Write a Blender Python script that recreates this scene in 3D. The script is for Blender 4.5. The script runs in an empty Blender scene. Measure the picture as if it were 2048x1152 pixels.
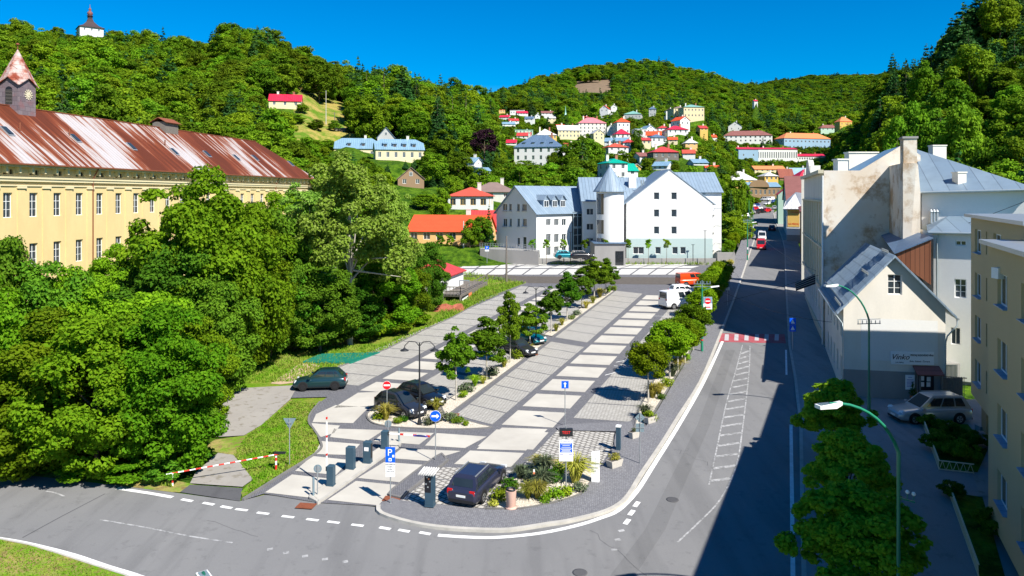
import bpy, math, random
import numpy as np
from mathutils import Vector, Matrix
R = math.radians
scene = bpy.context.scene
COL = scene.collection
# ---------------------------------------------------------------- camera, sky, sun, exposure
F, CX, HY, CAMZ = 1500.0, 1024.0, 390.0, 18.0
SL = (HY - 323.0) / F                       # slope of the valley floor
cam = bpy.data.cameras.new('camera'); camo = bpy.data.objects.new('camera', cam); COL.objects.link(camo)
cam.sensor_width = 36; cam.lens = 36 * F / 2048; cam.shift_y = (HY - 576) / 2048
cam.clip_start = 0.5; cam.clip_end = 20000
camo.location = (0, 0, CAMZ); camo.rotation_euler = (R(90), 0, 0)
scene.camera = camo
SUN_EL = R(46); SUN_AZ = R(139)             # compass azimuth clockwise from +Y : sun is behind the camera to the right
sdir = Vector((math.sin(SUN_AZ) * math.cos(SUN_EL), math.cos(SUN_AZ) * math.cos(SUN_EL), math.sin(SUN_EL)))
w = bpy.data.worlds.new('World'); scene.world = w; w.use_nodes = True
nt = w.node_tree; nt.nodes.clear()
sky = nt.nodes.new('ShaderNodeTexSky'); sky.sky_type = 'NISHITA'; sky.sun_disc = False
sky.sun_elevation = SUN_EL; sky.sun_rotation = SUN_AZ; sky.altitude = 600; sky.air_density = 1.0; sky.dust_density = 0.0; sky.ozone_density = 3.0
hs = nt.nodes.new('ShaderNodeHueSaturation'); hs.inputs['Saturation'].default_value = 1.78; hs.inputs['Hue'].default_value = 0.506
bg = nt.nodes.new('ShaderNodeBackground'); bg.inputs['Strength'].default_value = 0.082
out = nt.nodes.new('ShaderNodeOutputWorld')
nt.links.new(sky.outputs[0], hs.inputs['Color']); nt.links.new(hs.outputs[0], bg.inputs[0]); nt.links.new(bg.outputs[0], out.inputs[0])
sl = bpy.data.lights.new('sun', 'SUN'); sl.energy = 5.0; sl.angle = R(0.5); sl.color = (1.0, 0.95, 0.86)
so = bpy.data.objects.new('sun', sl); COL.objects.link(so)
so.rotation_euler = sdir.to_track_quat('Z', 'Y').to_euler(); so.location = (100, -100, 120)
vs = scene.view_settings; vs.view_transform = 'Standard'; vs.look = 'None'; vs.exposure = 0.76; vs.gamma = 1
scene.render.engine = 'CYCLES'
# ---------------------------------------------------------------- coordinates
def gz(Y): return SL * Y
def G(px, py, dz=0.0):
    Y = F * 18.0 / (py - 323.0)
    return Vector(((px - CX) * Y / F, Y, SL * Y + dz))
def P(px, py, Y): return Vector(((px - CX) * Y / F, Y, CAMZ - (py - HY) * Y / F))
def W(x, y, dz=0.0): return Vector((x, y, SL * y + dz))
def proj(p): return (CX + p[0] / p[1] * F, HY - (p[2] - CAMZ) / p[1] * F)
LOTA = math.atan((1580 - CX) / F)          # direction of the car park, right of +Y
STA = math.atan((1511 - CX) / F)           # direction of the street
# ---------------------------------------------------------------- materials
MATS = {}
class NB:
    """tiny node helper"""
    def __init__(s, name, rough=0.8, spec=0.3, metal=0.0):
        s.m = bpy.data.materials.new(name); s.m.use_nodes = True
        s.t = s.m.node_tree; s.b = s.t.nodes['Principled BSDF']
        s.b.inputs['Roughness'].default_value = rough; s.b.inputs['Metallic'].default_value = metal
        s.b.inputs['Specular IOR Level'].default_value = spec
        s._tc = None; MATS[name] = s.m
    def n(s, typ, **kw):
        nd = s.t.nodes.new(typ)
        for k, v in kw.items():
            if k in nd.inputs: nd.inputs[k].default_value = v
            else: setattr(nd, k, v)
        return nd
    def l(s, a, b): s.t.links.new(a, b); return b
    def obj(s):
        if not s._tc: s._tc = s.n('ShaderNodeTexCoord')
        return s._tc.outputs['Object']
    def mp(s, scale=(1, 1, 1), rot=0, src=None):
        m = s.n('ShaderNodeMapping'); m.inputs['Scale'].default_value = scale; m.inputs['Rotation'].default_value = (0, 0, rot)
        s.l(src or s.obj(), m.inputs[0]); return m.outputs[0]
    def noise(s, sc, det=4, rough=0.6, vec=None, dist=0):
        n = s.n('ShaderNodeTexNoise', Scale=sc, Detail=det, Roughness=rough, Distortion=dist)
        s.l(vec or s.obj(), n.inputs['Vector']); return n.outputs[0]
    def ramp(s, fac, pts, interp='LINEAR'):
        r = s.n('ShaderNodeValToRGB'); r.color_ramp.interpolation = interp
        e = r.color_ramp.elements
        while len(e) > 1: e.remove(e[-1])
        e[0].position = pts[0][0]; e[0].color = c4(pts[0][1])
        for p, c in pts[1:]:
            q = e.new(p); q.color = c4(c)
        s.l(fac, r.inputs[0]); return r.outputs[0]
    def mix(s, fac, a, b, mode='MIX'):
        m = s.n('ShaderNodeMix', data_type='RGBA', blend_type=mode)
        for inp, v in ((m.inputs[0], fac), (m.inputs[6], a), (m.inputs[7], b)):
            if isinstance(v, (int, float)): inp.default_value = v
            elif isinstance(v, (tuple, list)): inp.default_value = c4(v)
            else: s.l(v, inp)
        return m.outputs[2]
    def math(s, op, a, b=0.0, c=0.0):
        m = s.n('ShaderNodeMath', operation=op)
        for i, v in enumerate((a, b, c)):
            if isinstance(v, (int, float)): m.inputs[i].default_value = v
            else: s.l(v, m.inputs[i])
        return m.outputs[0]
    def sep(s, vec=None):
        x = s.n('ShaderNodeSeparateXYZ'); s.l(vec or s.obj(), x.inputs[0]); return x.outputs
    def col(s, v):
        if isinstance(v, (tuple, list)): s.b.inputs['Base Color'].default_value = c4(v)
        else: s.l(v, s.b.inputs['Base Color'])
        return s
    def bump(s, h, dist=0.02, st=0.6):
        b = s.n('ShaderNodeBump', Distance=dist, Strength=st); s.l(h, b.inputs['Height']); s.l(b.outputs[0], s.b.inputs['Normal']); return s
def c4(c): return (c[0], c[1], c[2], 1.0) if not isinstance(c, (int, float)) else (c, c, c, 1)
def srgb(r, g, b):
    f = lambda v: (v / 255 / 12.92) if v <= 10 else ((v / 255 + .055) / 1.055) ** 2.4
    return (f(r), f(g), f(b))
def plain(name, c, rough=0.6, spec=0.3, metal=0.0, var=0.12, sc=3.0):
    k = NB(name, rough, spec, metal)
    if var: k.col(k.mix(k.noise(sc), tuple(x * (1 - var) for x in c), tuple(min(1, x * (1 + var)) for x in c)))
    else: k.col(c)
    return k.m
def stucco(name, c, stain=0.15, sc=0.25, dark=None):
    k = NB(name, 0.92, 0.15)
    dk = dark or tuple(x * 0.62 for x in c)
    v = k.mp((1, 1, 0.35))
    f = k.ramp(k.noise(sc, 6, 0.65, v), [(0.42, (0, 0, 0)), (0.72, (1, 1, 1))])
    base = k.mix(k.noise(6, 3), tuple(x * 0.95 for x in c), tuple(min(1, x * 1.04) for x in c))
    k.col(k.mix(k.math('MULTIPLY', f, stain * 2), base, dk)); k.bump(k.noise(25, 3), 0.01, 0.4)
    return k.m
def metalroof(name, c, c2=None, seam=0.62, rough=0.38, metal=0.35, patch=0.5, axis=None):
    """standing seam sheet: seams run down the slope in object space"""
    k = NB(name, rough, 0.5, metal)
    geo = k.n('ShaderNodeTexCoord'); nx = k.sep(geo.outputs['Normal']); ob = k.sep()
    use = k.math('GREATER_THAN', k.math('ABSOLUTE', nx[0]), k.math('ABSOLUTE', nx[1]))
    if axis == 'x': u = ob[0]
    elif axis == 'y': u = ob[1]
    else:
        mm = k.n('ShaderNodeMix', data_type='FLOAT'); k.l(use, mm.inputs[0]); k.l(ob[0], mm.inputs[2]); k.l(ob[1], mm.inputs[3]); u = mm.outputs[0]
    q = k.math('DIVIDE', u, seam); fr = k.math('FRACT', q)
    line = k.math('LESS_THAN', k.math('ABSOLUTE', k.math('SUBTRACT', fr, 0.5)), 0.045 / seam * .6)
    cell = k.n('ShaderNodeTexWhiteNoise', noise_dimensions='1D'); k.l(k.math('FLOOR', k.math('ADD', q, 0.5)), cell.inputs['W'])
    base = k.mix(k.math('MULTIPLY', cell.outputs[0], patch), c, c2 or tuple(x * 0.72 for x in c))
    base = k.mix(k.math('MULTIPLY', k.ramp(k.noise(0.7, 5), [(0.45, (0, 0, 0)), (0.7, (1, 1, 1))]), 0.35), base, tuple(x * 0.6 for x in c))
    k.col(k.mix(k.math('MULTIPLY', line, 0.55), base, tuple(x * 0.3 for x in c)))
    k.bump(line, 0.04, 0.8)
    return k.m
def tileroof(name, c, var=0.25, row=0.35):
    k = NB(name, 0.85, 0.15)
    ob = k.sep(); fr = k.math('FRACT', k.math('DIVIDE', ob[2], row * .7))
    n1 = k.noise(0.5, 5); n2 = k.noise(9, 2)
    base = k.mix(n1, tuple(x * (1 - var) for x in c), tuple(min(1, x * (1 + var)) for x in c))
    base = k.mix(k.math('MULTIPLY', k.ramp(n2, [(.45, (0, 0, 0)), (.7, (1, 1, 1))]), .35), base, tuple(x * .6 for x in c))
    k.col(k.mix(k.math('MULTIPLY', k.math('LESS_THAN', fr, 0.25), 0.3), base, tuple(x * 0.45 for x in c)))
    k.bump(fr, 0.03, 0.5); return k.m
def glassm(name, c=(0.02, 0.028, 0.035), rough=0.08):
    k = NB(name, rough, 0.8); k.col(k.mix(k.noise(0.9, 1), c, tuple(x * 2.2 for x in c))); return k.m
# walls
M = MATS
stucco('plaster_white', (0.70, 0.70, 0.68), .07)
stucco('plaster_white_old', (0.73, 0.69, 0.61), .18, .35)
stucco('plaster_cream', (0.72, 0.62, 0.38), .08)
stucco('plaster_yellow', (0.74, 0.56, 0.27), .2, .3)
stucco('plaster_ochre', (0.72, 0.47, 0.13), .1)
stucco('plaster_peach', (0.80, 0.48, 0.20), .1)
stucco('plaster_apricot', (0.56, 0.43, 0.24), .06)
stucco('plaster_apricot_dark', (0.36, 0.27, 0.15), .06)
stucco('plaster_grey', (0.45, 0.46, 0.45), .12)
stucco('plaster_mint', (0.45, 0.62, 0.50), .12)
stucco('plaster_aqua', (0.40, 0.50, 0.49), .03)
stucco('plaster_blue', (0.28, 0.42, 0.55), .1)
stucco('plaster_brown', (0.30, 0.20, 0.12), .2)
stucco('concrete_grey', (0.30, 0.29, 0.28), .2, .4)
plain('trim_white', (0.80, 0.80, 0.78), .6)
plain('trim_cream', (0.62, 0.56, 0.40), .8)
plain('wood_brown', (0.20, 0.075, 0.03), .7, sc=8)
plain('wood_grey', (0.17, 0.15, 0.13), .85, sc=6, var=.35)
plain('chimney_brick', (0.36, 0.15, 0.09), .9, sc=6, var=.3)
plain('iron_dark', (0.02, 0.022, 0.025), .5)
plain('galvanised', (0.42, 0.45, 0.47), .4, .5, .6)
plain('gutter_metal', (0.40, 0.46, 0.48), .4, .5, .5)
plain('green_paint', (0.02, 0.22, 0.13), .35, .5)
plain('dark_green_paint', (0.015, 0.12, 0.07), .35, .5)
plain('steel_blue', (0.035, 0.075, 0.11), .45, .5)
plain('sign_white', (0.85, 0.85, 0.85), .5, var=0)
plain('sign_blue', (0.0, 0.10, 0.72), .45, var=0)
plain('sign_red', (0.75, 0.01, 0.02), .45, var=0)
plain('sign_back', (0.22, 0.30, 0.34), .5, .4, .3, var=.08)
plain('sign_black', (0.015, 0.015, 0.02), .5, var=0)
plain('sign_violet', (0.12, 0.10, 0.45), .5, var=0)
plain('lamp_white', (0.80, 0.80, 0.78), .4, var=.05)
plain('paint_red', (0.62, 0.03, 0.02), .5)
plain('rubber', (0.012, 0.012, 0.013), .8, var=0)
plain('terracotta', (0.42, 0.15, 0.07), .8)
plain('planter_stone', (0.50, 0.47, 0.42), .9, sc=9, var=.25)
plain('bin_pink', (0.62, 0.40, 0.32), .8)
plain('cover_green', (0.01, 0.17, 0.12), .55, sc=1.2, var=.5)
plain('pond_board', (0.45, 0.33, 0.22), .9, sc=2, var=.3)
plain('rust_cover', (0.22, 0.07, 0.035), .8, .3, sc=8, var=.4)
plain('manhole_tan', (0.48, 0.34, 0.22), .9, sc=8, var=.2)
plain('bark', (0.13, 0.095, 0.065), .95, sc=8, var=.35)
plain('bark_pale', (0.42, 0.39, 0.33), .9, sc=6, var=.4)
plain('tarp_red', (0.30, 0.09, 0.05), .8, sc=3, var=.4)
glassm('window_glass'); glassm('window_glass_dark', (0.012, 0.014, 0.016))
glassm('car_glass', (0.012, 0.017, 0.02), .04)
# roofs
metalroof('roof_blue_metal', srgb(132, 150, 166), srgb(112, 132, 150), metal=.0, rough=.55)
metalroof('roof_blue_metal_wide', srgb(128, 146, 160), srgb(108, 128, 146), seam=1.25, metal=.15, rough=.5)
metalroof('roof_light_blue', srgb(130, 164, 186), srgb(112, 146, 170), seam=.7, metal=.1, rough=.5)
metalroof('roof_mansion', srgb(98, 122, 148), srgb(80, 104, 132), seam=.8, metal=.15, rough=.5)
metalroof('roof_white_metal', (0.72, 0.70, 0.66), None, seam=.8, metal=.1, patch=.15)
metalroof('roof_red_metal', (0.60, 0.055, 0.05), (0.42, .05, .045), seam=.6, metal=.05, rough=.5)
metalroof('roof_crimson', (0.62, 0.02, 0.06), None, seam=.8, metal=.05, rough=.5)
metalroof('roof_pink', (0.78, 0.22, 0.25), None, seam=.8, metal=.05, rough=.5, patch=.2)
metalroof('roof_teal', (0.0, 0.38, 0.26), None, seam=.8, metal=.05, rough=.45, patch=.2)
metalroof('roof_copper', (0.25, 0.50, 0.42), None, seam=.8, metal=.1, patch=.3)
metalroof('roof_rust', (0.28, 0.075, 0.045), (.20, .05, .03), seam=.6, metal=.05, rough=.7)
tileroof('roof_orange', (0.72, 0.09, 0.035), .15)
tileroof('roof_orange_soft', (0.75, 0.24, 0.10), .15)
tileroof('roof_brick_red', (0.52, 0.09, 0.06), .2)
tileroof('roof_brown', (0.24, 0.10, 0.09), .3)
tileroof('roof_greybrown', (0.24, 0.17, 0.15), .25)
tileroof('roof_dark', (0.07, 0.05, 0.055), .2)
def rusty(name):
    k = NB(name, .72, .25, .05)
    ob = k.sep(); v = k.mp((1.6, 0.085, 0.085)); v2 = k.mp((0.11, .05, .05)); v3 = k.mp((5.0, 0.25, .25))
    streak = k.noise(1.0, 3, .55, v); big = k.noise(1.0, 2, .5, v2); fine = k.noise(1.0, 3, .6, v3)
    cellw = k.n('ShaderNodeTexWhiteNoise', noise_dimensions='1D'); k.l(k.math('FLOOR', k.math('DIVIDE', ob[0], .62)), cellw.inputs['W'])
    f = k.math('ADD', k.math('MULTIPLY', streak, .55), k.math('MULTIPLY', big, 1.15)); f = k.math('ADD', f, k.math('MULTIPLY', cellw.outputs[0], .16)); f = k.math('ADD', f, k.math('MULTIPLY', fine, .3))
    bias = k.n('ShaderNodeMapRange'); bias.inputs[1].default_value = 40; bias.inputs[2].default_value = 62; bias.inputs[3].default_value = .31; bias.inputs[4].default_value = .19; k.l(ob[0], bias.inputs[0])
    f2 = k.math('SUBTRACT', f, bias.outputs[0])
    c = k.ramp(f2, [(.68, srgb(178, 172, 172)), (.79, srgb(166, 152, 146)), (.815, srgb(138, 84, 58)), (.87, srgb(118, 58, 34)), (1.0, srgb(92, 44, 25))])
    fr = k.math('FRACT', k.math('DIVIDE', ob[0], .62)); ln = k.math('LESS_THAN', fr, .10)
    k.col(k.mix(k.math('MULTIPLY', ln, .38), c, srgb(70, 35, 30))); k.bump(ln, .05, .8); return k.m
rusty('roof_rusty_sheet')
k = NB('spire_sheet', .7, .25)
br = k.n('ShaderNodeTexBrick', Scale=1.0); br.inputs['Mortar Size'].default_value = .02; br.inputs['Brick Width'].default_value = .9; br.inputs['Row Height'].default_value = .55
br.inputs['Color1'].default_value = c4((1, 1, 1)); br.inputs['Color2'].default_value = c4((.85, .85, .85)); br.inputs['Mortar'].default_value = c4((.45, .4, .4))
mpv = k.n('ShaderNodeMapping'); mpv.inputs['Rotation'].default_value = (R(90), 0, 0); k.l(k.obj(), mpv.inputs[0]); k.l(mpv.outputs[0], br.inputs['Vector'])
k.col(k.mix(1.0, k.ramp(k.noise(.9, 5), [(.40, srgb(196, 178, 172)), (.52, srgb(178, 142, 132)), (.60, srgb(150, 78, 58)), (.8, srgb(130, 52, 36))]), br.outputs[0], 'MULTIPLY'))
k = NB('tower_slate', .8, .25)
br = k.n('ShaderNodeTexBrick', Scale=1.0); br.inputs['Mortar Size'].default_value = .015; br.inputs['Brick Width'].default_value = .8; br.inputs['Row Height'].default_value = .55
br.inputs['Color1'].default_value = c4(srgb(128, 116, 120)); br.inputs['Color2'].default_value = c4(srgb(108, 96, 102)); br.inputs['Mortar'].default_value = c4(srgb(78, 68, 72))
ob = k.sep(); cb = k.n('ShaderNodeCombineXYZ'); k.l(k.math('ADD', ob[0], ob[1]), cb.inputs[0]); k.l(ob[2], cb.inputs[1]); k.l(cb.outputs[0], br.inputs['Vector'])
k.col(k.mix(k.math('MULTIPLY', k.ramp(k.noise(.8), [(.5, (0, 0, 0)), (.65, (1, 1, 1))]), .4), br.outputs[0], srgb(140, 84, 84)))
# tan wall with big irregular plaster stains, wood cladding, slats
k = NB('plaster_stained', .95, .12)
base = k.mix(k.ramp(k.noise(.22, 5, .6), [(.38, (0, 0, 0)), (.62, (1, 1, 1))]), (0.64, 0.55, 0.44), (0.68, 0.64, 0.57))
st = k.ramp(k.noise(.30, 7, .68), [(.50, (0, 0, 0)), (.60, (1, 1, 1))])
base = k.mix(k.math('MULTIPLY', st, .8), base, (0.36, 0.23, 0.12))
st2 = k.ramp(k.noise(1.1, 6, .7), [(.60, (0, 0, 0)), (.72, (1, 1, 1))])
base = k.mix(k.math('MULTIPLY', st2, .35), base, (0.22, 0.16, 0.11))
k.col(base); k.bump(k.noise(9, 4), .02, .5)
k = NB('wood_cladding', .75, .2)
ob = k.sep(); fr = k.math('FRACT', k.math('DIVIDE', k.math('ADD', ob[0], k.math('MULTIPLY', ob[1], .5)), .32))
cw = k.n('ShaderNodeTexWhiteNoise', noise_dimensions='1D'); k.l(k.math('FLOOR', k.math('DIVIDE', k.math('ADD', ob[0], k.math('MULTIPLY', ob[1], .5)), .32)), cw.inputs['W'])
k.col(k.mix(k.math('LESS_THAN', fr, .09), k.mix(cw.outputs[0], (.26, .10, .05), (.17, .06, .03)), (.03, .015, .01)))
# ground materials
def asphalt(name, a, b, spot=.3, patch=True):
    k = NB(name, .9, .25)
    c = k.mix(k.ramp(k.noise(.10, 4, .6), [(.35, (0, 0, 0)), (.65, (1, 1, 1))]), a, b)
    v = k.mp((1.1, .10, 1), rot=STA); c = k.mix(k.math('MULTIPLY', k.ramp(k.noise(.9, 3, .5, v), [(.48, (0, 0, 0)), (.66, (1, 1, 1))]), .45), c, tuple(x * .72 for x in a))
    c = k.mix(k.math('MULTIPLY', k.ramp(k.noise(1.3, 7, .75), [(.56, (0, 0, 0)), (.64, (1, 1, 1))]), .35), c, tuple(x * .6 for x in a))
    c = k.mix(k.math('MULTIPLY', k.ramp(k.noise(40, 2), [(.5, (0, 0, 0)), (.7, (1, 1, 1))]), spot), c, tuple(x * 1.5 for x in b))
    k.col(c); k.bump(k.noise(60, 2), .004, .5); return k.m
asphalt('asphalt', (.165, .165, .168), (.195, .194, .193), .3)
asphalt('asphalt_patch', (.145, .145, .147), (.165, .164, .163), .3)
asphalt('asphalt_footway', (.24, .235, .23), (.30, .29, .28), .35)
asphalt('asphalt_dark', (.075, .075, .08), (.10, .10, .105), .3)
def pavers(name, a, b, mortar, bw, rh, ms, rot, off=0.5, spots=0):
    k = NB(name, .9, .2)
    br = k.n('ShaderNodeTexBrick', Scale=1.0, offset=off); br.inputs['Mortar Size'].default_value = ms
    br.inputs['Brick Width'].default_value = bw; br.inputs['Row Height'].default_value = rh; br.inputs['Bias'].default_value = 0
    br.inputs['Color1'].default_value = c4(a); br.inputs['Color2'].default_value = c4(b); br.inputs['Mortar'].default_value = c4(mortar)
    k.l(k.mp(rot=rot), br.inputs['Vector'])
    c = k.mix(k.math('MULTIPLY', k.ramp(k.noise(.22, 5, .65), [(.42, (0, 0, 0)), (.7, (1, 1, 1))]), .30), br.outputs[0], tuple(x * .6 for x in a))
    k.col(c); k.bump(br.outputs['Fac'], -.01, .5); return k.m
pavers('paver_bay', (.43, .415, .38), (.36, .345, .315), (.20, .19, .175), .26, .26, .022, LOTA + .35)
pavers('paver_bay_open', (.48, .46, .42), (.41, .39, .355), (.15, .14, .125), .36, .36, .05, LOTA + .35)
pavers('paver_dark', (.19, .19, .205), (.14, .14, .155), (.07, .07, .075), .12, .12, .012, .3)
pavers('cobble_footway', (.24, .24, .255), (.17, .17, .185), (.11, .11, .115), .11, .11, .01, .6)
pavers('paver_white', (.62, .61, .58), (.54, .53, .50), (.40, .39, .37), .4, .4, .02, LOTA)
k = NB('concrete_slab', .9, .2)
c = k.mix(k.ramp(k.noise(.35, 5, .6), [(.35, (0, 0, 0)), (.7, (1, 1, 1))]), (.50, .475, .42), (.41, .385, .34))
v = k.mp((.25, 2.2, 1), rot=0.5); c = k.mix(k.math('MULTIPLY', k.ramp(k.noise(.8, 4, .6, v), [(.55, (0, 0, 0)), (.7, (1, 1, 1))]), .3), c, (.40, .37, .32)); k.col(c)
k = NB('concrete_old', .95, .15)
c = k.mix(k.noise(.5, 6, .7), (.36, .34, .31), (.24, .22, .20)); c = k.mix(k.math('MULTIPLY', k.ramp(k.noise(1.6, 5), [(.55, (0, 0, 0)), (.66, (1, 1, 1))]), .6), c, (.15, .13, .09)); k.col(c)
plain('kerb_stone', (.42, .40, .36), .9, sc=1.5, var=.35)
plain('kerb_dark', (.16, .155, .15), .9, sc=1.5, var=.3)
k = NB('gravel_white', .95, .15); k.col(k.mix(k.ramp(k.noise(14, 3, .7), [(.4, (0, 0, 0)), (.62, (1, 1, 1))]), (.36, .31, .24), (.74, .68, .58))); k.bump(k.noise(18, 2), .03, .8)
k = NB('soil_gravel', .98, .1); k.col(k.mix(k.noise(2.5, 6, .75), (.05, .045, .042), (.17, .15, .13)))
def worn(name, c):
    k = NB(name, .8, .25); f = k.ramp(k.noise(2.2, 5, .7), [(.42, (0, 0, 0)), (.58, (1, 1, 1))]); k.col(k.mix(k.math('MULTIPLY', f, .22), c, (.22, .22, .22))); return k.m
worn('marking_white', (.78, .78, .76)); worn('crossing_red', (.36, .06, .075)); worn('crossing_white', (.46, .44, .45))
k = NB('marking_faded', .85, .2); f = k.ramp(k.noise(2.6, 5, .75), [(.40, (0, 0, 0)), (.6, (1, 1, 1))]); k.col(k.mix(f, (.42, .42, .42), (.19, .19, .19)))
k = NB('grass_ground', .98, .08)
c = k.mix(k.ramp(k.noise(.30, 6, .7), [(.36, (0, 0, 0)), (.6, (1, 1, 1))]), (.12, .24, .008), (.26, .24, .05))
c = k.mix(k.ramp(k.noise(3.5, 5, .75), [(.4, (0, 0, 0)), (.7, (1, 1, 1))]), c, (.07, .17, .006)); k.col(c); k.bump(k.noise(12, 4), .05, .8)
k = NB('verge_dry', .98, .08)
c = k.mix(k.ramp(k.noise(.35, 6, .7), [(.46, (0, 0, 0)), (.62, (1, 1, 1))]), (.12, .26, .01), (.34, .27, .10))
c = k.mix(k.ramp(k.noise(2.5, 5, .75), [(.45, (0, 0, 0)), (.6, (1, 1, 1))]), c, (.20, .15, .06)); k.col(c); k.bump(k.noise(12, 4), .05, .8)
k = NB('meadow', .98, .08); k.col(k.mix(k.ramp(k.noise(.11, 6, .75), [(.42, (0, 0, 0)), (.58, (1, 1, 1))]), (.10, .19, .015), (.36, .28, .08))); k.bump(k.noise(.8, 5), .8, 1)
k = NB('forest_floor', .98, .08); k.col(k.mix(k.ramp(k.noise(.5, 6, .75), [(.4, (0, 0, 0)), (.62, (1, 1, 1))]), (.02, .06, .004), (.10, .19, .010))); k.bump(k.noise(.9, 5), .8, 1)
k = NB('rock_face', .95, .1); k.col(k.mix(k.noise(.12, 6, .7), (.28, .20, .13), (.10, .075, .05)))
# foliage
def leafm(name, a, b, c, trans=.25, sc=.9):
    k = NB(name, .7, .06)
    oi = k.n('ShaderNodeObjectInfo')
    vec = k.n('ShaderNodeVectorMath', operation='ADD'); k.l(k.obj(), vec.inputs[0]); k.l(oi.outputs['Random'], vec.inputs[1])
    f = k.noise(sc, 3, .6, vec.outputs[0]); f2 = k.noise(8, 2, .5)
    base = k.mix(k.ramp(f, [(.36, (0, 0, 0)), (.64, (1, 1, 1))]), a, b); base = k.mix(k.ramp(f2, [(.5, (0, 0, 0)), (.7, (1, 1, 1))]), base, c)
    pn = k.n('ShaderNodeTexNoise', Scale=.018, Detail=3.0); k.l(oi.outputs['Location'], pn.inputs['Vector']); pf = k.ramp(pn.outputs[0], [(.38, (0, 0, 0)), (.62, (1, 1, 1))])
    h = k.n('ShaderNodeHueSaturation'); k.l(k.mix(k.math('MULTIPLY', pf, .30), base, (a[0] * .55, a[1] * .75, a[2] * 1.6)), h.inputs['Color'])
    k.l(k.math('ADD', .468, k.math('MULTIPLY', oi.outputs['Random'], .042)), h.inputs['Hue'])
    k.l(k.math('ADD', .60, k.math('MULTIPLY', k.math('FRACT', k.math('MULTIPLY', oi.outputs['Random'], 7.3)), .78)), h.inputs['Value'])
    k.col(h.outputs[0])
    tr = k.n('ShaderNodeBsdfTranslucent'); k.l(h.outputs[0], tr.inputs[0]); mx = k.n('ShaderNodeMixShader'); mx.inputs[0].default_value = trans
    k.l(k.b.outputs[0], mx.inputs[1]); k.l(tr.outputs[0], mx.inputs[2]); k.l(mx.outputs[0], k.t.nodes['Material Output'].inputs[0]); return k.m
leafm('leaf_maple', (.08, .22, .006), (.155, .33, .008), (.25, .42, .018), .38)
leafm('leaf_dark', (.045, .15, .009), (.085, .22, .011), (.14, .30, .015), .33)
leafm('leaf_birch', (.14, .28, .02), (.18, .32, .03), (.34, .46, .12), .35)
leafm('leaf_lot', (.065, .18, .007), (.11, .25, .009), (.19, .35, .015), .33)
leafm('leaf_ball', (.08, .19, .004), (.155, .28, .005), (.24, .37, .010), .33)
leafm('leaf_forest', (.075, .195, .008), (.165, .30, .009), (.24, .38, .015), .33, .35)
leafm('leaf_conifer', (.020, .075, .014), (.035, .11, .022), (.06, .15, .03), .1, .5)
leafm('leaf_yellow', (.34, .36, .03), (.46, .44, .07), (.62, .56, .16))
leafm('leaf_lime', (.16, .30, .01), (.26, .38, .02), (.12, .24, .01))
leafm('leaf_grass', (.11, .27, .008), (.28, .30, .06), (.18, .33, .02), .3)
leafm('leaf_shade', (.14, .36, .012), (.24, .45, .02), (.36, .55, .04), .4)  # leaf colour lightened to make up for the shade over the lower-right row
leafm('leaf_purple', (.05, .02, .025), (.03, .012, .018), (.07, .03, .03))
leafm('leaf_sage', (.10, .14, .06), (.16, .19, .09), (.22, .24, .13))
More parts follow.
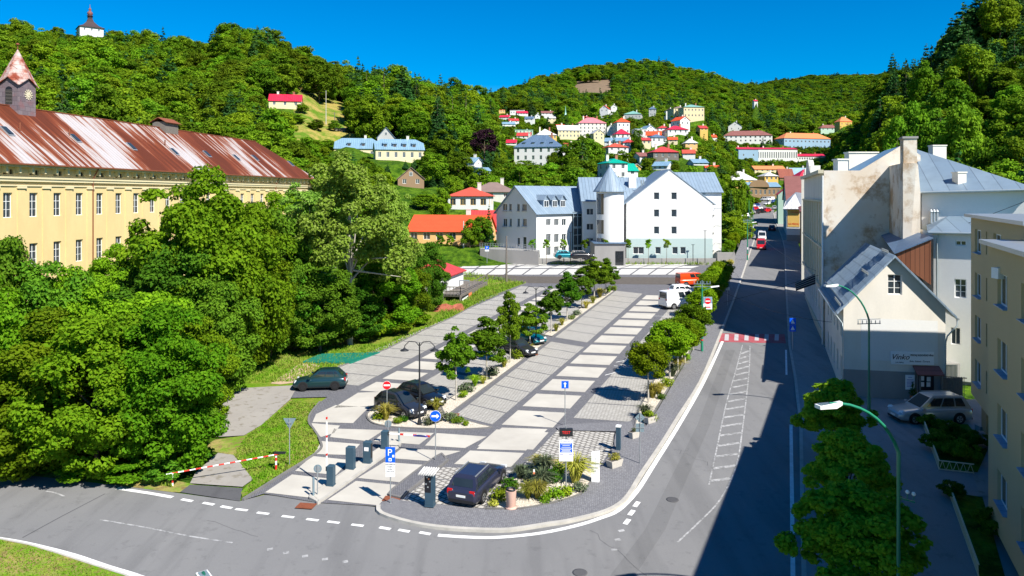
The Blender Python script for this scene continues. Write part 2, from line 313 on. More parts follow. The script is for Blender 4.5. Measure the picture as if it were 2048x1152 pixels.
# ---------------------------------------------------------------- mesh and object helpers
class MB:
    def __init__(s): s.v = []; s.f = []; s.mi = []; s.k = 0; s.sm = []
    def face(s, pts, smooth=False):
        b = len(s.v); s.v += [tuple(p) for p in pts]; s.f.append(tuple(range(b, b + len(pts)))); s.mi.append(s.k); s.sm.append(smooth)
    def mesh(s, vs_, fs, smooth=False):
        b = len(s.v); s.v += [tuple(p) for p in vs_]
        for f in fs: s.f.append(tuple(i + b for i in f)); s.mi.append(s.k); s.sm.append(smooth)
    def box(s, x0, y0, z0, x1, y1, z1):
        vs_ = [(x0, y0, z0), (x1, y0, z0), (x1, y1, z0), (x0, y1, z0), (x0, y0, z1), (x1, y0, z1), (x1, y1, z1), (x0, y1, z1)]
        s.mesh(vs_, [(0, 3, 2, 1), (4, 5, 6, 7), (0, 1, 5, 4), (1, 2, 6, 5), (2, 3, 7, 6), (3, 0, 4, 7)])
    def prism(s, base, top):
        n = len(base); s.mesh(list(base) + list(top), [tuple(reversed(range(n))), tuple(range(n, 2 * n))] + [(i, (i + 1) % n, n + (i + 1) % n, n + i) for i in range(n)])
    def bar(s, a, b, wd, ht, up=(0, 0, 1)):
        a = Vector(a); b = Vector(b); d = (b - a).normalized(); u = Vector(up); sd = d.cross(u)
        if sd.length < 1e-4: sd = d.cross(Vector((0, 1, 0)))
        sd.normalize(); u = sd.cross(d).normalized(); sd *= wd / 2; u = u * (ht / 2)
        s.prism([a - sd - u, a + sd - u, a + sd + u, a - sd + u], [b - sd - u, b + sd - u, b + sd + u, b - sd + u])
    def tube(s, pts, r, n=8, r2=None, smooth=True):
        pts = [Vector(p) for p in pts]; N = len(pts); rings = []
        for i, p in enumerate(pts):
            d = (pts[min(i + 1, N - 1)] - pts[max(i - 1, 0)]).normalized()
            a = d.cross(Vector((0, 0, 1)))
            if a.length < 1e-3: a = Vector((1, 0, 0))
            a.normalize(); b = d.cross(a)
            rr = r if r2 is None else r + (r2 - r) * i / (N - 1)
            if isinstance(r, (list, tuple)): rr = r[i]
            rings += [p + (a * math.cos(2 * math.pi * j / n) + b * math.sin(2 * math.pi * j / n)) * rr for j in range(n)]
        fs = [(i * n + j, i * n + (j + 1) % n, (i + 1) * n + (j + 1) % n, (i + 1) * n + j) for i in range(N - 1) for j in range(n)]
        b = len(s.v); s.mesh(rings, fs, smooth); s.mesh(rings[:n], [tuple(reversed(range(n)))]); s.mesh(rings[-n:], [tuple(range(n))])
    def lathe(s, prof, n=16, c=(0, 0, 0), smooth=True, phase=0):
        rings = [(c[0] + r * math.cos(2 * math.pi * j / n + phase), c[1] + r * math.sin(2 * math.pi * j / n + phase), c[2] + z) for r, z in prof for j in range(n)]
        N = len(prof); s.mesh(rings, [(i * n + j, i * n + (j + 1) % n, (i + 1) * n + (j + 1) % n, (i + 1) * n + j) for i in range(N - 1) for j in range(n)], smooth)
        s.mesh(rings[-n:], [tuple(range(n))])
    def build(s, name, mats, parent=None, loc=None, rotz=0):
        me = bpy.data.meshes.new(name); me.from_pydata(s.v, [], s.f)
        if not isinstance(mats, (list, tuple)): mats = [mats]
        for m in mats: me.materials.append(M[m])
        me.polygons.foreach_set('material_index', s.mi); me.polygons.foreach_set('use_smooth', s.sm); me.update()
        o = bpy.data.objects.new(name, me); COL.objects.link(o)
        if parent is not None: o.parent = parent
        if loc is not None: o.location = loc
        if rotz: o.rotation_euler = (0, 0, rotz)
        return o
def tag(o, label=None, cat=None, group=None, kind=None):
    if label: o['label'] = label
    if cat: o['category'] = cat
    if group: o['group'] = group
    if kind: o['kind'] = kind
    return o
def thing(name, label, cat, loc=(0, 0, 0), rotz=0, group=None):
    o = bpy.data.objects.new(name, None); COL.objects.link(o); o.empty_display_size = .3
    o.location = loc; o.rotation_euler = (0, 0, rotz); return tag(o, label, cat, group)
KIDS = {}
def dup(root, loc, rotz=0, scale=None, label=None, group=None):
    def cp(o, par):
        c = o.copy(); COL.objects.link(c)
        if par is not None: c.parent = par
        for ch in o.children: cp(ch, c)
        return c
    c = cp(root, None); c.location = loc; c.rotation_euler = (0, 0, rotz)
    if scale is not None: c.scale = scale
    if label: c['label'] = label
    if group: c['group'] = group
    return c
def textmesh(name, body, size, mat, parent, loc, rot=(R(90), 0, 0), align='CENTER', ext=.004, shear=0, sx=1.0):
    cu = bpy.data.curves.new(name, 'FONT'); cu.body = body; cu.size = size; cu.align_x = align; cu.align_y = 'CENTER'; cu.extrude = ext; cu.shear = shear
    t = bpy.data.objects.new(name, cu); COL.objects.link(t)
    dg = bpy.context.evaluated_depsgraph_get(); me = bpy.data.meshes.new_from_object(t.evaluated_get(dg))
    bpy.data.objects.remove(t); me.materials.clear(); me.materials.append(M[mat])
    o = bpy.data.objects.new(name, me); COL.objects.link(o); o.parent = parent; o.location = loc; o.rotation_euler = rot; o.scale = (sx, 1, 1); return o
# ---------------------------------------------------------------- terrain
PL = lambda Y: 323 + 27000.0 / Y
def col_(yp, rest): return [(Y, PL(Y)) for Y in (6, 12, 20, 30, 40, 50, 60, 75, 90, 110, 130, 150, 180, 220, 260, 300, 340, 375) if Y <= yp] + rest
TT = {
 -3200: col_(75, [(110, 520), (160, 400), (220, 300), (320, 190), (440, 120), (560, 100), (900, 150), (1500, 230), (4000, 300)]),
 -1200: col_(75, [(110, 520), (160, 400), (220, 300), (320, 190), (440, 110), (560, 100), (900, 170), (1500, 230), (4000, 300)]),
 -500: col_(75, [(110, 500), (160, 370), (220, 265), (320, 165), (440, 110), (540, 108), (900, 190), (1500, 230), (4000, 300)]),
 0: col_(90, [(125, 475), (165, 360), (210, 280), (300, 190), (400, 135), (480, 103), (600, 130), (900, 200), (1500, 250), (4000, 300)]),
 200: col_(110, [(150, 430), (200, 320), (300, 208), (400, 148), (480, 102), (600, 135), (900, 210), (1500, 250), (4000, 300)]),
 300: col_(110, [(160, 430), (210, 330), (300, 225), (400, 150), (460, 122), (600, 150), (900, 215), (1500, 250), (4000, 300)]),
 400: col_(130, [(180, 425), (230, 330), (300, 238), (400, 140), (470, 140), (600, 170), (900, 210), (1500, 250), (4000, 300)]),
 480: col_(130, [(180, 430), (230, 325), (300, 225), (380, 112), (430, 108), (600, 180), (900, 190), (1500, 240), (4000, 300)]),
 540: col_(130, [(180, 430), (240, 310), (300, 215), (380, 128), (430, 135), (600, 180), (1200, 150), (1500, 170), (4000, 300)]),
 600: col_(150, [(200, 400), (250, 300), (300, 222), (360, 168), (420, 172), (600, 220), (1200, 124), (1500, 160), (4000, 300)]),
 650: col_(150, [(200, 395), (250, 305), (300, 245), (360, 198), (420, 192), (600, 240), (1200, 145), (1500, 180), (4000, 300)]),
 700: col_(150, [(200, 370), (240, 300), (300, 255), (360, 210), (430, 196), (600, 240), (1200, 168), (1500, 200), (4000, 300)]),
 780: col_(140, [(180, 400), (215, 330), (240, 312), (300, 262), (360, 215), (430, 200), (600, 240), (1200, 190), (1500, 210), (4000, 300)]),
 860: col_(135, [(155, 470), (185, 400), (215, 345), (250, 315), (320, 260), (400, 225), (460, 212), (600, 245), (1200, 215), (1500, 220), (4000, 300)]),
 950: col_(150, [(170, 435), (185, 412), (220, 385), (260, 345), (340, 285), (420, 245), (500, 232), (640, 250), (1000, 225), (1500, 222), (4000, 300)]),
 1010: col_(150, [(165, 470), (200, 430), (250, 385), (330, 335), (440, 285), (600, 245), (760, 225), (1000, 212), (1300, 200), (1600, 205), (4000, 280)]),
 1100: col_(150, [(200, 440), (260, 385), (330, 338), (450, 292), (600, 262), (760, 240), (950, 205), (1200, 175), (1400, 168), (1800, 200), (4000, 280)]),
 1180: col_(150, [(200, 440), (260, 390), (330, 345), (450, 300), (580, 275), (760, 240), (950, 205), (1200, 165), (1400, 146), (1800, 170), (4000, 280)]),
 1300: col_(170, [(200, 450), (260, 400), (330, 360), (450, 318), (560, 290), (680, 264), (860, 235), (1050, 200), (1250, 160), (1400, 138), (1800, 180), (4000, 260)]),
 1400: col_(180, [(210, 450), (260, 405), (330, 370), (450, 325), (560, 292), (680, 268), (860, 245), (1050, 215), (1250, 180), (1400, 160), (1800, 190), (3000, 190)]),
 1500: col_(375, [(450, 350), (560, 308), (700, 280), (900, 255), (1150, 220), (1400, 185), (1800, 205), (2400, 180), (3000, 200)]),
 1570: col_(375, [(450, 350), (560, 308), (700, 280), (900, 260), (1150, 235), (1400, 205), (1800, 200), (2400, 168), (3000, 190)]),
 1650: col_(260, [(300, 405), (400, 345), (500, 315), (600, 300), (750, 270), (1000, 255), (1400, 225), (1800, 200), (2400, 160), (3000, 180)]),
 1720: col_(180, [(220, 435), (280, 400), (380, 345), (480, 320), (600, 300), (750, 270), (1000, 255), (1400, 220), (2400, 160), (3000, 190)]),
 1790: col_(110, [(140, 520), (170, 460), (210, 395), (280, 310), (360, 235), (440, 190), (520, 195), (900, 235), (2400, 168), (3000, 190)]),
 1850: col_(110, [(130, 520), (160, 455), (200, 375), (260, 290), (340, 222), (420, 182), (500, 182), (900, 230), (2400, 190), (3000, 200)]),
 1920: col_(90, [(115, 530), (150, 440), (190, 350), (240, 270), (310, 180), (390, 112), (470, 98), (600, 120), (2400, 190), (3000, 200)]),
 2048: col_(90, [(110, 520), (140, 430), (180, 320), (230, 235), (300, 142), (380, 42), (470, 12), (600, 40), (2400, 190), (3000, 200)]),
 2500: col_(75, [(100, 500), (130, 410), (170, 290), (220, 200), (290, 110), (380, 10), (470, -30), (600, 0), (2400, 150), (3000, 200)]),
 4200: col_(75, [(100, 480), (130, 390), (170, 280), (220, 180), (290, 80), (380, -40), (470, -80), (600, -40), (2400, 150), (3000, 200)]),
}
UK = sorted(TT)
def _prof(u, Y):
    t = TT[u]; ys = [a for a, b in t]
    z = [CAMZ - (b - HY) * a / F for a, b in t]
    return float(np.interp(math.log(Y), np.log(ys), z)) if Y > 150 else float(np.interp(Y, ys, z))
FIX = []      # (x, y, dz, radius): small corrections that seat far houses
def tz0(x, y):
    y = max(y, 6.0); u = CX + x / y * F; u = min(max(u, UK[0]), UK[-1])
    i = max(0, min(len(UK) - 2, int(np.searchsorted(UK, u)) - 1)); a, b = UK[i], UK[i + 1]
    t = (u - a) / (b - a); t = t * t * (3 - 2 * t)
    return _prof(a, y) * (1 - t) + _prof(b, y) * t
def tz(x, y):
    z = tz0(x, y); num = den = 0
    for fx, fy, dz, r in FIX:
        d2 = ((x - fx) ** 2 + (y - fy) ** 2) / (r * r)
        if d2 < 6: wgt = math.exp(-d2 * 1.2); num += wgt * dz; den += wgt
    return z + (num / max(den, 1.0) if den > 0.02 else 0)
def hit(px, py, y0=60.0):
    """where the line of sight through a ground pixel meets the terrain"""
    k = (px - CX) / F; Y = y0
    while Y < 3000:
        if CAMZ - (py - HY) * Y / F <= tz0(k * Y, Y): return Y
        Y *= 1.01
    return Y
def build_terrain():
    us = np.unique(np.concatenate([np.linspace(-3200, -600, 20), np.linspace(-600, 2700, 190), np.linspace(2700, 4200, 14)]))
    ys = np.unique(np.concatenate([np.linspace(6, 60, 14), np.geomspace(60, 700, 120), np.geomspace(700, 4000, 40)]))
    vs_ = []; rng = random.Random(3)
    for y in ys:
        for u in us:
            x = (u - CX) / F * y
            vs_.append((x, y, tz(x, y) - 0.03))
    n = len(us); m = len(ys)
    k = (us, ys)
    fs = []; mi = []
    for i in range(m - 1):
        for j in range(n - 1):
            u = us[j]; y = ys[i]
            fs.append((i * n + j, i * n + j + 1, (i + 1) * n + j + 1, (i + 1) * n + j))
            mt = 0 if y < 95 and -600 < u < 1700 else 1
            px, py = u, HY - (vs_[i * n + j][2] - CAMZ) / y * F
            if 255 < y < 368 and 572 < px < 705: mt = 2
            if 900 < y < 1350 and 1140 < px < 1235 and 165 < py < 188: mt = 3
            if u < 500 and y > 30 and y < 120: mt = 1
            mi.append(mt)
    me = bpy.data.meshes.new('terrain'); me.from_pydata(vs_, [], fs)
    for q in ('grass_ground', 'forest_floor', 'meadow', 'rock_face'): me.materials.append(M[q])
    me.polygons.foreach_set('material_index', mi); me.polygons.foreach_set('use_smooth', [True] * len(fs)); me.update()
    o = bpy.data.objects.new('terrain', me); COL.objects.link(o); tag(o, kind='structure')
    # ground carries on behind the camera
    a = MB(); a.face([(-1500, -600, SL * -0 - .05), (1500, -600, -.05), (1500, 6.5, gz(6.5) - .04), (-1500, 6.5, gz(6.5) - .04)]); tag(a.build('ground', 'grass_ground'), kind='structure')
# ---------------------------------------------------------------- ground sheets (all on the valley floor plane)
def sheet(name, pts, mat, dz, kind='structure', raw=False, parent=None, label=None, cat=None):
    mb = MB(); mb.face(pts if raw else [G(x, y, dz) for x, y in pts][::-1] if False else [G(x, y, dz) for x, y in pts]); o = mb.build(name, mat)
    me = o.data
    if me.polygons[0].normal.z < 0: me.flip_normals()
    return tag(o, label, cat, None, kind)
def slab(name, px, mat, dz, kmat='kerb_dark', kw=.12, kind='structure', edge=None):
    """raised sheet with vertical sides and a kerb round it (closed)"""
    pts = [G(x, y) for x, y in px]; n = len(pts)
    ar = sum(pts[i].x * pts[(i + 1) % n].y - pts[(i + 1) % n].x * pts[i].y for i in range(n))
    if ar < 0: pts.reverse()
    inn = []
    for i in range(n):
        a, b, c = pts[i - 1], pts[i], pts[(i + 1) % n]
        d1 = (b - a).normalized(); d2 = (c - b).normalized(); n1 = Vector((-d1.y, d1.x, 0)); n2 = Vector((-d2.y, d2.x, 0)); m = (n1 + n2).normalized(); q = max(.5, m.dot(n1))
        inn.append(b + m * (kw / q))
    up = lambda p, h: Vector((p.x, p.y, SL * p.y + h))
    mb = MB()
    mb.face([up(p, dz) for p in inn]); mb.k = 1
    for i in range(n):
        j = (i + 1) % n
        mb.face([up(pts[i], dz + .015), up(pts[j], dz + .015), up(inn[j], dz + .015), up(inn[i], dz + .015)])
        mb.face([up(pts[i], 0), up(pts[j], 0), up(pts[j], dz + .015), up(pts[i], dz + .015)])
        mb.face([up(inn[j], dz - .01), up(inn[i], dz - .01), up(inn[i], dz + .015), up(inn[j], dz + .015)])
    return tag(mb.build(name, [mat, kmat]), kind=kind)
def ribbon(name, px, width, mat, dz, kind='structure', raw=False, thick=0, build=True, mb=None):
    pts = [Vector(p) if raw else G(*p) for p in px]; n = len(pts); L = []; Rr = []
    for i in range(n):
        d = (pts[min(i + 1, n - 1)] - pts[max(i - 1, 0)]); d.z = 0; d.normalize(); q = Vector((-d.y, d.x, 0)) * width / 2
        a = pts[i] + q; b = pts[i] - q; L.append(Vector((a.x, a.y, SL * a.y + dz))); Rr.append(Vector((b.x, b.y, SL * b.y + dz)))
    mb = mb or MB()
    for i in range(n - 1):
        mb.face([L[i], Rr[i], Rr[i + 1], L[i + 1]][::-1] if False else [Rr[i], Rr[i + 1], L[i + 1], L[i]])
        if thick:
            dn = Vector((0, 0, -thick))
            mb.face([L[i], L[i + 1], L[i + 1] + dn, L[i] + dn]); mb.face([Rr[i + 1], Rr[i], Rr[i] + dn, Rr[i + 1] + dn])
    if thick:
        dn = Vector((0, 0, -thick)); mb.face([L[0], Rr[0], Rr[0] + dn, L[0] + dn]); mb.face([Rr[-1], L[-1], L[-1] + dn, Rr[-1] + dn])
    if not build: return mb
    return tag(mb.build(name, mat), kind=kind)
def smoothpts(p, k=4):
    """Catmull-Rom through image points"""
    out_ = []
    for i in range(len(p) - 1):
        p0, p1, p2, p3 = p[max(i - 1, 0)], p[i], p[i + 1], p[min(i + 2, len(p) - 1)]
        for j in range(k):
            t = j / k
            out_.append(tuple(.5 * (2 * p1[a] + (p2[a] - p0[a]) * t + (2 * p0[a] - 5 * p1[a] + 4 * p2[a] - p3[a]) * t * t + (3 * p1[a] - p0[a] - 3 * p2[a] + p3[a]) * t ** 3) for a in range(2)))
    return out_ + [tuple(p[-1])]
def gline(a, b): return lambda t: (a[0] + (b[0] - a[0]) * t, a[1] + (b[1] - a[1]) * t)
def isect(a, b, c, d):
    """intersection of two image lines"""
    x1, y1, x2, y2, x3, y3, x4, y4 = *a, *b, *c, *d
    den = (x1 - x2) * (y3 - y4) - (y1 - y2) * (x3 - x4)
    p = x1 * y2 - y1 * x2; q = x3 * y4 - y3 * x4
    return ((p * (x3 - x4) - (x1 - x2) * q) / den, (p * (y3 - y4) - (y1 - y2) * q) / den)
def ground():
    # road_surface: big asphalt sheet, junction plus the street climbing away
    sheet('road', [(-700, 900), (0, 942), (240, 972), (345, 985), (478, 1003), (530, 990), (757, 1015), (763, 1030), (823, 1049), (900, 1060), (1000, 1066), (1100, 1052), (1134, 1047), (1200, 1031), (1258, 992), (1282, 952), (1325, 888), (1358, 834), (1400, 767), (1436, 682), (1477, 574), (1502, 499), (1512, 470), (1516, 447), (1500, 436), (1470, 424), (1465, 410), (1500, 402), (1553, 402), (1547, 427), (1549, 438), (1563, 472), (1570, 499), (1572, 574), (1579, 691), (1591, 760), (1602, 860), (1604, 985), (1608, 1150), (1640, 1800), (900, 2400), (-700, 2400)], 'asphalt', .012)
    # paler wheel-worn patches and darker repair strips
    mb = MB()
    for q in ([(1270, 1152), (1330, 1060), (1420, 850), (1470, 700), (1452, 700), (1395, 850), (1290, 1060), (1220, 1152)],):
        mb.face([G(x, y, .016) for x, y in q])
    tag(mb.build('road_repair_patch', 'asphalt_patch'), kind='structure')
    # left verge edge, dry strip
    sheet('verge_left', [(-300, 905), (0, 920), (120, 938), (240, 950), (345, 960), (400, 972), (420, 985), (345, 985), (240, 972), (0, 945), (-300, 925)], 'verge_dry', .02)
    tag(slab('traffic_island_lawn', [(-500, 1060), (0, 1080), (60, 1092), (120, 1110), (190, 1133), (250, 1152), (330, 1190), (380, 1260), (380, 1500), (-500, 1500)], 'verge_dry', .10, 'kerb_stone', .1), kind='structure')
    # grass wedge, concrete drive and old slabs on the left of the car park
    sheet('verge_lawn', [(486, 1000), (640, 905), (638, 870), (618, 850), (620, 830), (640, 808), (580, 800), (523, 851), (488, 872), (430, 880), (400, 900), (467, 911), (506, 960), (482, 985)], 'verge_dry', .03)
    sheet('concrete_drive', [(467, 778), (582, 772), (600, 765), (580, 800), (523, 851), (488, 872), (418, 876), (430, 830)], 'concrete_old', .045)
    sheet('old_concrete_slab', [(436, 907), (467, 911), (506, 960), (485, 975), (380, 968), (390, 948)], 'concrete_old', .045)
    sheet('drive_apron', [(380, 970), (485, 977), (480, 1003), (360, 985)], 'asphalt_dark', .024)
    sheet('verge_strip', [(440, 770), (470, 700), (640, 640), (760, 600), (830, 560), (900, 545), (1050, 566), (974, 597), (905, 636), (847, 662), (773, 700), (600, 765), (582, 772), (467, 778)], 'grass_ground', .03)
    sheet('dirt_patch', [(452, 748), (520, 720), (585, 702), (632, 700), (600, 722), (520, 745), (470, 765)], 'verge_dry', .036)
    sheet('paving_boards', [(541, 768), (600, 728), (642, 730), (600, 765), (560, 770)], 'pond_board', .05)
    # ---- car park base (dark basalt strips show between the lighter panels)
    left = [(486, 1002), (560, 955), (636, 906), (640, 884), (628, 862), (618, 848), (621, 830), (640, 806), (655, 795), (582, 797), (600, 765), (773, 700), (847, 662), (905, 636), (974, 597), (1054, 567)]
    sheet('car_park_paving', left + [(1435, 571), (1397, 675), (1378, 711), (1312, 823), (1288, 870), (1245, 900), (1180, 968), (969, 1021), (757, 1014), (637, 1007), (528, 989)], 'paver_dark', .05)
    kb = ribbon('k', smoothpts(left[:8], 5), .14, 'kerb_dark', .14, thick=.12, build=False); kb = ribbon('k', left[10:], .14, 'kerb_dark', .12, thick=.1, build=False, mb=kb)
    tag(kb.build('car_park_kerb', 'kerb_dark'), kind='structure')
    B1 = ((699, 791), (1119, 570)); B2 = ((737, 823), (1150, 585)); B3 = ((991, 858), (1311, 572)); B4 = ((1130, 834), (1325, 617))
    # cross line directions: image slope at (x, y) from far vanishing points
    def strips(mat, name, A, B, ys, gap, vpx, dz, a_in=.0, b_in=.0):
        """quads between band lines A and B: ys = y of successive cross joints on line A"""
        mb = MB()
        for y0, y1 in zip(ys[:-1], ys[1:]):
            q = []
            for yy, s in ((y0 - gap(y0), 1), (y1 + gap(y1), 1)):
                pa = isect(A[0], A[1], (0, yy), (1, yy)); pb = isect(pa, (vpx, 323), B[0], B[1])
                q += [(pa, pb)]
            (a0, b0), (a1, b1) = q
            o = 5 * (y0 - 323) / 500
            mb.face([G(a0[0] + a_in * o, a0[1], dz), G(b0[0] - b_in * o, b0[1], dz), G(b1[0] - b_in * o * .95, b1[1], dz), G(a1[0] + a_in * o, a1[1], dz)])
        return tag(mb.build(name, mat), kind='structure')
    g1 = lambda y: 4.2 * ((y - 323) / 500) ** 2
    g0 = lambda y: .5 * ((y - 323) / 500) ** 2 + .12
    def seq(t0, t1, n):   # equal spacing in depth between image rows
        d0, d1 = 1 / (t0 - 323), 1 / (t1 - 323); return [323 + 1 / (d0 + (d1 - d0) * i / n) for i in range(n + 1)]
    # lane 2 (between B3 and B4) concrete slabs, right lane of the car park
    strips('concrete_slab', 'lane_slabs_right', (((899, 938)), (1311, 572)), ((1052, 925), (1325, 617)), seq(900, 590, 14), g1, -9500, .062, 1.2, 1.2)
    # lane 1 (between B1 and B2)
    strips('concrete_slab', 'lane_slabs_left', B1, ((732, 821), (1150, 582)), seq(786, 577, 15), g1, -6000, .062, 1.0, 1.0)
    # hand placed slabs of the entrance fan
    fan = [[(716, 787), (797, 784), (762, 813), (668, 817) ] , [(671, 812), (738, 816), (706, 848), (625, 846), (632, 830)], [(623, 848), (680, 853), (668, 868), (642, 876), (628, 862)],
           [(668, 859), (768, 862), (734, 884), (660, 876)], [(643, 884), (720, 890), (700, 912), (628, 910)], [(770, 864), (868, 868), (838, 891), (748, 884)], [(874, 868), (973, 875), (930, 898), (850, 893)],
           [(624, 914), (700, 922), (672, 952), (590, 944)], [(584, 951), (664, 960), (640, 1000), (530, 987)], [(803, 899), (922, 904), (856, 924), (778, 918)], [(768, 926), (850, 932), (812, 968), (716, 958)],
           [(712, 964), (793, 972), (757, 1013), (655, 1002)], [(1004, 857), (1095, 860), (1052, 903), (953, 900)], [(940, 903), (1048, 908), (1022, 936), (908, 930)]]
    mb = MB()
    for q in fan: mb.face([G(x, y, .064) for x, y in q])
    o = mb.build('entrance_slabs', 'concrete_slab'); tag(o, kind='structure')
    # bays
    kerbT = ((891, 832), (1097, 682))
    def bays(name, A, B, y0, y1, n, vpx, mat='paver_bay', a=1, b=1):
        return strips(mat, name, A, B, seq(y0, y1, n), g0, vpx, .06, a, b)
    bays('bays_left', ((640, 746), (1054, 567)), ((690, 789), (1112, 569)), 762, 573, 17, -4000)
    bays('bays_tree_row_near', ((744, 824), (878, 745)), ((860, 840), (1090, 683)), 822, 745, 3, -2400)
    bays('bays_tree_row', ((880, 745), (1150, 588)), ((1000, 742), (1090, 682)), 742, 668, 5, -2400)
    bays('bays_tree_row_far', ((880, 745), (1150, 588)), ((1103, 672), (1232, 581)), 662, 592, 6, -2400)
    bays('bays_middle', ((905, 832), (1099, 684)), ((985, 857), (1180, 690)), 832, 684, 9, -1400, a=1, b=1.6)
    bays('bays_middle_far', ((1105, 677), (1232, 580)), ((1180, 686), (1305, 574)), 676, 582, 8, -1400, a=1, b=1.6)
    bays('bays_right', ((1142, 836), (1335, 618)), ((1262, 850), (1420, 610)), 838, 604, 13, -7000, a=1.2)
    sheet('bays_apron', [(1115, 862), (1229, 867), (1225, 894), (1200, 935), (1105, 945), (1046, 933)], 'paver_bay_open', .06)
    sheet('bays_entrance', [(887, 936), (1028, 942), (970, 1019), (802, 1003)], 'paver_bay_open', .06)
    mb = MB()
    for a, b in (((1075, 892), (1226, 899)), ((1048, 922), (1205, 928)), ((860, 960), (1010, 968)), ((838, 975), (990, 984))): ribbon('x', [a, b], .07, '', .064, build=False, mb=mb)
    tag(mb.build('bay_joint', 'paver_dark'), kind='structure')
    # white bay tick marks
    mb = MB()
    for a, b in (((1232, 726), (1262, 720)), ((1228, 733), (1270, 738)), ((1210, 752), (1240, 744)), ((1308, 633), (1340, 634)), ((1318, 645), (1345, 641)), ((1300, 655), (1330, 651))): ribbon('x', [a, b], .10, '', .072, build=False, mb=mb)
    tag(mb.build('bay_marking', 'marking_white'), kind='structure')
    # raised dark paved median between ticket machine and barrier lane
    slab('paved_median', smoothpts([(781, 996), (782, 984), (872, 916), (888, 915), (894, 922), (890, 930), (801, 1001)], 3), 'paver_dark', .16)
    slab('barrier_island', smoothpts([(618, 1001), (622, 991), (641, 979), (765, 896), (785, 886), (800, 885), (803, 890), (797, 898), (775, 912), (650, 1002), (632, 1008)], 3), 'concrete_slab', .17, 'kerb_stone', .15)
    # planted strips in white gravel
    tip = smoothpts([(884, 815), (850, 822), (800, 822), (760, 818), (736, 826), (733, 838), (748, 850), (790, 857), (854, 860), (925, 861), (985, 857), (960, 850), (930, 842), (893, 836)], 3)
    slab('planting_strip_tip', tip, 'gravel_white', .10)
    slab('planting_strip', [(893, 835), (1098, 683), (1076, 681), (866, 820)], 'gravel_white', .10)
    slab('planting_strip_far', [(1105, 675), (1233, 580), (1214, 579), (1086, 671)], 'gravel_white', .10)
    slab('planting_strip_right', [(1268, 856), (1292, 850), (1312, 823), (1378, 711), (1397, 675), (1437, 571), (1466, 520), (1440, 520), (1405, 590), (1345, 690), (1276, 820)], 'gravel_white', .10)
    slab('planting_bed', smoothpts([(972, 1020), (1040, 1021), (1110, 1008), (1161, 992), (1184, 965), (1190, 938), (1150, 945), (1105, 948), (1046, 934), (1015, 965)], 3), 'gravel_white', .10)
    # pavements
    rk = [(757, 1015), (763, 1030), (823, 1049), (900, 1060), (1000, 1064), (1050, 1059), (1100, 1051), (1134, 1046), (1200, 1030), (1237, 1013), (1258, 992), (1282, 952), (1325, 888), (1358, 834), (1400, 767), (1436, 682), (1477, 574), (1502, 499), (1512, 470), (1514, 450)]
    rks = smoothpts(rk, 3)
    inner = [(1490, 450), (1487, 470), (1476, 500), (1462, 530), (1440, 571), (1399, 677), (1380, 713), (1314, 825), (1292, 856), (1270, 862), (1232, 866), (1227, 894), (1208, 935), (1190, 942), (1184, 967), (1162, 995), (1110, 1011), (1040, 1024), (969, 1024), (800, 1005), (785, 1000)]
    sheet('pavement', rks + inner, 'cobble_footway', .13)
    sheet('apron_walk', [(1112, 858), (1130, 852), (1262, 846), (1270, 862), (1232, 868), (1229, 866), (1118, 864)], 'cobble_footway', .12)
    ks = ribbon('k', rks, .22, '', .15, thick=.15, build=False)
    tag(ks.build('kerb', 'kerb_stone'), kind='structure')
    rr = [(1640, 1800), (1608, 1150), (1604, 985), (1602, 860), (1591, 760), (1579, 691), (1572, 574), (1570, 499), (1563, 472), (1549, 438), (1547, 427)]
    sheet('pavement_right', rr + [(1556, 420), (1568, 430), (1590, 460), (1600, 500), (1612, 575), (1640, 672), (1690, 797), (1900, 806), (1960, 800), (2060, 840), (2300, 1000), (2500, 1800)], 'asphalt_footway', .13)
    tag(ribbon('k', rr, .2, '', .15, thick=.15, build=False).build('kerb_right', 'kerb_stone'), kind='structure')
    # square in front of the brown shop far up the street and side pavements
    # ---- upper car park
    sheet('upper_car_park', [(901, 513), (960, 517), (1032, 527), (1059, 530), (1421, 531), (1414, 549), (1404, 556), (1039, 553), (901, 541)], 'paver_dark', .05)
    mb = MB()
    rows = [(515, 525), (527, 537), (539, 550)]
    for r, (ya, yb) in enumerate(rows):
        for i in range(15):
            if r == 0 and i < 2: continue
            xa = 905 + i * 36 - r * 16; xb = xa + 32
            if xa < 901: continue
            if xb > 1404: continue
            d = 6 if ya < 530 else 0; y0 = ya + (14 if xa > 1050 and r == 0 else 0) * 0
            if r == 0 and xa < 1420: y0 = 520 if xa < 1000 else 529; yb_ = 526 if xa < 1000 else 532
            else: yb_ = yb
            if r == 1: y0 = 533 if xa > 1000 else 528
            if yb_ - y0 < 2: continue
            mb.face([G(xa + 10, y0, .066), G(xb + 10, y0, .066), G(xb - 6, yb_, .066), G(xa - 6, yb_, .066)])
    tag(mb.build('upper_lot_slabs', 'paver_white'), kind='structure')
    sheet('soil_strip', [(901, 541), (1039, 553), (1404, 556), (1435, 571), (1054, 567), (1000, 560), (901, 552)], 'soil_gravel', .055)
    sheet('upper_verge', [(800, 545), (901, 541), (1000, 556), (1054, 567), (900, 600), (800, 640)], 'verge_dry', .04)
    # ---- markings
    mb = MB()
    ribbon('x', smoothpts([(876, 1071), (940, 1075), (1000, 1075), (1080, 1067), (1152, 1052), (1200, 1037), (1237, 1021), (1273, 984), (1304, 936), (1352, 860), (1400, 778), (1430, 716), (1445, 683)], 4), .26, '', .018, build=False, mb=mb)
    ribbon('x', [(234, 977), (300, 987), (345, 995)], .26, '', .018, build=False, mb=mb)
    ribbon('x', smoothpts([(-60, 1070), (25, 1082), (90, 1096), (150, 1112), (215, 1134), (290, 1158), (380, 1200)], 4), .26, '', .018, build=False, mb=mb)
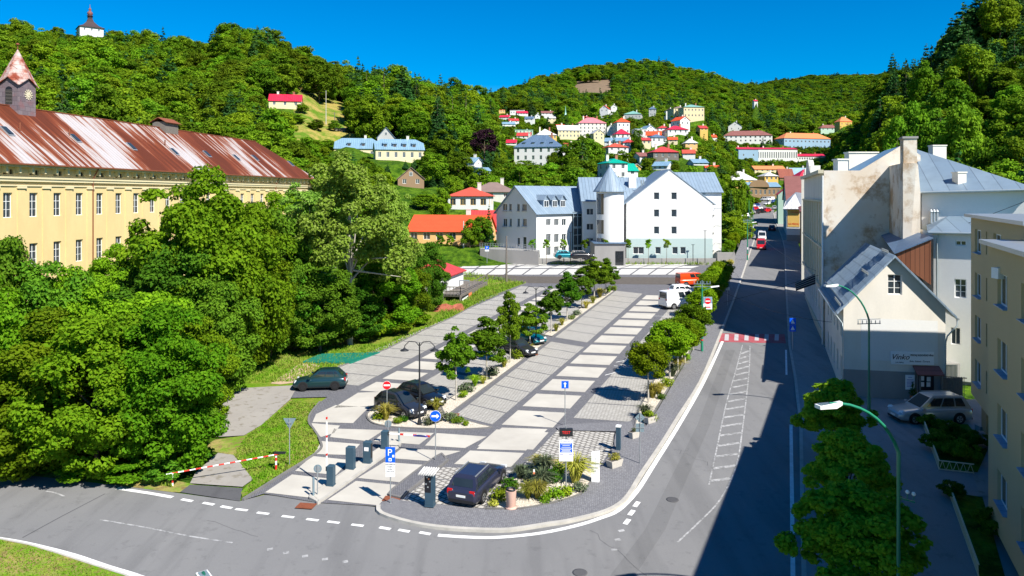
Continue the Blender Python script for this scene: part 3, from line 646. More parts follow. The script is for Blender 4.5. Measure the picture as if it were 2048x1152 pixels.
    for x, y in ((374, 1001), (417, 1008), (453, 1015), (770, 1057), (808, 1062), (850, 1067)): ribbon('x', [(x - 11, y - 2), (x + 11, y + 2)], .22, '', .018, build=False, mb=mb)
    for x, y in ((483, 1020), (526, 1027), (576, 1034), (625, 1040), (667, 1045), (715, 1051)): ribbon('x', [(x - 12, y - 1.5), (x + 12, y + 1.5)], .20, '', .018, build=False, mb=mb)
    for x, y in ((1273, 1009), (1263, 1026), (1254, 1044)): ribbon('x', [(x - 4, y + 5), (x + 4, y - 5)], .25, '', .018, build=False, mb=mb)
    ribbon('x', [(1582, 850), (1584, 1000), (1586, 1160), (1600, 1500)], .2, '', .018, build=False, mb=mb)
    ribbon('x', [(1573, 750), (1572, 700)], .16, '', .018, build=False, mb=mb)
    tag(mb.build('road_marking', 'marking_white'), kind='structure')
    mb = MB()
    for x, y in ((1243, 1062), (1235, 1080), (1228, 1100), (540, 1099), (572, 1106), (610, 1113), (650, 1119), (690, 1124)): ribbon('x', [(x - 6, y + 1), (x + 6, y - 1)], .2, '', .018, build=False, mb=mb)
    ribbon('x', smoothpts([(200, 1040), (300, 1057), (380, 1073), (465, 1086)], 3), .10, '', .018, build=False, mb=mb)
    ribbon('x', smoothpts([(92, 983), (110, 986), (128, 993)], 3), .10, '', .018, build=False, mb=mb)
    ribbon('x', smoothpts([(1355, 1085), (1400, 1043), (1440, 1000), (1472, 935), (1486, 850), (1498, 745), (1500, 692)], 4), .09, '', .018, build=False, mb=mb)
    ribbon('x', smoothpts([(1418, 970), (1432, 905), (1452, 810), (1472, 740), (1485, 690)], 4), .09, '', .018, build=False, mb=mb)
    for i in range(17):
        y = 323 + 1 / (1 / (960 - 323) + (1 / (705 - 323) - 1 / (960 - 323)) * i / 16)
        xl = np.interp(y, [690, 740, 810, 905, 970], [1485, 1472, 1452, 1432, 1418]); xr = np.interp(y, [692, 745, 850, 935, 1000], [1499, 1497, 1486, 1472, 1440])
        ribbon('x', [(xl, y + 3), (xr, y - 3)], .28, '', .018, build=False, mb=mb)
    tag(mb.build('faded_road_marking', 'marking_faded'), kind='structure')
    tag(ribbon('asphalt_seam', [(45, 1076), (120, 1035), (210, 988)], .07, 'asphalt_dark', .017), kind='structure')
    sheet('crossing', [(1440, 667), (1569, 669), (1572, 687), (1437, 684)], 'crossing_red', .017)
    mb = MB()
    for c in (265, 335, 408, 482, 552, 625):
        x = 1380 + c / 3.6; mb.face([G(x - 3.8, 668.8, .022), G(x + 4.2, 669, .022), G(x + 3.6, 681.5, .022), G(x - 4.8, 681.2, .022)])
    tag(mb.build('crossing_stripe', 'crossing_white'), kind='structure')
    # cracks and sealed repairs
    mb = MB(); rc = random.Random(12)
    for x0, y0, x1, y1 in ((1180, 1060, 1300, 1152), (1350, 900, 1420, 930), (1500, 560, 1560, 600), (420, 1040, 520, 1075)):
        n = 9; ribbon('x', [(x0 + (x1 - x0) * i / n + rc.uniform(-7, 7), y0 + (y1 - y0) * i / n + rc.uniform(-2.5, 2.5)) for i in range(n + 1)], .025, '', .016, build=False, mb=mb)
    tag(mb.build('road_crack', 'asphalt_dark'), kind='structure')
    for px, py, lb in ((1160, 1146, 'dark round manhole cover in the road at the bottom edge'), (1345, 1000, 'dark manhole cover in the road beside the white edge line')):
        mb = MB(); mb.lathe([(.33, 0), (.33, .018), (.26, .02), (.01, .02)], 18, G(px, py, .013)); tag(mb.build('manhole_cover', 'asphalt_dark'), lb, 'manhole')
    # covers
    for nm, px, py, r, mat, lb in (('manhole_cover', 1109, 925, .42, 'manhole_tan', 'round tan manhole cover in the brick apron behind the grass bed'),):
        mb = MB(); c = G(px, py, .07); mb.lathe([(r + .1, -.02), (r + .1, 0), (r, .002), (r, .02), (0.01, .02)], 20, c); tag(mb.build(nm, mat), lb, 'manhole')
    for px, py, lb in ((612, 1014, 'rusty drain grate in the asphalt in front of the barrier island'), (784, 1000, 'rusty drain grate at the foot of the blue parking sign'), (905, 831, 'rusty drain grate beside the near end of the tree strip'), (1066, 710, 'rusty drain grate halfway along the tree strip')):
        mb = MB(); c = G(px, py, .075)
        for i in range(9): mb.box(-.42 + i * .1, -.28, 0, -.42 + i * .1 + .06, .28, .02)
        mb.box(-.46, -.32, -.02, .46, .32, .006); tag(mb.build('drain_grate', 'rust_cover', None, c, -.15), lb, 'drain')
# ---------------------------------------------------------------- building kit
WCACHE = {}
def window_at(parent, x, y, z, rot, ww, wh, style='two', frame='trim_white', glass='window_glass', inset=0.0, sill=None, sub=True, label=None):
    """a window facing local -y, bottom centre at (x, y, z)"""
    key = (round(ww, 2), round(wh, 2), style, frame, glass, sill, sub)
    if key not in WCACHE:
        t = .07 if ww > .7 else .05; a = MB(); h = ww / 2
        a.box(-h, -.03, 0, -h + t, .03, wh); a.box(h - t, -.03, 0, h, .03, wh); a.box(-h + t, -.03, 0, h - t, .03, t); a.box(-h + t, -.03, wh - t, h - t, .03, wh)
        if style in ('two', 'cross', 'six'): a.box(-t / 2, -.025, t, t / 2, .025, wh - t)
        if style in ('cross', 'six'): a.box(-h + t, -.022, wh * .64, -t / 2, .022, wh * .64 + t * .8); a.box(t / 2, -.022, wh * .64, h - t, .022, wh * .64 + t * .8)
        if style == 'six': a.box(-h + t, -.02, wh * .32, -t / 2, .02, wh * .32 + t * .5); a.box(t / 2, -.02, wh * .32, h - t, .02, wh * .32 + t * .5)
        s_ = None
        if sill: s_ = MB(); s_.box(-h - .08, -.22, -.07, h + .08, .02, -.005)
        g = MB(); g.face([(-h + t, .0, t), (h - t, .0, t), (h - t, .0, wh - t), (-h + t, .0, wh - t)])
        if not sub:
            a.k = 1; a.face([(-h + t, .0, t), (h - t, .0, t), (h - t, .0, wh - t), (-h + t, .0, wh - t)])
        WCACHE[key] = (a, g, s_, {})
    a, g, s_, me = WCACHE[key]
    if 'w' not in me:
        o = a.build('window', [frame] if sub else [frame, glass], parent); me['w'] = o.data
        me['p'] = None
    else:
        o = bpy.data.objects.new('window', me['w']); COL.objects.link(o); o.parent = parent
    o.location = (x, y, z); o.rotation_euler = (0, 0, rot)
    if sub:
        if me['p'] is None: p = g.build('pane', glass, o); me['p'] = p.data
        else: p = bpy.data.objects.new('pane', me['p']); COL.objects.link(p); p.parent = o
    if s_:
        if 's' not in me: q = s_.build('sill', sill, o); me['s'] = q.data
        else: q = bpy.data.objects.new('sill', me['s']); COL.objects.link(q); q.parent = o
    return o
def wallh(mb, O, ang, L, z0, z1, holes, depth=.18, back=False):
    """wall from O along direction ang, outer side on the right-hand (local -y); holes = (u0,u1,v0,v1)"""
    ux = Vector((math.cos(ang), math.sin(ang), 0)); inn = Vector((-math.sin(ang), math.cos(ang), 0)); O = Vector((O[0], O[1], 0))
    us = sorted({0, L} | {u for h in holes for u in h[:2]}); vs_ = sorted({z0, z1} | {v for h in holes for v in h[2:4]})
    pt = lambda u, v, d=0: O + ux * u + inn * d + Vector((0, 0, v))
    for i in range(len(us) - 1):
        for j in range(len(vs_) - 1):
            uc = (us[i] + us[i + 1]) / 2; vc = (vs_[j] + vs_[j + 1]) / 2
            if any(h[0] < uc < h[1] and h[2] < vc < h[3] for h in holes): continue
            mb.face([pt(us[i], vs_[j]), pt(us[i + 1], vs_[j]), pt(us[i + 1], vs_[j + 1]), pt(us[i], vs_[j + 1])])
    for a, b, c, d in [h[:4] for h in holes]:
        mb.face([pt(a, c), pt(a, c, depth), pt(a, d, depth), pt(a, d)][::-1]); mb.face([pt(b, c), pt(b, c, depth), pt(b, d, depth), pt(b, d)])
        mb.face([pt(a, d), pt(a, d, depth), pt(b, d, depth), pt(b, d)][::-1]); mb.face([pt(a, c), pt(b, c), pt(b, c, depth), pt(a, c, depth)])
def gableh(mb, q, L, e0, t_, top, holes, y=0):
    """gable triangle in plane q(u, z) with window holes that share one row"""
    zl = lambda u: e0 + (top - e0) * u / t_ if u <= t_ else top - (top - e0) * (u - t_) / (L - t_)
    ul = lambda z: t_ * (z - e0) / (top - e0); ur = lambda z: L - (L - t_) * (z - e0) / (top - e0)
    a, b = min(h[2] for h in holes), max(h[3] for h in holes); c = [ul(a)] ; cu = sorted([x for h in holes for x in h[:2]])
    if a > e0: mb.face([q(0, e0), q(L, e0), q(ur(a), a), q(ul(a), a)])
    ed = [(ul(a), ul(b))] + [(x, x) for x in cu] + [(ur(a), ur(b))]
    for i in range(0, len(ed) - 1, 2): mb.face([q(ed[i][0], a), q(ed[i + 1][0], a), q(ed[i + 1][1], b), q(ed[i][1], b)])
    mb.face([q(ul(b), b), q(ur(b), b), q(t_, top)])
def slabpoly(mb, pts, th=.12):
    pts = [Vector(p) for p in pts]; n = (pts[1] - pts[0]).cross(pts[2] - pts[0]).normalized()
    if n.z < 0: n = -n
    mb.prism([p - n * th for p in pts], pts)
def roofmesh(kind, x0, x1, y0, y1, h, rh, oh=.4, og=.3, cut=None):
    """returns MB of the roof; footprint x0..x1,y0..y1, eave height h, ridge height h+rh"""
    r = MB(); xc = (x0 + x1) / 2; yc = (y0 + y1) / 2; top = h + rh
    if kind == 'gable':
        sl_ = rh / (yc - y0); e = h - sl_ * oh
        slabpoly(r, [(x0 - og, y0 - oh, e), (x1 + og, y0 - oh, e), (x1 + og, yc, top), (x0 - og, yc, top)])
        slabpoly(r, [(x1 + og, y1 + oh, e), (x0 - og, y1 + oh, e), (x0 - og, yc, top), (x1 + og, yc, top)])
    elif kind == 'gfront':
        sl_ = rh / (xc - x0); e = h - sl_ * oh
        slabpoly(r, [(x0 - oh, y1 + og, e), (x0 - oh, y0 - og, e), (xc, y0 - og, top), (xc, y1 + og, top)])
        slabpoly(r, [(x1 + oh, y0 - og, e), (x1 + oh, y1 + og, e), (xc, y1 + og, top), (xc, y0 - og, top)])
    elif kind in ('hip', 'pyr'):
        a, b, c, d = x0 - oh, x1 + oh, y0 - oh, y1 + oh
        if (x1 - x0) >= (y1 - y0): i = min((b - a) / 2 - .01, (d - c) / 2) if kind == 'hip' else (b - a) / 2 - .01; R1 = (a + i, yc, top); R2 = (b - i, yc, top)
        else: i = min((d - c) / 2 - .01, (b - a) / 2); R1 = (xc, c + i, top); R2 = (xc, d - i, top)
        A, B, C, D = (a, c, h), (b, c, h), (b, d, h), (a, d, h)
        if (x1 - x0) >= (y1 - y0): slabpoly(r, [A, B, R2, R1]); slabpoly(r, [C, D, R1, R2]); slabpoly(r, [B, C, R2]); slabpoly(r, [D, A, R1])
        else: slabpoly(r, [A, B, R1]); slabpoly(r, [C, D, R2]); slabpoly(r, [B, C, R2, R1]); slabpoly(r, [D, A, R1, R2])
        r.face([(a, c, h - .1), (a, d, h - .1), (b, d, h - .1), (b, c, h - .1)])
    elif kind == 'jerkin':     # ridge along x, clipped gables
        sl_ = rh / (yc - y0); e = h - sl_ * oh; q = .38; k = (yc - y0) * q; zz = top - rh * q
        slabpoly(r, [(x0 - og, y0 - oh, e), (x1 + og, y0 - oh, e), (x1 + og, yc - k, zz), (x1 - k, yc, top), (x0 + k, yc, top), (x0 - og, yc - k, zz)])
        slabpoly(r, [(x1 + og, y1 + oh, e), (x0 - og, y1 + oh, e), (x0 - og, yc + k, zz), (x0 + k, yc, top), (x1 - k, yc, top), (x1 + og, yc + k, zz)])
        slabpoly(r, [(x1 + og, yc - k, zz), (x1 + og, yc + k, zz), (x1 - k, yc, top)]); slabpoly(r, [(x0 - og, yc + k, zz), (x0 - og, yc - k, zz), (x0 + k, yc, top)])
    elif kind == 'flat':
        r.box(x0 - .2, y0 - .2, h, x1 + .2, y1 + .2, h + .25)
    return r
def house(label, px, Y, pyb, wpx, dep, hpx, kind, rpx, yaw=0, wall='plaster_white', roof='roof_red_metal', win=(4, 2), side=(2, 2), chim=1, name='house', cat='house', ws=(1.0, 1.4), wst='two', oh=.4, dorm=0, sub=False, fixr=None, fr='trim_white', w=None, door=True, smetal=None):
    s = Y / F; wd = w or wpx * s; h = hpx * s; rh = rpx * s; zb = CAMZ - (pyb - HY) * s; X = (px - CX) * s
    e = thing(name, label, cat, (X, Y, zb), R(yaw)); dz = zb - tz0(X, Y + dep / 3)
    c_, s_ = math.cos(R(yaw)), math.sin(R(yaw))
    for uu in (-.35, 0, .35):
        for vv in (.0, .5, .9):
            lx, ly = uu * wd, vv * dep; fx, fy = X + c_ * lx - s_ * ly, Y + s_ * lx + c_ * ly
            FIX.append((fx, fy, zb - tz0(fx, fy), fixr or max(wd, dep) * .45))
    HOUSES.append((X, Y, wd, dep, yaw, proj((X, Y, zb + h + rh))[1], pyb, wpx if not w else w / s))
    x0, x1 = -wd / 2, wd / 2; m = MB()
    def holes(L, spec, off=0):
        cols, rows = spec; o_ = []; st = h / max(rows, 1) if rows else 3
        for r in range(rows):
            for cc in range(cols):
                u = (cc + .5) * L / cols; ww = min(ws[0], L / cols * .55); wh = min(ws[1], st * .55); v = r * st + st * .30
                o_.append((u - ww / 2, u + ww / 2, v, v + wh))
        return o_
    sides = [((x0, 0), 0, wd, win), ((x1, 0), math.pi / 2, dep, side), ((x1, dep), math.pi, wd, (0, 0)), ((x0, dep), -math.pi / 2, dep, side)]
    WL = []
    for O, a, L, sp in sides:
        hl = holes(L, sp); wallh(m, O, a, L, -6, h, hl, .12)
        for q in hl:
            u = (q[0] + q[1]) / 2; WL.append((O[0] + math.cos(a) * u - math.sin(a) * .1, O[1] + math.sin(a) * u + math.cos(a) * .1, q[2], a, q[1] - q[0], q[3] - q[2]))
    yc = dep / 2
    if kind == 'gable':
        m.face([(x1, 0, h), (x1, dep, h), (x1, yc, h + rh - .1)]); m.face([(x0, dep, h), (x0, 0, h), (x0, yc, h + rh - .1)])
    elif kind == 'jerkin':
        k = .40; zz = h + rh * (1 - k) - .1
        m.face([(x1, 0, h), (x1, dep, h), (x1, yc + yc * k, zz), (x1, yc - yc * k, zz)]); m.face([(x0, dep, h), (x0, 0, h), (x0, yc - yc * k, zz), (x0, yc + yc * k, zz)])
    elif kind == 'gfront':
        m.face([(x0, 0, h), (x1, 0, h), (0, 0, h + rh - .1)]); m.face([(x1, dep, h), (x0, dep, h), (0, dep, h + rh - .1)])
    m.build('wall', wall, e)
    rf = roofmesh(kind, x0, x1, 0, dep, h, rh, oh).build('roof', roof, e)
    for q in WL: window_at(e, q[0], q[1], q[2], q[3], q[4], q[5], wst, fr, sub=sub)
    if kind == 'gfront' and rh > 2.2 and wd > 4: window_at(e, 0, -.03, h + rh * .18, 0, .9, 1.1, wst, fr, sub=sub)
    for i in range(chim):
        cx = (-.25 + .5 * i / max(1, chim - 1)) * wd if chim > 1 else .2 * wd; cy = yc
        if kind == 'gfront': cx, cy = (.12 * wd, dep * (.35 + .3 * i))
        q = MB(); zt = h + rh; q.box(cx - .4, cy - .35 + .6, h + rh * .5, cx + .4, cy + .35 + .6, zt + 1.0); q.box(cx - .47, cy - .42 + .6, zt + 1.0, cx + .47, cy + .42 + .6, zt + 1.12); q.build('chimney', 'plaster_white_old' if i % 2 == 0 else 'chimney_brick', rf)
    for i in range(dorm):
        cx = x0 + wd * (i + 1) / (dorm + 1); sl_ = rh / yc; yb = yc * .22; zb_ = h + sl_ * yb; q = MB(); dw = .65
        q.box(cx - dw, yb, zb_ - .2, cx + dw, yb + 1.5, zb_ + 1.0); q.build('dormer', roof, rf)
        window_at(e, cx, yb - .04, zb_ + .05, 0, .9, .85, 'two', 'wood_brown' if 'blue' in roof else fr, sub=sub)
        q = MB(); slabpoly(q, [(cx - dw - .15, yb - .3, zb_ + .95), (cx + dw + .15, yb - .3, zb_ + .95), (cx + dw + .15, yb + 1.9, zb_ + 1.5), (cx - dw - .15, yb + 1.9, zb_ + 1.5)], .08); q.build('dormer_roof', roof, rf)
    return e
HOUSES = []
# ---------------------------------------------------------------- the town on the hillsides
def town():
    H = house
    # left slope
    H('small lonely house with red gable roof and yellow wall on the left hillside', 570, 300, 214, 62, 8, 13, 'gable', 15, 12, 'plaster_cream', 'roof_crimson', (3, 1), (1, 1), 2)
    H('long pale house with light blue roof, left one of the joined pair above the trees', 712, 262, 318, 84, 11, 22, 'jerkin', 22, 8, 'plaster_cream', 'roof_light_blue', (4, 1), (2, 1), 1, dorm=2, ws=(1.1, 1.6))
    H('cream house with light blue clipped roof and four brown dormers above the retaining wall', 800, 240, 322, 96, 11, 24, 'jerkin', 22, 14, 'plaster_cream', 'roof_light_blue', (6, 1), (2, 1), 1, dorm=4, ws=(1.0, 1.7))
    H('grey gabled attic house with red trimmed gable rising behind the light blue roofs', 772, 270, 300, 34, 12, 26, 'gfront', 20, 8, 'plaster_grey', 'roof_mansion', (2, 1), (2, 1), 0)
    H('low cream garage with a slanted roof at the right end of the cream blue-roofed house', 858, 240, 322, 22, 6, 8, 'gable', 4, 14, 'plaster_cream', 'roof_greybrown', (1, 1), (0, 0), 0)
    H('small shed with flat blue-grey roof at the foot of the dry meadow', 684, 290, 262, 26, 5, 5, 'flat', 0, 8, 'wood_grey', 'roof_mansion', (0, 0), (0, 0), 0, name='shed', cat='shed')
    H('house with dark pointed roof and orange patch half hidden by the big poplar', 822, 200, 372, 52, 9, 16, 'gfront', 22, 10, 'plaster_brown', 'roof_greybrown', (2, 1), (2, 1), 0)
    H('blue-grey roofed cottage between the purple tree and the walnut trees', 935, 250, 330, 30, 7, 6, 'gable', 10, -20, 'plaster_white', 'roof_light_blue', (2, 1), (1, 1), 1)
    H('tiny white cottage with blue roof below the electricity pole', 968, 245, 350, 28, 6, 9, 'gable', 7, 20, 'plaster_white', 'roof_light_blue', (2, 1), (1, 1), 0)
    # row behind the white complex
    H('white house with dull red hipped roof and ochre window frames above the orange roof', 936, 172, 418, 82, 9, 26, 'hip', 18, -6, 'plaster_white', 'roof_brick_red', (4, 1), (2, 1), 1, fr='plaster_ochre', ws=(1.3, 1.5))
    H('house with weathered grey-brown hipped roof behind the dull red roofed house', 982, 190, 398, 88, 9, 14, 'hip', 20, -6, 'plaster_white_old', 'roof_greybrown', (3, 1), (2, 1), 1)
    H('long low house with bright orange-red tiled roof and peach walls behind the birch', 892, 141, 487, 160, 10, 26, 'gable', 30, -10, 'plaster_peach', 'roof_orange', (6, 1), (2, 1), 1, ws=(1.3, 1.5), dorm=0)
    H('house with red metal gable roof squeezed between the orange roof and the grey gable', 968, 150, 475, 64, 8, 16, 'gable', 38, -8, 'plaster_grey', 'roof_red_metal', (1, 1), (1, 1), 0)
    H('white house with red roof beside the wooden deck, mostly hidden by trees', 857, 101, 612, 86, 7, 62, 'hip', 26, -12, 'plaster_white', 'roof_red_metal', (0, 0), (0, 0), 0)
    # mansion and neighbours
    H('big white mansion with blue hipped roof, green windows and tall white chimneys', 1074, 335, 338, 94, 14, 44, 'hip', 26, -14, 'plaster_white', 'roof_mansion', (6, 3), (4, 3), 2, name='mansion', cat='mansion', ws=(1.1, 2.0), dorm=4, fr='plaster_mint')
    H('white villa with a bright teal green roof above the round stair tower', 1237, 215, 358, 40, 8, 32, 'hip', 10, 18, 'plaster_white', 'roof_teal', (2, 2), (2, 2), 2, cat='villa')
    H('low annexe with teal green roof on the right of the teal roofed villa', 1265, 218, 352, 24, 6, 12, 'gable', 14, 18, 'plaster_white', 'roof_teal', (1, 1), (1, 1), 0, name='annexe', cat='annexe')
    H('little yellow house right of the teal roofs', 1274, 260, 340, 16, 6, 7, 'gfront', 6, 0, 'plaster_ochre', 'roof_white_metal', (1, 1), (1, 1), 0)
    # upper town, left group
    T = [
     ('orange flat-topped house highest on the left of the far town', 1002, 700, 226, 16, 12, 6, 'flat', 0, 0, 'plaster_peach', 'roof_orange', (3, 1)),
     ('white block with pale flat roof beside the orange flat-topped house', 1033, 690, 229, 26, 12, 8, 'flat', 0, 0, 'plaster_white', 'roof_white_metal', (5, 1)),
     ('long house with red roof right of the white flat block', 1045, 670, 230, 22, 9, 4, 'gable', 5, 6, 'plaster_white', 'roof_crimson', (4, 1)),
     ('crimson roofed house at the left edge of the far town', 1008, 640, 238, 20, 9, 4, 'gable', 5, -12, 'plaster_white', 'roof_crimson', (3, 1)),
     ('brown roofed house below the wooded hill, left of centre', 1097, 720, 230, 28, 10, 4, 'gable', 5, 4, 'plaster_white', 'roof_brown', (4, 1)),
     ('small white house under the brown roofed house', 1075, 660, 236, 10, 8, 5, 'gfront', 4, 0, 'plaster_white', 'roof_white_metal', (1, 1)),
     ('small cream house right below the brown roofed house', 1104, 650, 242, 15, 8, 6, 'gable', 4, 5, 'plaster_cream', 'roof_white_metal', (2, 1)),
     ('blue roofed cottage at the far left below the crimson roof', 1018, 560, 252, 26, 8, 4, 'gable', 5, 10, 'plaster_white', 'roof_light_blue', (3, 1)),
     ('mint green low building left of the white roofed school', 1048, 520, 268, 36, 9, 8, 'flat', 0, 3, 'plaster_mint', 'roof_copper', (5, 1)),
     ('house with red roof directly left of the yellow school', 1047, 480, 279, 28, 8, 8, 'gable', 7, -8, 'plaster_white', 'roof_red_metal', (3, 1)),
     ('yellow school building with broad white hipped roof', 1094, 455, 288, 40, 12, 18, 'hip', 14, 10, 'plaster_ochre', 'roof_white_metal', (5, 2)),
     ('long yellow school wing with white roof joined to the pink roofed block', 1138, 480, 276, 44, 10, 16, 'gable', 11, 8, 'plaster_cream', 'roof_white_metal', (6, 2)),
     ('four storey grey stone block with pink hipped roof in the middle of the far town', 1185, 500, 274, 56, 14, 28, 'hip', 13, 6, 'plaster_white_old', 'roof_pink', (7, 4)),
     ('small house with scarlet roof at the left edge of the far valley gap', 1028, 590, 246, 20, 8, 5, 'gable', 5, 8, 'plaster_white', 'roof_red_metal', (2, 1)),
     ('house with pale grey roof between the crimson roofs of the upper left town', 1058, 610, 242, 18, 8, 5, 'gable', 5, -10, 'plaster_white', 'roof_mansion', (2, 1)),
     ('cottage with orange roof under the copper chapel spire', 1122, 500, 258, 16, 8, 5, 'gable', 5, 6, 'plaster_cream', 'roof_orange', (2, 1)),
     ('house with crimson roof peeping out left of the mansion roof', 1022, 430, 290, 20, 8, 5, 'gable', 7, -6, 'plaster_white', 'roof_crimson', (2, 1)),
     ('cottage with dull red roof right of the mansion chimneys', 1142, 400, 298, 22, 8, 6, 'gable', 7, 10, 'plaster_white', 'roof_brick_red', (2, 1)),
     ('white house with light roof right of the pink roofed block', 1222, 480, 262, 16, 8, 7, 'gfront', 6, 0, 'plaster_white', 'roof_white_metal', (1, 1)),
     ('house with red roof between the flat building and the crimson mansard', 1328, 470, 262, 22, 8, 6, 'hip', 6, 4, 'plaster_white', 'roof_red_metal', (2, 1)),
     ('cream cottage with orange roof below the crimson mansard', 1346, 400, 285, 18, 8, 6, 'gable', 6, -8, 'plaster_cream', 'roof_orange', (2, 1)),
     ('small house with brown roof left of the dark timber house', 1290, 310, 318, 22, 8, 6, 'gable', 8, 12, 'plaster_white', 'roof_brown', (2, 1)),
     ('white cottage with red roof in the trees right of the dark timber house', 1378, 310, 312, 24, 8, 6, 'gable', 8, -10, 'plaster_white', 'roof_brick_red', (2, 1)),
     ('low house with light blue roof at the foot of the central wood', 1402, 290, 330, 30, 8, 5, 'gable', 8, 5, 'plaster_white', 'roof_light_blue', (3, 1)),
     ('tiny white house with scarlet roof highest on the central town slope', 1172, 680, 240, 12, 8, 4, 'gable', 4, 0, 'plaster_white', 'roof_red_metal', (1, 1)),
     ('white house with dark hipped roof above the academy wings', 1340, 640, 226, 16, 8, 5, 'hip', 5, 0, 'plaster_white', 'roof_dark', (2, 1)),
     ('small yellow house with red roof left of the long brown-roofed school', 1408, 480, 262, 16, 8, 6, 'gable', 6, 6, 'plaster_ochre', 'roof_red_metal', (2, 1)),
     ('small cream gabled house in front of the pink roofed block', 1198, 440, 280, 22, 8, 14, 'gfront', 8, 12, 'plaster_cream', 'roof_white_metal', (2, 2)),
     ('small house with orange roof and white gable highest under the wooded hill', 1208, 640, 225, 18, 9, 8, 'gfront', 7, -20, 'plaster_white', 'roof_orange', (2, 1)),
     ('tiny white house behind the highest orange roof', 1228, 660, 218, 12, 7, 5, 'gfront', 4, 0, 'plaster_white', 'roof_white_metal', (1, 1)),
     ('white tower house with orange-red pyramid roof', 1247, 470, 268, 26, 9, 24, 'pyr', 10, 8, 'plaster_white', 'roof_orange', (3, 2)),
     ('house with stepped red roof under the white tower house', 1246, 440, 276, 28, 9, 8, 'hip', 12, 6, 'plaster_white', 'roof_crimson', (3, 1)),
     ('blue-grey roofed house with white gable below the pink block', 1232, 400, 290, 46, 9, 8, 'gable', 8, -14, 'plaster_white', 'roof_light_blue', (4, 1)),
     ('white flat building right of the stepped red roofs', 1282, 450, 268, 24, 9, 10, 'flat', 0, 4, 'plaster_white', 'roof_copper', (3, 1)),
     ('white gabled house with pale blue roof right of the tower house', 1302, 455, 267, 24, 9, 9, 'gfront', 8, 18, 'plaster_white', 'roof_light_blue', (2, 1)),
     ('cream house with red tiled roof in the middle distance', 1307, 430, 278, 30, 8, 8, 'gable', 9, -12, 'plaster_cream', 'roof_orange', (3, 1)),
     ('white house with grey-blue hipped roof below the red tiled roof', 1318, 400, 286, 32, 9, 11, 'hip', 8, 10, 'plaster_white', 'roof_mansion', (3, 1)),
     ('house with scarlet hipped roof left of the grey-blue hipped roof', 1258, 360, 293, 24, 8, 8, 'hip', 8, 0, 'plaster_white', 'roof_red_metal', (2, 1)),
     ('small cream house with scarlet roof between two conifers', 1293, 365, 290, 18, 8, 10, 'gable', 6, 5, 'plaster_cream', 'roof_red_metal', (2, 1)),
     ('white house with dark red hipped roof in the trees above the teal villa', 1237, 330, 303, 42, 9, 9, 'hip', 9, 12, 'plaster_white', 'roof_brick_red', (3, 1)),
     ('dark timber house with wide red roof in the trees right of centre', 1332, 300, 318, 52, 9, 14, 'hip', 12, 6, 'wood_grey', 'roof_red_metal', (4, 1)),
     ('white workshop with light grey gabled roof below the wide red roof', 1320, 255, 340, 30, 8, 9, 'gable', 9, -25, 'plaster_white', 'roof_light_blue', (3, 1)),
     ('big dark green copper roofed hall under the wooded hill', 1265, 700, 238, 34, 18, 10, 'hip', 8, -14, 'plaster_grey', 'roof_copper', (5, 1)),
     ('slate blue hall half hidden by tall conifers under the wooded hill', 1305, 690, 232, 14, 14, 14, 'hip', 6, -10, 'plaster_grey', 'roof_mansion', (2, 2)),
     ('cream academy wing with dark flat roof, left part of the grand building on the hill', 1362, 560, 234, 30, 14, 18, 'hip', 5, 8, 'plaster_cream', 'roof_greybrown', (4, 2)),
     ('cream academy building with copper roof and tall chimneys on the hill', 1388, 545, 236, 42, 14, 22, 'hip', 7, 5, 'plaster_cream', 'roof_copper', (6, 2)),
     ('white house with crimson mansard roof right of centre', 1356, 430, 268, 42, 10, 9, 'hip', 9, 6, 'plaster_white', 'roof_crimson', (4, 1)),
     ('white gabled house with red roof behind the crimson mansard', 1370, 460, 252, 24, 9, 12, 'gfront', 8, 25, 'plaster_white', 'roof_orange', (2, 1)),
     ('pale pyramid roofed pavilion with pink wall among dark trees', 1383, 390, 292, 24, 8, 6, 'pyr', 10, 0, 'plaster_peach', 'roof_white_metal', (2, 1)),
     ('white house with grey gable and turret above the long school', 1470, 700, 262, 26, 9, 10, 'gfront', 9, -16, 'plaster_white', 'roof_mansion', (2, 1)),
     ('tiny red roofed house left of the long brown-roofed school', 1428, 560, 278, 12, 7, 4, 'gable', 5, 0, 'plaster_white', 'roof_orange', (1, 1)),
     ('tiny red roof deep in the far forest', 1512, 800, 205, 7, 6, 3, 'gable', 3, 0, 'plaster_white', 'roof_crimson', (1, 1)),
     ('long white school with brown-pink hipped roof on the far slope', 1496, 600, 285, 94, 14, 14, 'hip', 11, -8, 'plaster_white', 'roof_brown', (10, 2)),
     ('long school with orange hipped roof and blue-grey front', 1615, 620, 299, 106, 14, 22, 'hip', 12, 14, 'plaster_blue', 'roof_orange_soft', (12, 2)),
     ('small mint house with violet roof above the orange school roof', 1660, 720, 262, 38, 9, 6, 'hip', 7, 3, 'plaster_mint', 'roof_brown', (4, 1)),
     ('yellow villa with orange hipped roof and two chimneys on the right slope', 1692, 700, 252, 26, 9, 9, 'hip', 10, 8, 'plaster_ochre', 'roof_orange_soft', (3, 1)),
     ('white glazed sports hall with flat crimson roof', 1555, 520, 324, 82, 14, 26, 'gable', 4, 4, 'plaster_white', 'roof_crimson', (18, 1)),
     ('blue clad end block of the sports hall', 1497, 512, 318, 42, 16, 20, 'gable', 5, 8, 'plaster_blue', 'roof_crimson', (2, 1)),
     ('long low white annexe with crimson roof right of the sports hall', 1622, 525, 322, 60, 10, 10, 'gable', 5, 2, 'plaster_white', 'roof_crimson', (12, 1)),
     ('brick red roofed house in the trees at the right edge of the photo', 1992, 235, 290, 54, 8, 22, 'gable', 22, -20, 'plaster_white', 'roof_brick_red', (2, 1)),
    ]
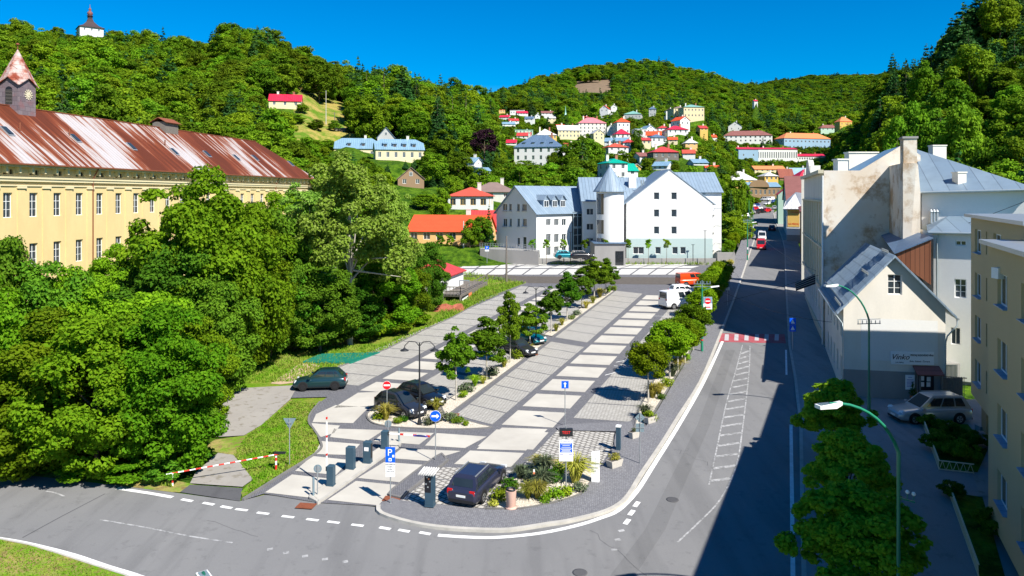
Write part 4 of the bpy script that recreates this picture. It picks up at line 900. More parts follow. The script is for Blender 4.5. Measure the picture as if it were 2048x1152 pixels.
    for t in T:
        lb, px, Y, pyb, wpx, dep, hpx, kind, rpx, yaw, wall, roof, win = t
        far = Y > 350
        H(lb, px, Y, pyb, wpx, dep, hpx, kind, rpx, yaw, wall, roof, win, (2, win[1]) if win[0] else (0, 0), 2 if wpx > 36 else 1, ws=(.9 if wpx < 60 else 1.3, 1.4) if 'glazed' not in lb else (.8, 4.2), wst='two')
    # street end: roofs behind the tan building
    S = [
     ('yellow house with white hipped metal roof left of the brown shop', 1489, 382, 376, 54, 12, 16, 'hip', 18, 10, 'plaster_ochre', 'roof_white_metal', (5, 1)),
     ('small yellow house with white pyramid roof above the brown shop', 1543, 392, 362, 28, 9, 10, 'pyr', 8, 5, 'plaster_ochre', 'roof_white_metal', (3, 1)),
     ('long house with red tiled roof behind the white hipped roofs', 1540, 440, 344, 62, 9, 6, 'gable', 7, 2, 'plaster_cream', 'roof_orange_soft', (6, 1)),
     ('low house with rust brown roof right of the small yellow house', 1574, 404, 356, 28, 9, 2, 'gable', 17, -4, 'plaster_brown', 'roof_rust', (2, 1)),
     ('house with pale blue sheet roof next to the rust brown roof', 1606, 410, 356, 42, 9, 2, 'gable', 19, 4, 'plaster_white', 'roof_light_blue', (3, 1)),
     ('brown brick shop with arched gable facing down the street', 1530, 372, 395, 64, 10, 22, 'gable', 9, 4, 'plaster_brown', 'roof_light_blue', (7, 1)),
     ('white shed with orange roof at the foot of the wood left of the street', 1425, 270, 343, 26, 7, 8, 'gable', 5, -10, 'plaster_white', 'roof_orange', (2, 1)),
     ('house with crimson hipped roof behind the cream pediment', 1628, 300, 372, 66, 9, 14, 'hip', 20, 6, 'plaster_cream', 'roof_crimson', (3, 1)),
    ]
    for t in S:
        lb, px, Y, pyb, wpx, dep, hpx, kind, rpx, yaw, wall, roof, win = t
        H(lb, px, Y, pyb, wpx, dep, hpx, kind, rpx, yaw, wall, roof, win, (2, 1), 1, ws=(1.0, 2.2), wst='two')
    e = house('pink gabled house with crimson roof edge where the street bends', 1601, 213, 450, 0, 16, 63, 'gfront', 35, -STA * 57, 'plaster_mint', 'roof_crimson', (3, 2), (4, 2), 1, ws=(1, 1.6), w=12)
    e = house('row house with dull plum roof behind the poster shop', 1638, 176, 476, 0, 25, 77, 'gable', 50, -STA * 57, 'plaster_white', 'roof_brown', (2, 2), (6, 2), 1, ws=(1, 1.6), w=14)
    e = house('tall brown-fronted street house between the poster shop and the cream front', 1684.6, 119.9, 548, 0, 46, 125, 'hip', 37, -20.6, 'plaster_brown', 'roof_brown', (3, 2), (10, 3), 1, ws=(1, 1.6), w=12)
    e = house('low brown annexe squeezed beside the tall tan house', 1697.6, 104, 582, 0, 15, 72, 'flat', 0, -20.6, 'plaster_brown', 'roof_mansion', (2, 1), (4, 1), 0, w=11)
    # arch on the brown shop
    mb = MB(); X, Y, zb = (1519 - CX) * 371 / F, 371.2, CAMZ
    for side_ in (0,):
        r_ = 20 * 371 / F; pts = [(X + math.cos(a) * r_, Y, CAMZ + (390 - 374) * 371 / F + math.sin(a) * r_ * .72) for a in np.linspace(0, math.pi, 14)]
        mb.prism(pts, [(p[0], p[1] + .8, p[2]) for p in pts])
    tag(mb.build('arched_gable', 'plaster_brown'), 'rounded brown gable wall above the front of the brown brick shop', 'gable wall')
    # rock: church spire of copper, castle tower on the left ridge
    s = 480 / F
    c = Vector(((1131 - CX) * 560 / F, 560, CAMZ + (390 - 248) * 560 / F)); e = thing('chapel', 'small chapel with pointed green copper spire left of the pink roof', 'chapel', c)
    mb = MB(); mb.box(-3, -3, -6, 3, 3, 2.2); mb.build('wall', 'plaster_cream', e)
    mb = MB(); mb.lathe([(5.0, 2.2), (3.2, 3.4), (1.2, 6.0), (.45, 9.0), (.05, 13.5)], 8, phase=R(22.5)); mb.build('spire', 'roof_copper', e)
    castle()
def castle():
    Y = 480; s = Y / F; e = thing('castle_tower', 'white hilltop castle with dark hipped roof and red onion lantern on the left ridge', 'castle', ((180 - CX) * s, Y, CAMZ + (390 - 94) * s), R(38))
    FIX.append((e.location.x, Y + 3, e.location.z - tz0(e.location.x, Y), 14))
    HOUSES.append((e.location.x, Y, 18, 14, 0, 40, 73, 64))
    a = 6.6; zw = (94 - 58) * s
    mb = MB(); wins = []
    for i in range(4):
        an = i * math.pi / 2; O = [(-a, -a), (a, -a), (a, a), (-a, a)][i]; hl = [(u - .45, u + .45, zw - 2.3, zw - 1.0) for u in (2.6, 6.6, 10.6)]; wallh(mb, O, an, 2 * a, -6, zw, hl, .3)
        for h in hl: wins.append((O, an, h))
    mb.build('wall', 'plaster_white', e)
    for O, an, h in wins:
        u = (h[0] + h[1]) / 2; window_at(e, O[0] + math.cos(an) * u - math.sin(an) * .2, O[1] + math.sin(an) * u + math.cos(an) * .2, h[2], an, .9, 1.3, 'two', 'trim_white', sub=False)
    r = MB(); r.lathe([(a * 1.414 + 1.2, zw - .1), (a * .95, zw + 1.6), (a * .42, zw + 4.4), (1.5, zw + 7.0)], 4, phase=math.pi / 4, smooth=False); rf = r.build('roof', 'roof_dark', e)
    r = MB(); z = zw + 6.8
    r.lathe([(1.5, z), (1.5, z + 1.2), (1.9, z + 1.3), (1.9, z + 1.6), (1.2, z + 1.9)], 8); r.build('lantern', 'roof_dark', e)
    r = MB(); r.lathe([(1.2, z + 1.9), (1.7, z + 2.9), (1.5, z + 3.8), (.7, z + 4.6), (.55, z + 5.0), (.9, z + 5.5), (.8, z + 6.0), (.2, z + 6.8), (.08, z + 9.0)], 10); r.build('onion_dome', 'roof_brown', e)
# ---------------------------------------------------------------- individually modelled buildings
def build_in(mb, name, mat, e):
    """build a mesh given in world coordinates as a child of thing e"""
    c, s = math.cos(-e.rotation_euler.z), math.sin(-e.rotation_euler.z); L = e.location
    mb.v = [((x - L.x) * c - (y - L.y) * s, (x - L.x) * s + (y - L.y) * c, z - L.z) for x, y, z in mb.v]
    return mb.build(name, mat, e)
def loc_in(e, p):
    c, s = math.cos(-e.rotation_euler.z), math.sin(-e.rotation_euler.z); L = e.location; x, y, z = p
    return ((x - L.x) * c - (y - L.y) * s, (x - L.x) * s + (y - L.y) * c, z - L.z)
def wins_in(e, mb, O, ang, L, z0, z1, ws_, depth=.2, **kw):
    """wall with real openings and windows; ws_ = (u centre, sill z, width, height, style)"""
    holes = [(u - a / 2, u + a / 2, v, v + b) for u, v, a, b, st in ws_]
    wallh(mb, O, ang, L, z0, z1, holes, depth)
    for u, v, a, b, st in ws_:
        p = (O[0] + math.cos(ang) * u - math.sin(ang) * (depth - .04), O[1] + math.sin(ang) * u + math.cos(ang) * (depth - .04), v)
        if st is None: continue
        window_at(e, *loc_in(e, p), ang - e.rotation_euler.z, a, b, st, **kw)
def archive_building():
    ang = math.atan2(1, .1507); d = Vector((math.cos(ang), math.sin(ang), 0)); O = Vector((-53.25, 78, 0)) - d * 32
    e = thing('historic_mansion', 'very long yellow historic building with rusty sheet roof and clock turret on the left', 'mansion', O, ang)
    L = 110.0; off = 32; ez = 21.4
    mb = MB(); ws_ = []
    n0 = -8
    for i in range(n0, 22):
        u = off + 1.0 + 3.5 * i
        if u < 1 or u > L - 1: continue
        ws_ += [(u, 15.6, 1.2, 2.65, 'six'), (u, 10.1, 1.2, 2.6, 'six')]
        if i % 3: ws_ += [(u, 5.0, 1.2, 2.4, 'six')]
    holes = [(u - a / 2, u + a / 2, v, v + b) for u, v, a, b, st in ws_]
    small = []
    for i in range(n0, 22):
        u = off + 1.0 + 3.5 * i
        if 1 < u < L - 1: small += [(u - .62, u - .12, 20.2, 20.72), (u + .22, u + .72, 20.2, 20.72)]
    wallh(mb, (0, 0), 0, L, 0, 21.9, holes + small, .28)
    D = 16
    wallh(mb, (L, 0), math.pi / 2, D, 0, 21.9, [(3, 4.2, 15.6, 18.2), (7.4, 8.6, 15.6, 18.2), (11.8, 13, 15.6, 18.2)], .28); wallh(mb, (L, D), math.pi, L, 0, 21.9, []); wallh(mb, (0, D), -math.pi / 2, D, 0, 21.9, [])
    mb.build('wall', 'plaster_yellow', e)
    cnt = 0
    for u, v, a, b, st in ws_:
        if u < 20 and v < 12: continue
        if cnt >= 98: break
        cnt += 1; window_at(e, u, .24, v, 0, a, b, st, sill='iron_dark')
    mb = MB()
    for a, b, c, d2 in small: mb = MB(); mb.face([(a, .2, c), (b, .2, c), (b, .2, d2), (a, .2, d2)]); mb.build('attic_window', 'window_glass_dark', e)
    mb = MB(); mb.box(0, -.35, 19.75, L + .35, .0, 19.95); mb.box(0, -.25, 19.45, L + .25, .0, 19.75); mb.box(0, -.12, 18.95, L + .12, .0, 19.1); mb.box(0, -.7, 21.0, L + .7, 0, 21.3)
    for i in range(int(L / 1.75)):
        u = .9 + i * 1.75; mb.box(u - .12, -.5, 20.35, u + .12, .0, 21.0)
    for i in range(n0, 22):
        u = off + 1.0 + 3.5 * i + 1.75
        if 1 < u < L - .5: mb.k = 1; mb.box(u - .5, -.07, 2, u + .5, 0, 18.7); mb.k = 0; mb.box(u - .62, -.2, 18.7, u + .62, .0, 18.93)
    mb.build('cornice', ['plaster_cream', 'plaster_yellow'], e)
    for u in (off + 13.6, off + 42, off + 62):
        mb = MB(); mb.tube([(u, -.9, 21.2), (u, -.3, 20.2), (u, -.16, 19.2), (u, -.16, 2)], .07, 6); mb.build('downspout', 'rust_cover', e)
    r = MB(); a0, a1, b0, b1 = -1, L + .9, -.95, D + .95; top = 28.6; e0 = 21.35
    R1 = (a0, D / 2, top); R2 = (a1 - 9.0, D / 2, top)
    slabpoly(r, [(a0, b0, e0), (a1, b0, e0), R2, R1], .16); slabpoly(r, [(a1, b1, e0), (a0, b1, e0), R1, R2], .16); slabpoly(r, [(a1, b0, e0), (a1, b1, e0), R2], .16)
    rf = r.build('roof', 'roof_rusty_sheet', e)
    r = MB(); r.bar((a0, b0 - .06, e0 - .05), (a1, b0 - .06, e0 - .05), .14, .16); r.bar((a0, D / 2, top + .03), (R2[0], D / 2, top + .03), .3, .1); r.build('gutter', 'rust_cover', rf)
    def slope(o): return 21.35 + (top - e0) / (D / 2 + .95) * (o + .95)
    def tt(px, o):
        f = lambda t: CX + F * (-53.25 - .989 * o + .149 * t) / (78 + .149 * o + .989 * t) - px
        a, b = -20., 120.
        for _ in range(50):
            m = (a + b) / 2
            if f(m) > 0: b = m
            else: a = m
        return off + a
    for px, o in ((25, 2.9), (160, 2.9), (272, 2.4), (357, 2.2), (422, 2.4), (480, 2.2), (517, 2.6), (588, 2.0)):
        u = tt(px, o); sk = MB(); z0, z1 = slope(o), slope(o + 1.2)
        slabpoly(sk, [(u - .45, o, z0 + .12), (u + .45, o, z0 + .12), (u + .45, o + 1.2, z1 + .22), (u - .45, o + 1.2, z1 + .22)], .25); s_ = sk.build('skylight', 'galvanised', rf)
        g = MB(); g.face([(u - .35, o + .1, z0 + .2 + .125), (u + .35, o + .1, z0 + .2 + .125), (u + .35, o + 1.1, z1 + .20), (u - .35, o + 1.1, z1 + .20)]); g.build('pane', 'window_glass', s_)
    for px in (40, 139, 330):
        u = tt(px, 4); q = MB(); q.tube([(u, 4, slope(4)), (u, 4, slope(4) + .9)], .09, 6); q.build('vent_pipe', 'rust_cover', rf)
    # clock turret
    x0, x1, y0, y1 = off + 9.9, off + 12.5, 6.7, 9.3
    t = MB(); zt = 31.2; gp = 32.0
    t.prism([(x0, y0, 26), (x1, y0, 26), (x1, y1, 26), (x0, y1, 26)], [(x0, y0, zt), (x1, y0, zt), (x1, y1, zt), (x0, y1, zt)])
    xm, ym = (x0 + x1) / 2, (y0 + y1) / 2
    for q in ([(x0, y0, zt), (x1, y0, zt), (xm, y0, gp)], [(x1, y0, zt), (x1, y1, zt), (x1, ym, gp)], [(x1, y1, zt), (x0, y1, zt), (xm, y1, gp)], [(x0, y1, zt), (x0, y0, zt), (x0, ym, gp)]): t.face(q)
    tw = t.build('turret', 'tower_slate', e)
    sp = MB(); ap = (xm, ym, 35.6); o = .22
    C4 = [(x0 - o, y0 - o, zt - .15), (x1 + o, y0 - o, zt - .15), (x1 + o, y1 + o, zt - .15), (x0 - o, y1 + o, zt - .15)]; Gp = [(xm, y0 - o, gp + .05), (x1 + o, ym, gp + .05), (xm, y1 + o, gp + .05), (x0 - o, ym, gp + .05)]
    for i in range(4): sp.face([C4[i], Gp[i], ap]); sp.face([Gp[i], C4[(i + 1) % 4], ap])
    for i in range(4): sp.bar(C4[i], Gp[i], .10, .10); sp.bar(Gp[i], C4[(i + 1) % 4], .10, .10)
    sp.build('spire', 'spire_sheet', tw)
    f = MB(); f.tube([(xm, ym, 35.4), (xm, ym, 36.1)], .05, 6); f.lathe([(.02, 0), (.2, .06), (.22, .16), (.12, .26), (.02, .3)], 8, (xm, ym, 36.0)); f.build('finial', 'rust_cover', tw)
    # clock: dial boss, numeral strokes and hands, on the street side
    ck = MB(); cz = 30.05; cxx = xm + .15
    for i in range(12):
        a = i * math.pi / 6; ck.bar((cxx + .38 * math.sin(a), y0 - .05, cz + .38 * math.cos(a)), (cxx + .62 * math.sin(a), y0 - .05, cz + .62 * math.cos(a)), .12, .04, (0, 1, 0))
    ck.bar((cxx, y0 - .08, cz), (cxx + .12, y0 - .08, cz + .34), .06, .02, (0, 1, 0)); ck.bar((cxx, y0 - .08, cz), (cxx + .5, y0 - .08, cz - .2), .05, .02, (0, 1, 0))
    pts = [(cxx + .34 * math.cos(a), y0 - .03, cz + .34 * math.sin(a)) for a in np.linspace(0, 2 * math.pi, 20)[:-1]]; ck.prism(pts, [(p[0], p[1] - .02, p[2]) for p in pts]); ck.build('clock', 'trim_cream', tw)
    lv = MB(); lz = 28.9
    for i in range(10): lv.bar((x0 - .04, ym - .42, lz + i * .17), (x0 - .04, ym + .42, lz + i * .17), .03, .10, (1, 0, .6))
    lv.build('louvre', 'wood_grey', tw)
    lv = MB(); pts = [(x0 - .02, ym + .46, 28.8), (x0 - .02, ym - .46, 28.8)] + [(x0 - .02, ym - .46 * math.cos(a), 30.5 + .4 * math.sin(a)) for a in np.linspace(0, math.pi, 9)]; lv.face(pts[::-1]); lv.build('louvre_opening', 'sign_black', tw)
    # ridge vent house
    u = tt(318, 8); v = MB(); v.box(u, 6.9, 27.6, u + 3.4, 9.1, 29.5); vt = v.build('ridge_vent', 'wood_grey', e)
    v = MB(); slabpoly(v, [(u - .3, 6.5, 29.4), (u + 3.7, 6.5, 29.4), (u + 3.7, 8, 30.2), (u - .3, 8, 30.2)], .08); slabpoly(v, [(u + 3.7, 9.5, 29.4), (u - .3, 9.5, 29.4), (u - .3, 8, 30.2), (u + 3.7, 8, 30.2)], .08); v.build('vent_roof', 'rust_cover', vt)
    HOUSES.append((O.x + 8, 100, 16, 110, 0, 205, 640, 10))
def ux(k, O, d): return (k * O[1] - O[0]) / (d[0] - d[1] * k)
def white_complex():
    e = thing('care_home', 'large white complex with blue metal roofs, left gable, round stair tower and tall right gable', 'apartment building', (4.3, 132.4, 0), 0)
    O = Vector((4.3, 132.4, 0)); d = (.745, .667); g = (-.667, .745); af = math.atan2(d[1], d[0]); gz0 = 5.2; ez = 15.0; rz = 19.6; W_ = 10.8; Lf = 16
    PXU = lambda px: ux((px - CX) / F, (O.x, O.y), d); PXG = lambda px: ux((px - CX) / F, (O.x, O.y), g)
    mb = MB()
    zf = lambda py, px, dd: CAMZ - (py - HY) * (O.y + dd[1] * (PXU(px) if dd is d else PXG(px))) / F
    fw = []
    for px in (1097, 1113, 1128):
        for pt, pb in ((438, 451), (468, 485), (493, 511)):
            z0, z1 = zf(pb, px, d), zf(pt, px, d); fw.append((PXU(px), z0, 1.15, z1 - z0, 'two'))
    wins_in(e, mb, O, af, Lf, gz0, ez, fw)
    Lc = O + Vector((g[0], g[1], 0)) * W_; gw = []
    for px, ww in ((1010, 1.1), (1021, .6), (1037, .6), (1049, 1.1)):
        for pt, pb in ((408, 422), (437, 453)): gw.append((W_ - PXG(px), zf(pb, px, g), ww, zf(pt, px, g) - zf(pb, px, g), 'two' if ww > 1 else 'one'))
    gw.append((W_ - PXG(1037), zf(492, 1037, g), .7, 1.5, 'one')); gw.append((W_ - PXG(1049), zf(498, 1049, g), 1.0, 2.2, 'one'))
    ag = math.atan2(-g[1], -g[0])
    gu = [w_ for w_ in gw if w_[1] + w_[3] > ez]; gb = max([ez + .02] + [w_[1] for w_ in gu]); gt_ = max(w_[1] + w_[3] for w_ in gu); gu = [(w_[0], gb, w_[2], gt_ - gb, w_[4]) for w_ in gu]
    wins_in(e, mb, Lc, ag, W_, gz0, ez, [w_ for w_ in gw if w_[1] + w_[3] <= ez])
    gd_ = Vector((math.cos(ag), math.sin(ag), 0)); gq = lambda u, z: Lc + gd_ * u + Vector((0, 0, z)); gableh(mb, gq, W_, ez, W_ / 2, rz, [(w_[0] - w_[2] / 2, w_[0] + w_[2] / 2, gb, gt_) for w_ in gu])
    for w_ in gu: p = gq(w_[0], gb) + Vector((-gd_.y, gd_.x, 0)) * .15; window_at(e, *loc_in(e, p), ag, w_[2], w_[3], w_[4])
    
    Fr = O + Vector((d[0], d[1], 0)) * Lf; Br = Fr + Vector((g[0], g[1], 0)) * W_
    wallh(mb, Fr, af + math.pi / 2, W_, gz0, ez, []); wallh(mb, Br, af + math.pi, Lf, gz0, ez, [])
    build_in(mb, 'wall', 'plaster_white', e)
    # small balcony-like shadow casters: the sill ledges of the gable
    mb = MB()
    for w_ in gw[:8]:
        p = Lc + Vector((math.cos(ag), math.sin(ag), 0)) * (w_[0] - w_[2] / 2 - .1); q = Lc + Vector((math.cos(ag), math.sin(ag), 0)) * (w_[0] + w_[2] / 2 + .1); n = Vector((math.sin(ag), -math.cos(ag), 0)) * .12
        mb.bar(p + n + Vector((0, 0, w_[1] - .05)), q + n + Vector((0, 0, w_[1] - .05)), .26, .06)
    build_in(mb, 'sill', 'galvanised', e)
    r = MB(); D3 = Vector((d[0], d[1], 0)); G3 = Vector((g[0], g[1], 0)); sl_ = (rz - ez) / (W_ / 2)
    pt = lambda a, b, z: O + D3 * a + G3 * b + Vector((0, 0, z))
    rr = MB(); f_ = lambda a, b, z: (a, b, z)
    slabpoly(rr, [f_(-.4, -.5, ez - sl_ * .5), f_(Lf, -.5, ez - sl_ * .5), f_(Lf, W_ / 2, rz + .1), f_(-.4, W_ / 2, rz + .1)]); slabpoly(rr, [f_(Lf, W_ + .5, ez - sl_ * .5), f_(-.4, W_ + .5, ez - sl_ * .5), f_(-.4, W_ / 2, rz + .1), f_(Lf, W_ / 2, rz + .1)])
    rf = rr.build('roof', 'roof_blue_metal', e, (0, 0, 0), af)
    for px in (1101, 1118, 1134):
        a = PXU(px) - .2; q = MB(); b0 = .9; zb = ez + sl_ * b0; q.box(a - .75, b0, zb - .1, a + .75, b0 + 2.6, zb + 1.35); dm = q.build('dormer', 'roof_blue_metal', rf)
        q = MB(); slabpoly(q, [(a - .95, b0 - .3, zb + 1.3), (a, b0 - .3, zb + 2.3), (a, b0 + 3.8, zb + 2.3), (a - .95, b0 + 3.8, zb + 1.3)], .08); slabpoly(q, [(a, b0 - .3, zb + 2.3), (a + .95, b0 - .3, zb + 1.3), (a + .95, b0 + 3.8, zb + 1.3), (a, b0 + 3.8, zb + 2.3)], .08)
        q.face([(a - .75, b0 - .01, zb + 1.35), (a + .75, b0 - .01, zb + 1.35), (a, b0 - .01, zb + 2.2)]); q.build('dormer_roof', 'roof_blue_metal', rf)
        p = O + D3 * a + G3 * (b0 - .03); window_at(e, *loc_in(e, (p.x, p.y, zb + .05)), af, 1.2, 1.2, 'two')
    # glazed stair bay
    q = MB(); a0, a1 = PXU(1144), PXU(1168)
    q.prism([pt(a0, -.3, gz0), pt(a0 + 3.4, -.3, gz0), pt(a0 + 3.4, .5, gz0), pt(a0, .5, gz0)], [pt(a0, -.3, 14.9), pt(a0 + 3.4, -.3, 14.9), pt(a0 + 3.4, .5, 14.9), pt(a0, .5, 14.9)]); build_in(q, 'stair_glazing', 'window_glass', e)
    q = MB()
    for k_ in range(4):
        p0, p1 = pt(a0 + k_ * 1.12, -.36, gz0), pt(a0 + k_ * 1.12, -.36, 14.9); q.bar(p0, p1, .1, .1, (0, 1, 0))
    for z in (7.2, 8.6, 10.6, 12.0, 14.0): q.bar(pt(a0, -.36, z), pt(a0 + 3.4, -.36, z), .1, .12 if z not in (8.6, 12.0) else .4)
    build_in(q, 'stair_frame', 'gutter_metal', e)
    # link block (three storeys) to the tower
    Yk = 138; X0, X1 = (1165 - CX) / F * Yk, (1300 - CX) / F * Yk; mb = MB()
    kw = [((1180 - CX) / F * Yk - X0, CAMZ - (pb - HY) * Yk / F, 1.3, (pb - pt_) * Yk / F, 'two') for pt_, pb in ((417, 430), (447, 460), (476, 493))]
    wins_in(e, mb, (X0, Yk), 0, X1 - X0, 5.2, 17.2, kw); wallh(mb, (X1, Yk), math.pi / 2, 12, 5.2, 17.2, []); wallh(mb, (X0, Yk + 12), -math.pi / 2, 12, 5.2, 17.2, []); wallh(mb, (X1, Yk + 12), math.pi, X1 - X0, 5.2, 17.2, [])
    mb.face([(X0, Yk + 12, 17.2), (X0, Yk, 17.2), (X0, Yk + 6, 21.3)]); build_in(mb, 'wall', 'plaster_white', e)
    r = roofmesh('gable', X0, X1, Yk, Yk + 12, 17.2, 4.2, .5, .3); build_in(r, 'roof', 'roof_blue_metal', e)
    # right gable block
    Yg = 133.0; s = Yg / F; X0, X1 = (1253 - CX) * s, (1425 - CX) * s; Z = lambda py: CAMZ - (py - HY) * s; mb = MB(); ez2, rz2 = Z(404), Z(338)
    xs = [((x - CX) * s - X0) for x in (1313, 1348)]; gw2 = [(x, Z(b), .95, (b - a) * s, 'one') for x in xs for a, b in ((385, 399), (419, 434), (453, 468))]
    gw2 += [((x - CX) * s - X0, Z(508), w_, 1.25, st) for x, w_, st in ((1277, 1.9, 'two'), (1316, .95, 'one'), (1350, .95, 'one'), (1366, .95, 'one'))]
    up_ = [g_ for g_ in gw2 if g_[1] + g_[3] > ez2]; low_ = [g_ for g_ in gw2 if g_[1] + g_[3] <= ez2]; eg = ez2 if not up_ else min(ez2, min(g_[1] for g_ in up_) - .05)
    wins_in(e, mb, (X0, Yg), 0, X1 - X0, 5.2, eg, low_); wallh(mb, (X1, Yg), math.pi / 2, 14, 5.2, ez2, []); wallh(mb, (X0, Yg + 14), -math.pi / 2, 14, 5.2, ez2, []); wallh(mb, (X1, Yg + 14), math.pi, X1 - X0, 5.2, ez2, [])
    mb.face([(X0, Yg, eg), (X0 + .001, Yg, eg), (X0 + .001, Yg, ez2), (X0, Yg, ez2)]); zt2 = max(ez2, max(g_[1] + g_[3] for g_ in up_)); hh_ = [(u - a / 2, u + a / 2) for u, v, a, b, st in up_]; sl2 = (rz2 - ez2) / ((X1 - X0) / 2)
    us_ = sorted([0, X1 - X0] + [x for h in hh_ for x in h]); v0_, v1_ = up_[0][1], up_[0][1] + up_[0][3]; zr_ = lambda u: min(rz2, ez2 + sl2 * min(u, X1 - X0 - u))
    pq = lambda u, z: (X0 + u, Yg, z)
    kv = (v0_ - ez2) / sl2; LL = X1 - X0; mb.face([pq(0, eg), pq(LL, eg), pq(LL, ez2), pq(LL - kv, v0_), pq(kv, v0_), pq(0, ez2)])
    k0 = (v1_ - ez2) / sl2; mb.face([pq(kv, v0_), pq(us_[1], v0_), pq(us_[1], v1_), pq(k0, v1_)]); mb.face([pq(us_[2], v0_), pq(us_[3], v0_), pq(us_[3], v1_), pq(us_[2], v1_)]); mb.face([pq(us_[4], v0_), pq(LL - kv, v0_), pq(LL - k0, v1_), pq(us_[4], v1_)]); mb.face([pq(k0, v1_), pq(X1 - X0 - k0, v1_), pq((X1 - X0) / 2, rz2)])
    build_in(mb, 'wall', 'plaster_white', e)
    for u, v, a, b, st in up_: window_at(e, *loc_in(e, (X0 + u, Yg + .16, v)), 0, a, b, st)
    q = MB()
    hl = [(u - a / 2, u + a / 2, v, v + b) for u, v, a, b, st in gw2[6:]]
    wallh(q, (X0, Yg - .03), 0, X1 - X0 + .03, 6.2, Z(477), hl, .03); build_in(q, 'tinted_base', 'plaster_aqua', e)
    q = MB(); q.box(X0, Yg - .1, 5.0, X1, Yg - .03, Z(519)); build_in(q, 'plinth', 'concrete_grey', e)
    r = roofmesh('gfront', X0, X1, Yg, Yg + 14, ez2, rz2 - ez2, .6, .1); rr = build_in(r, 'roof', 'roof_blue_metal', e)
    for px, py, hh in ((1267, 355, 30), (1420, 372, 20)):
        q = MB(); x = (px - CX) * 140 / F; q.box(x - .7, 141, 18, x + .7, 142.2, CAMZ - (py - HY) * 141 / F); build_in(q, 'chimney', 'plaster_white', e)
    for x in (1283, 1287, 1402, 1406, 1409):
        q = MB(); X = (x - CX) * 139 / F; zz = 20.8 if x < 1300 else 18.4; q.tube([(X, 139, 16), (X, 139, zz)], .12, 6); build_in(q, 'vent_pipe', 'gutter_metal', e)
    # wing behind on the right with balconies
    Yb = 139; X0b, X1b = (1345 - CX) / F * Yb, (1449 - CX) / F * 137; mb = MB(); ezb, rzb = 18.8, 22.4
    wallh(mb, (X0b, Yb), 0, X1b - X0b, 5.2, ezb, []);
    sw = [(u, v, 1.4, 2.0, 'two') for u in (3, 8) for v in (6.5, 9.6, 12.7, 15.8)]; wins_in(e, mb, (X1b, Yb), math.pi / 2, 12, 5.2, ezb, sw); wallh(mb, (X1b, Yb + 12), math.pi, X1b - X0b, 5.2, ezb, []); mb.face([(X1b, Yb, ezb), (X1b, Yb + 12, ezb), (X1b, Yb + 6, rzb)])
    build_in(mb, 'wall', 'plaster_white', e); r = roofmesh('gable', X0b, X1b, Yb, Yb + 12, ezb, rzb - ezb, .5, .3); build_in(r, 'roof', 'roof_blue_metal', e)
    for z in (8.2, 11.4, 14.6):
        q = MB(); x0_, x1_ = X1, X1 + 2.1; y_ = 135; q.box(x0_, y_, z - .15, x1_, Yb, z); b = build_in(q, 'balcony', 'plaster_white', e)
        q = MB()
        for i in range(9): q.bar((x0_ + .1 + i * .24, y_, z), (x0_ + .1 + i * .24, y_, z + 1), .03, .03, (0, 1, 0))
        q.bar((x0_, y_, z + 1), (x1_, y_, z + 1), .06, .06); q.bar((x1_, y_, z + 1), (x1_, Yb, z + 1), .06, .06)
        build_in(q, 'railing', 'galvanised', e)
    # round stair tower
    Yt = 131.5; X = (1223 - CX) / F * Yt; rt = 2.45; t = MB(); t.lathe([(rt, 9.0), (rt, 18.7)], 28, (X, Yt + 2, 0)); tw = build_in(t, 'stair_tower', 'plaster_white', e)
    t = MB(); t.lathe([(rt + .55, 18.55), (rt + .5, 18.75), (.12, 23.1), (.02, 23.4)], 16, (X, Yt + 2, 0), smooth=False); build_in(t, 'cone_roof', 'roof_blue_metal', e)
    t = MB()
    for z0, z1 in ((9.2, 10.4), (11.2, 13.6), (14.6, 18.2)):
        for k_ in range(3):
            a0, a1 = R(196 + 14 * k_), R(208 + 14 * k_); q0 = (X + math.cos(a0) * (rt + .03), Yt + 2 + math.sin(a0) * (rt + .03)); q1 = (X + math.cos(a1) * (rt + .03), Yt + 2 + math.sin(a1) * (rt + .03)); t.face([(*q0, z0), (*q1, z0), (*q1, z1), (*q0, z1)])
    build_in(t, 'tower_glazing', 'window_glass', e)
    t = MB()
    for z0 in (9.1, 10.5, 11.1, 13.7, 14.5, 18.2): t.lathe([(rt + .06, z0), (rt + .06, z0 + .1)], 28, (X, Yt + 2, 0)) if False else None
    q = MB(); x0_, x1_ = (1190 - CX) / F * 129, (1252 - CX) / F * 129; q.box(x0_, 129.6, 5.2, x1_, 137, 9.6); en = build_in(q, 'entrance_block', 'concrete_grey', e)
    q = MB(); dx = (1239 - CX) / F * 129.6; q.box(dx - .7, 129.54, 5.7, dx + .7, 129.58, 8.3); build_in(q, 'entrance_door', 'window_glass_dark', e)
    q = MB(); q.box(x0_ - .2, 129.3, 9.6, x1_ + .1, 137, 9.75); build_in(q, 'entrance_roof', 'roof_mansion', e)
    HOUSES.append((20, 140, 60, 20, 0, 330, 528, 460))
    # terrace and retaining walls in front
    w1 = MB(); a, b = P(960, 498, 134), P(1077, 503, 129.5); w1.prism([(a.x, a.y, 4), (b.x, b.y, 4), (b.x + .3, b.y + 3, 4), (a.x, a.y + 9, 4)], [(a.x, a.y, a.z), (b.x, b.y, b.z), (b.x + .3, b.y + 3, b.z), (a.x, a.y + 9, a.z)])
    tag(w1.build('terrace_wall', 'concrete_grey'), 'grey concrete terrace wall left of the white complex', 'retaining wall')
    rl = MB(); N = 22
    for i in range(N + 1):
        p = a.lerp(b, i / N); rl.bar(p + Vector((0, 0, 0)), p + Vector((0, 0, 1.1)), .05, .05, (0, 1, 0))
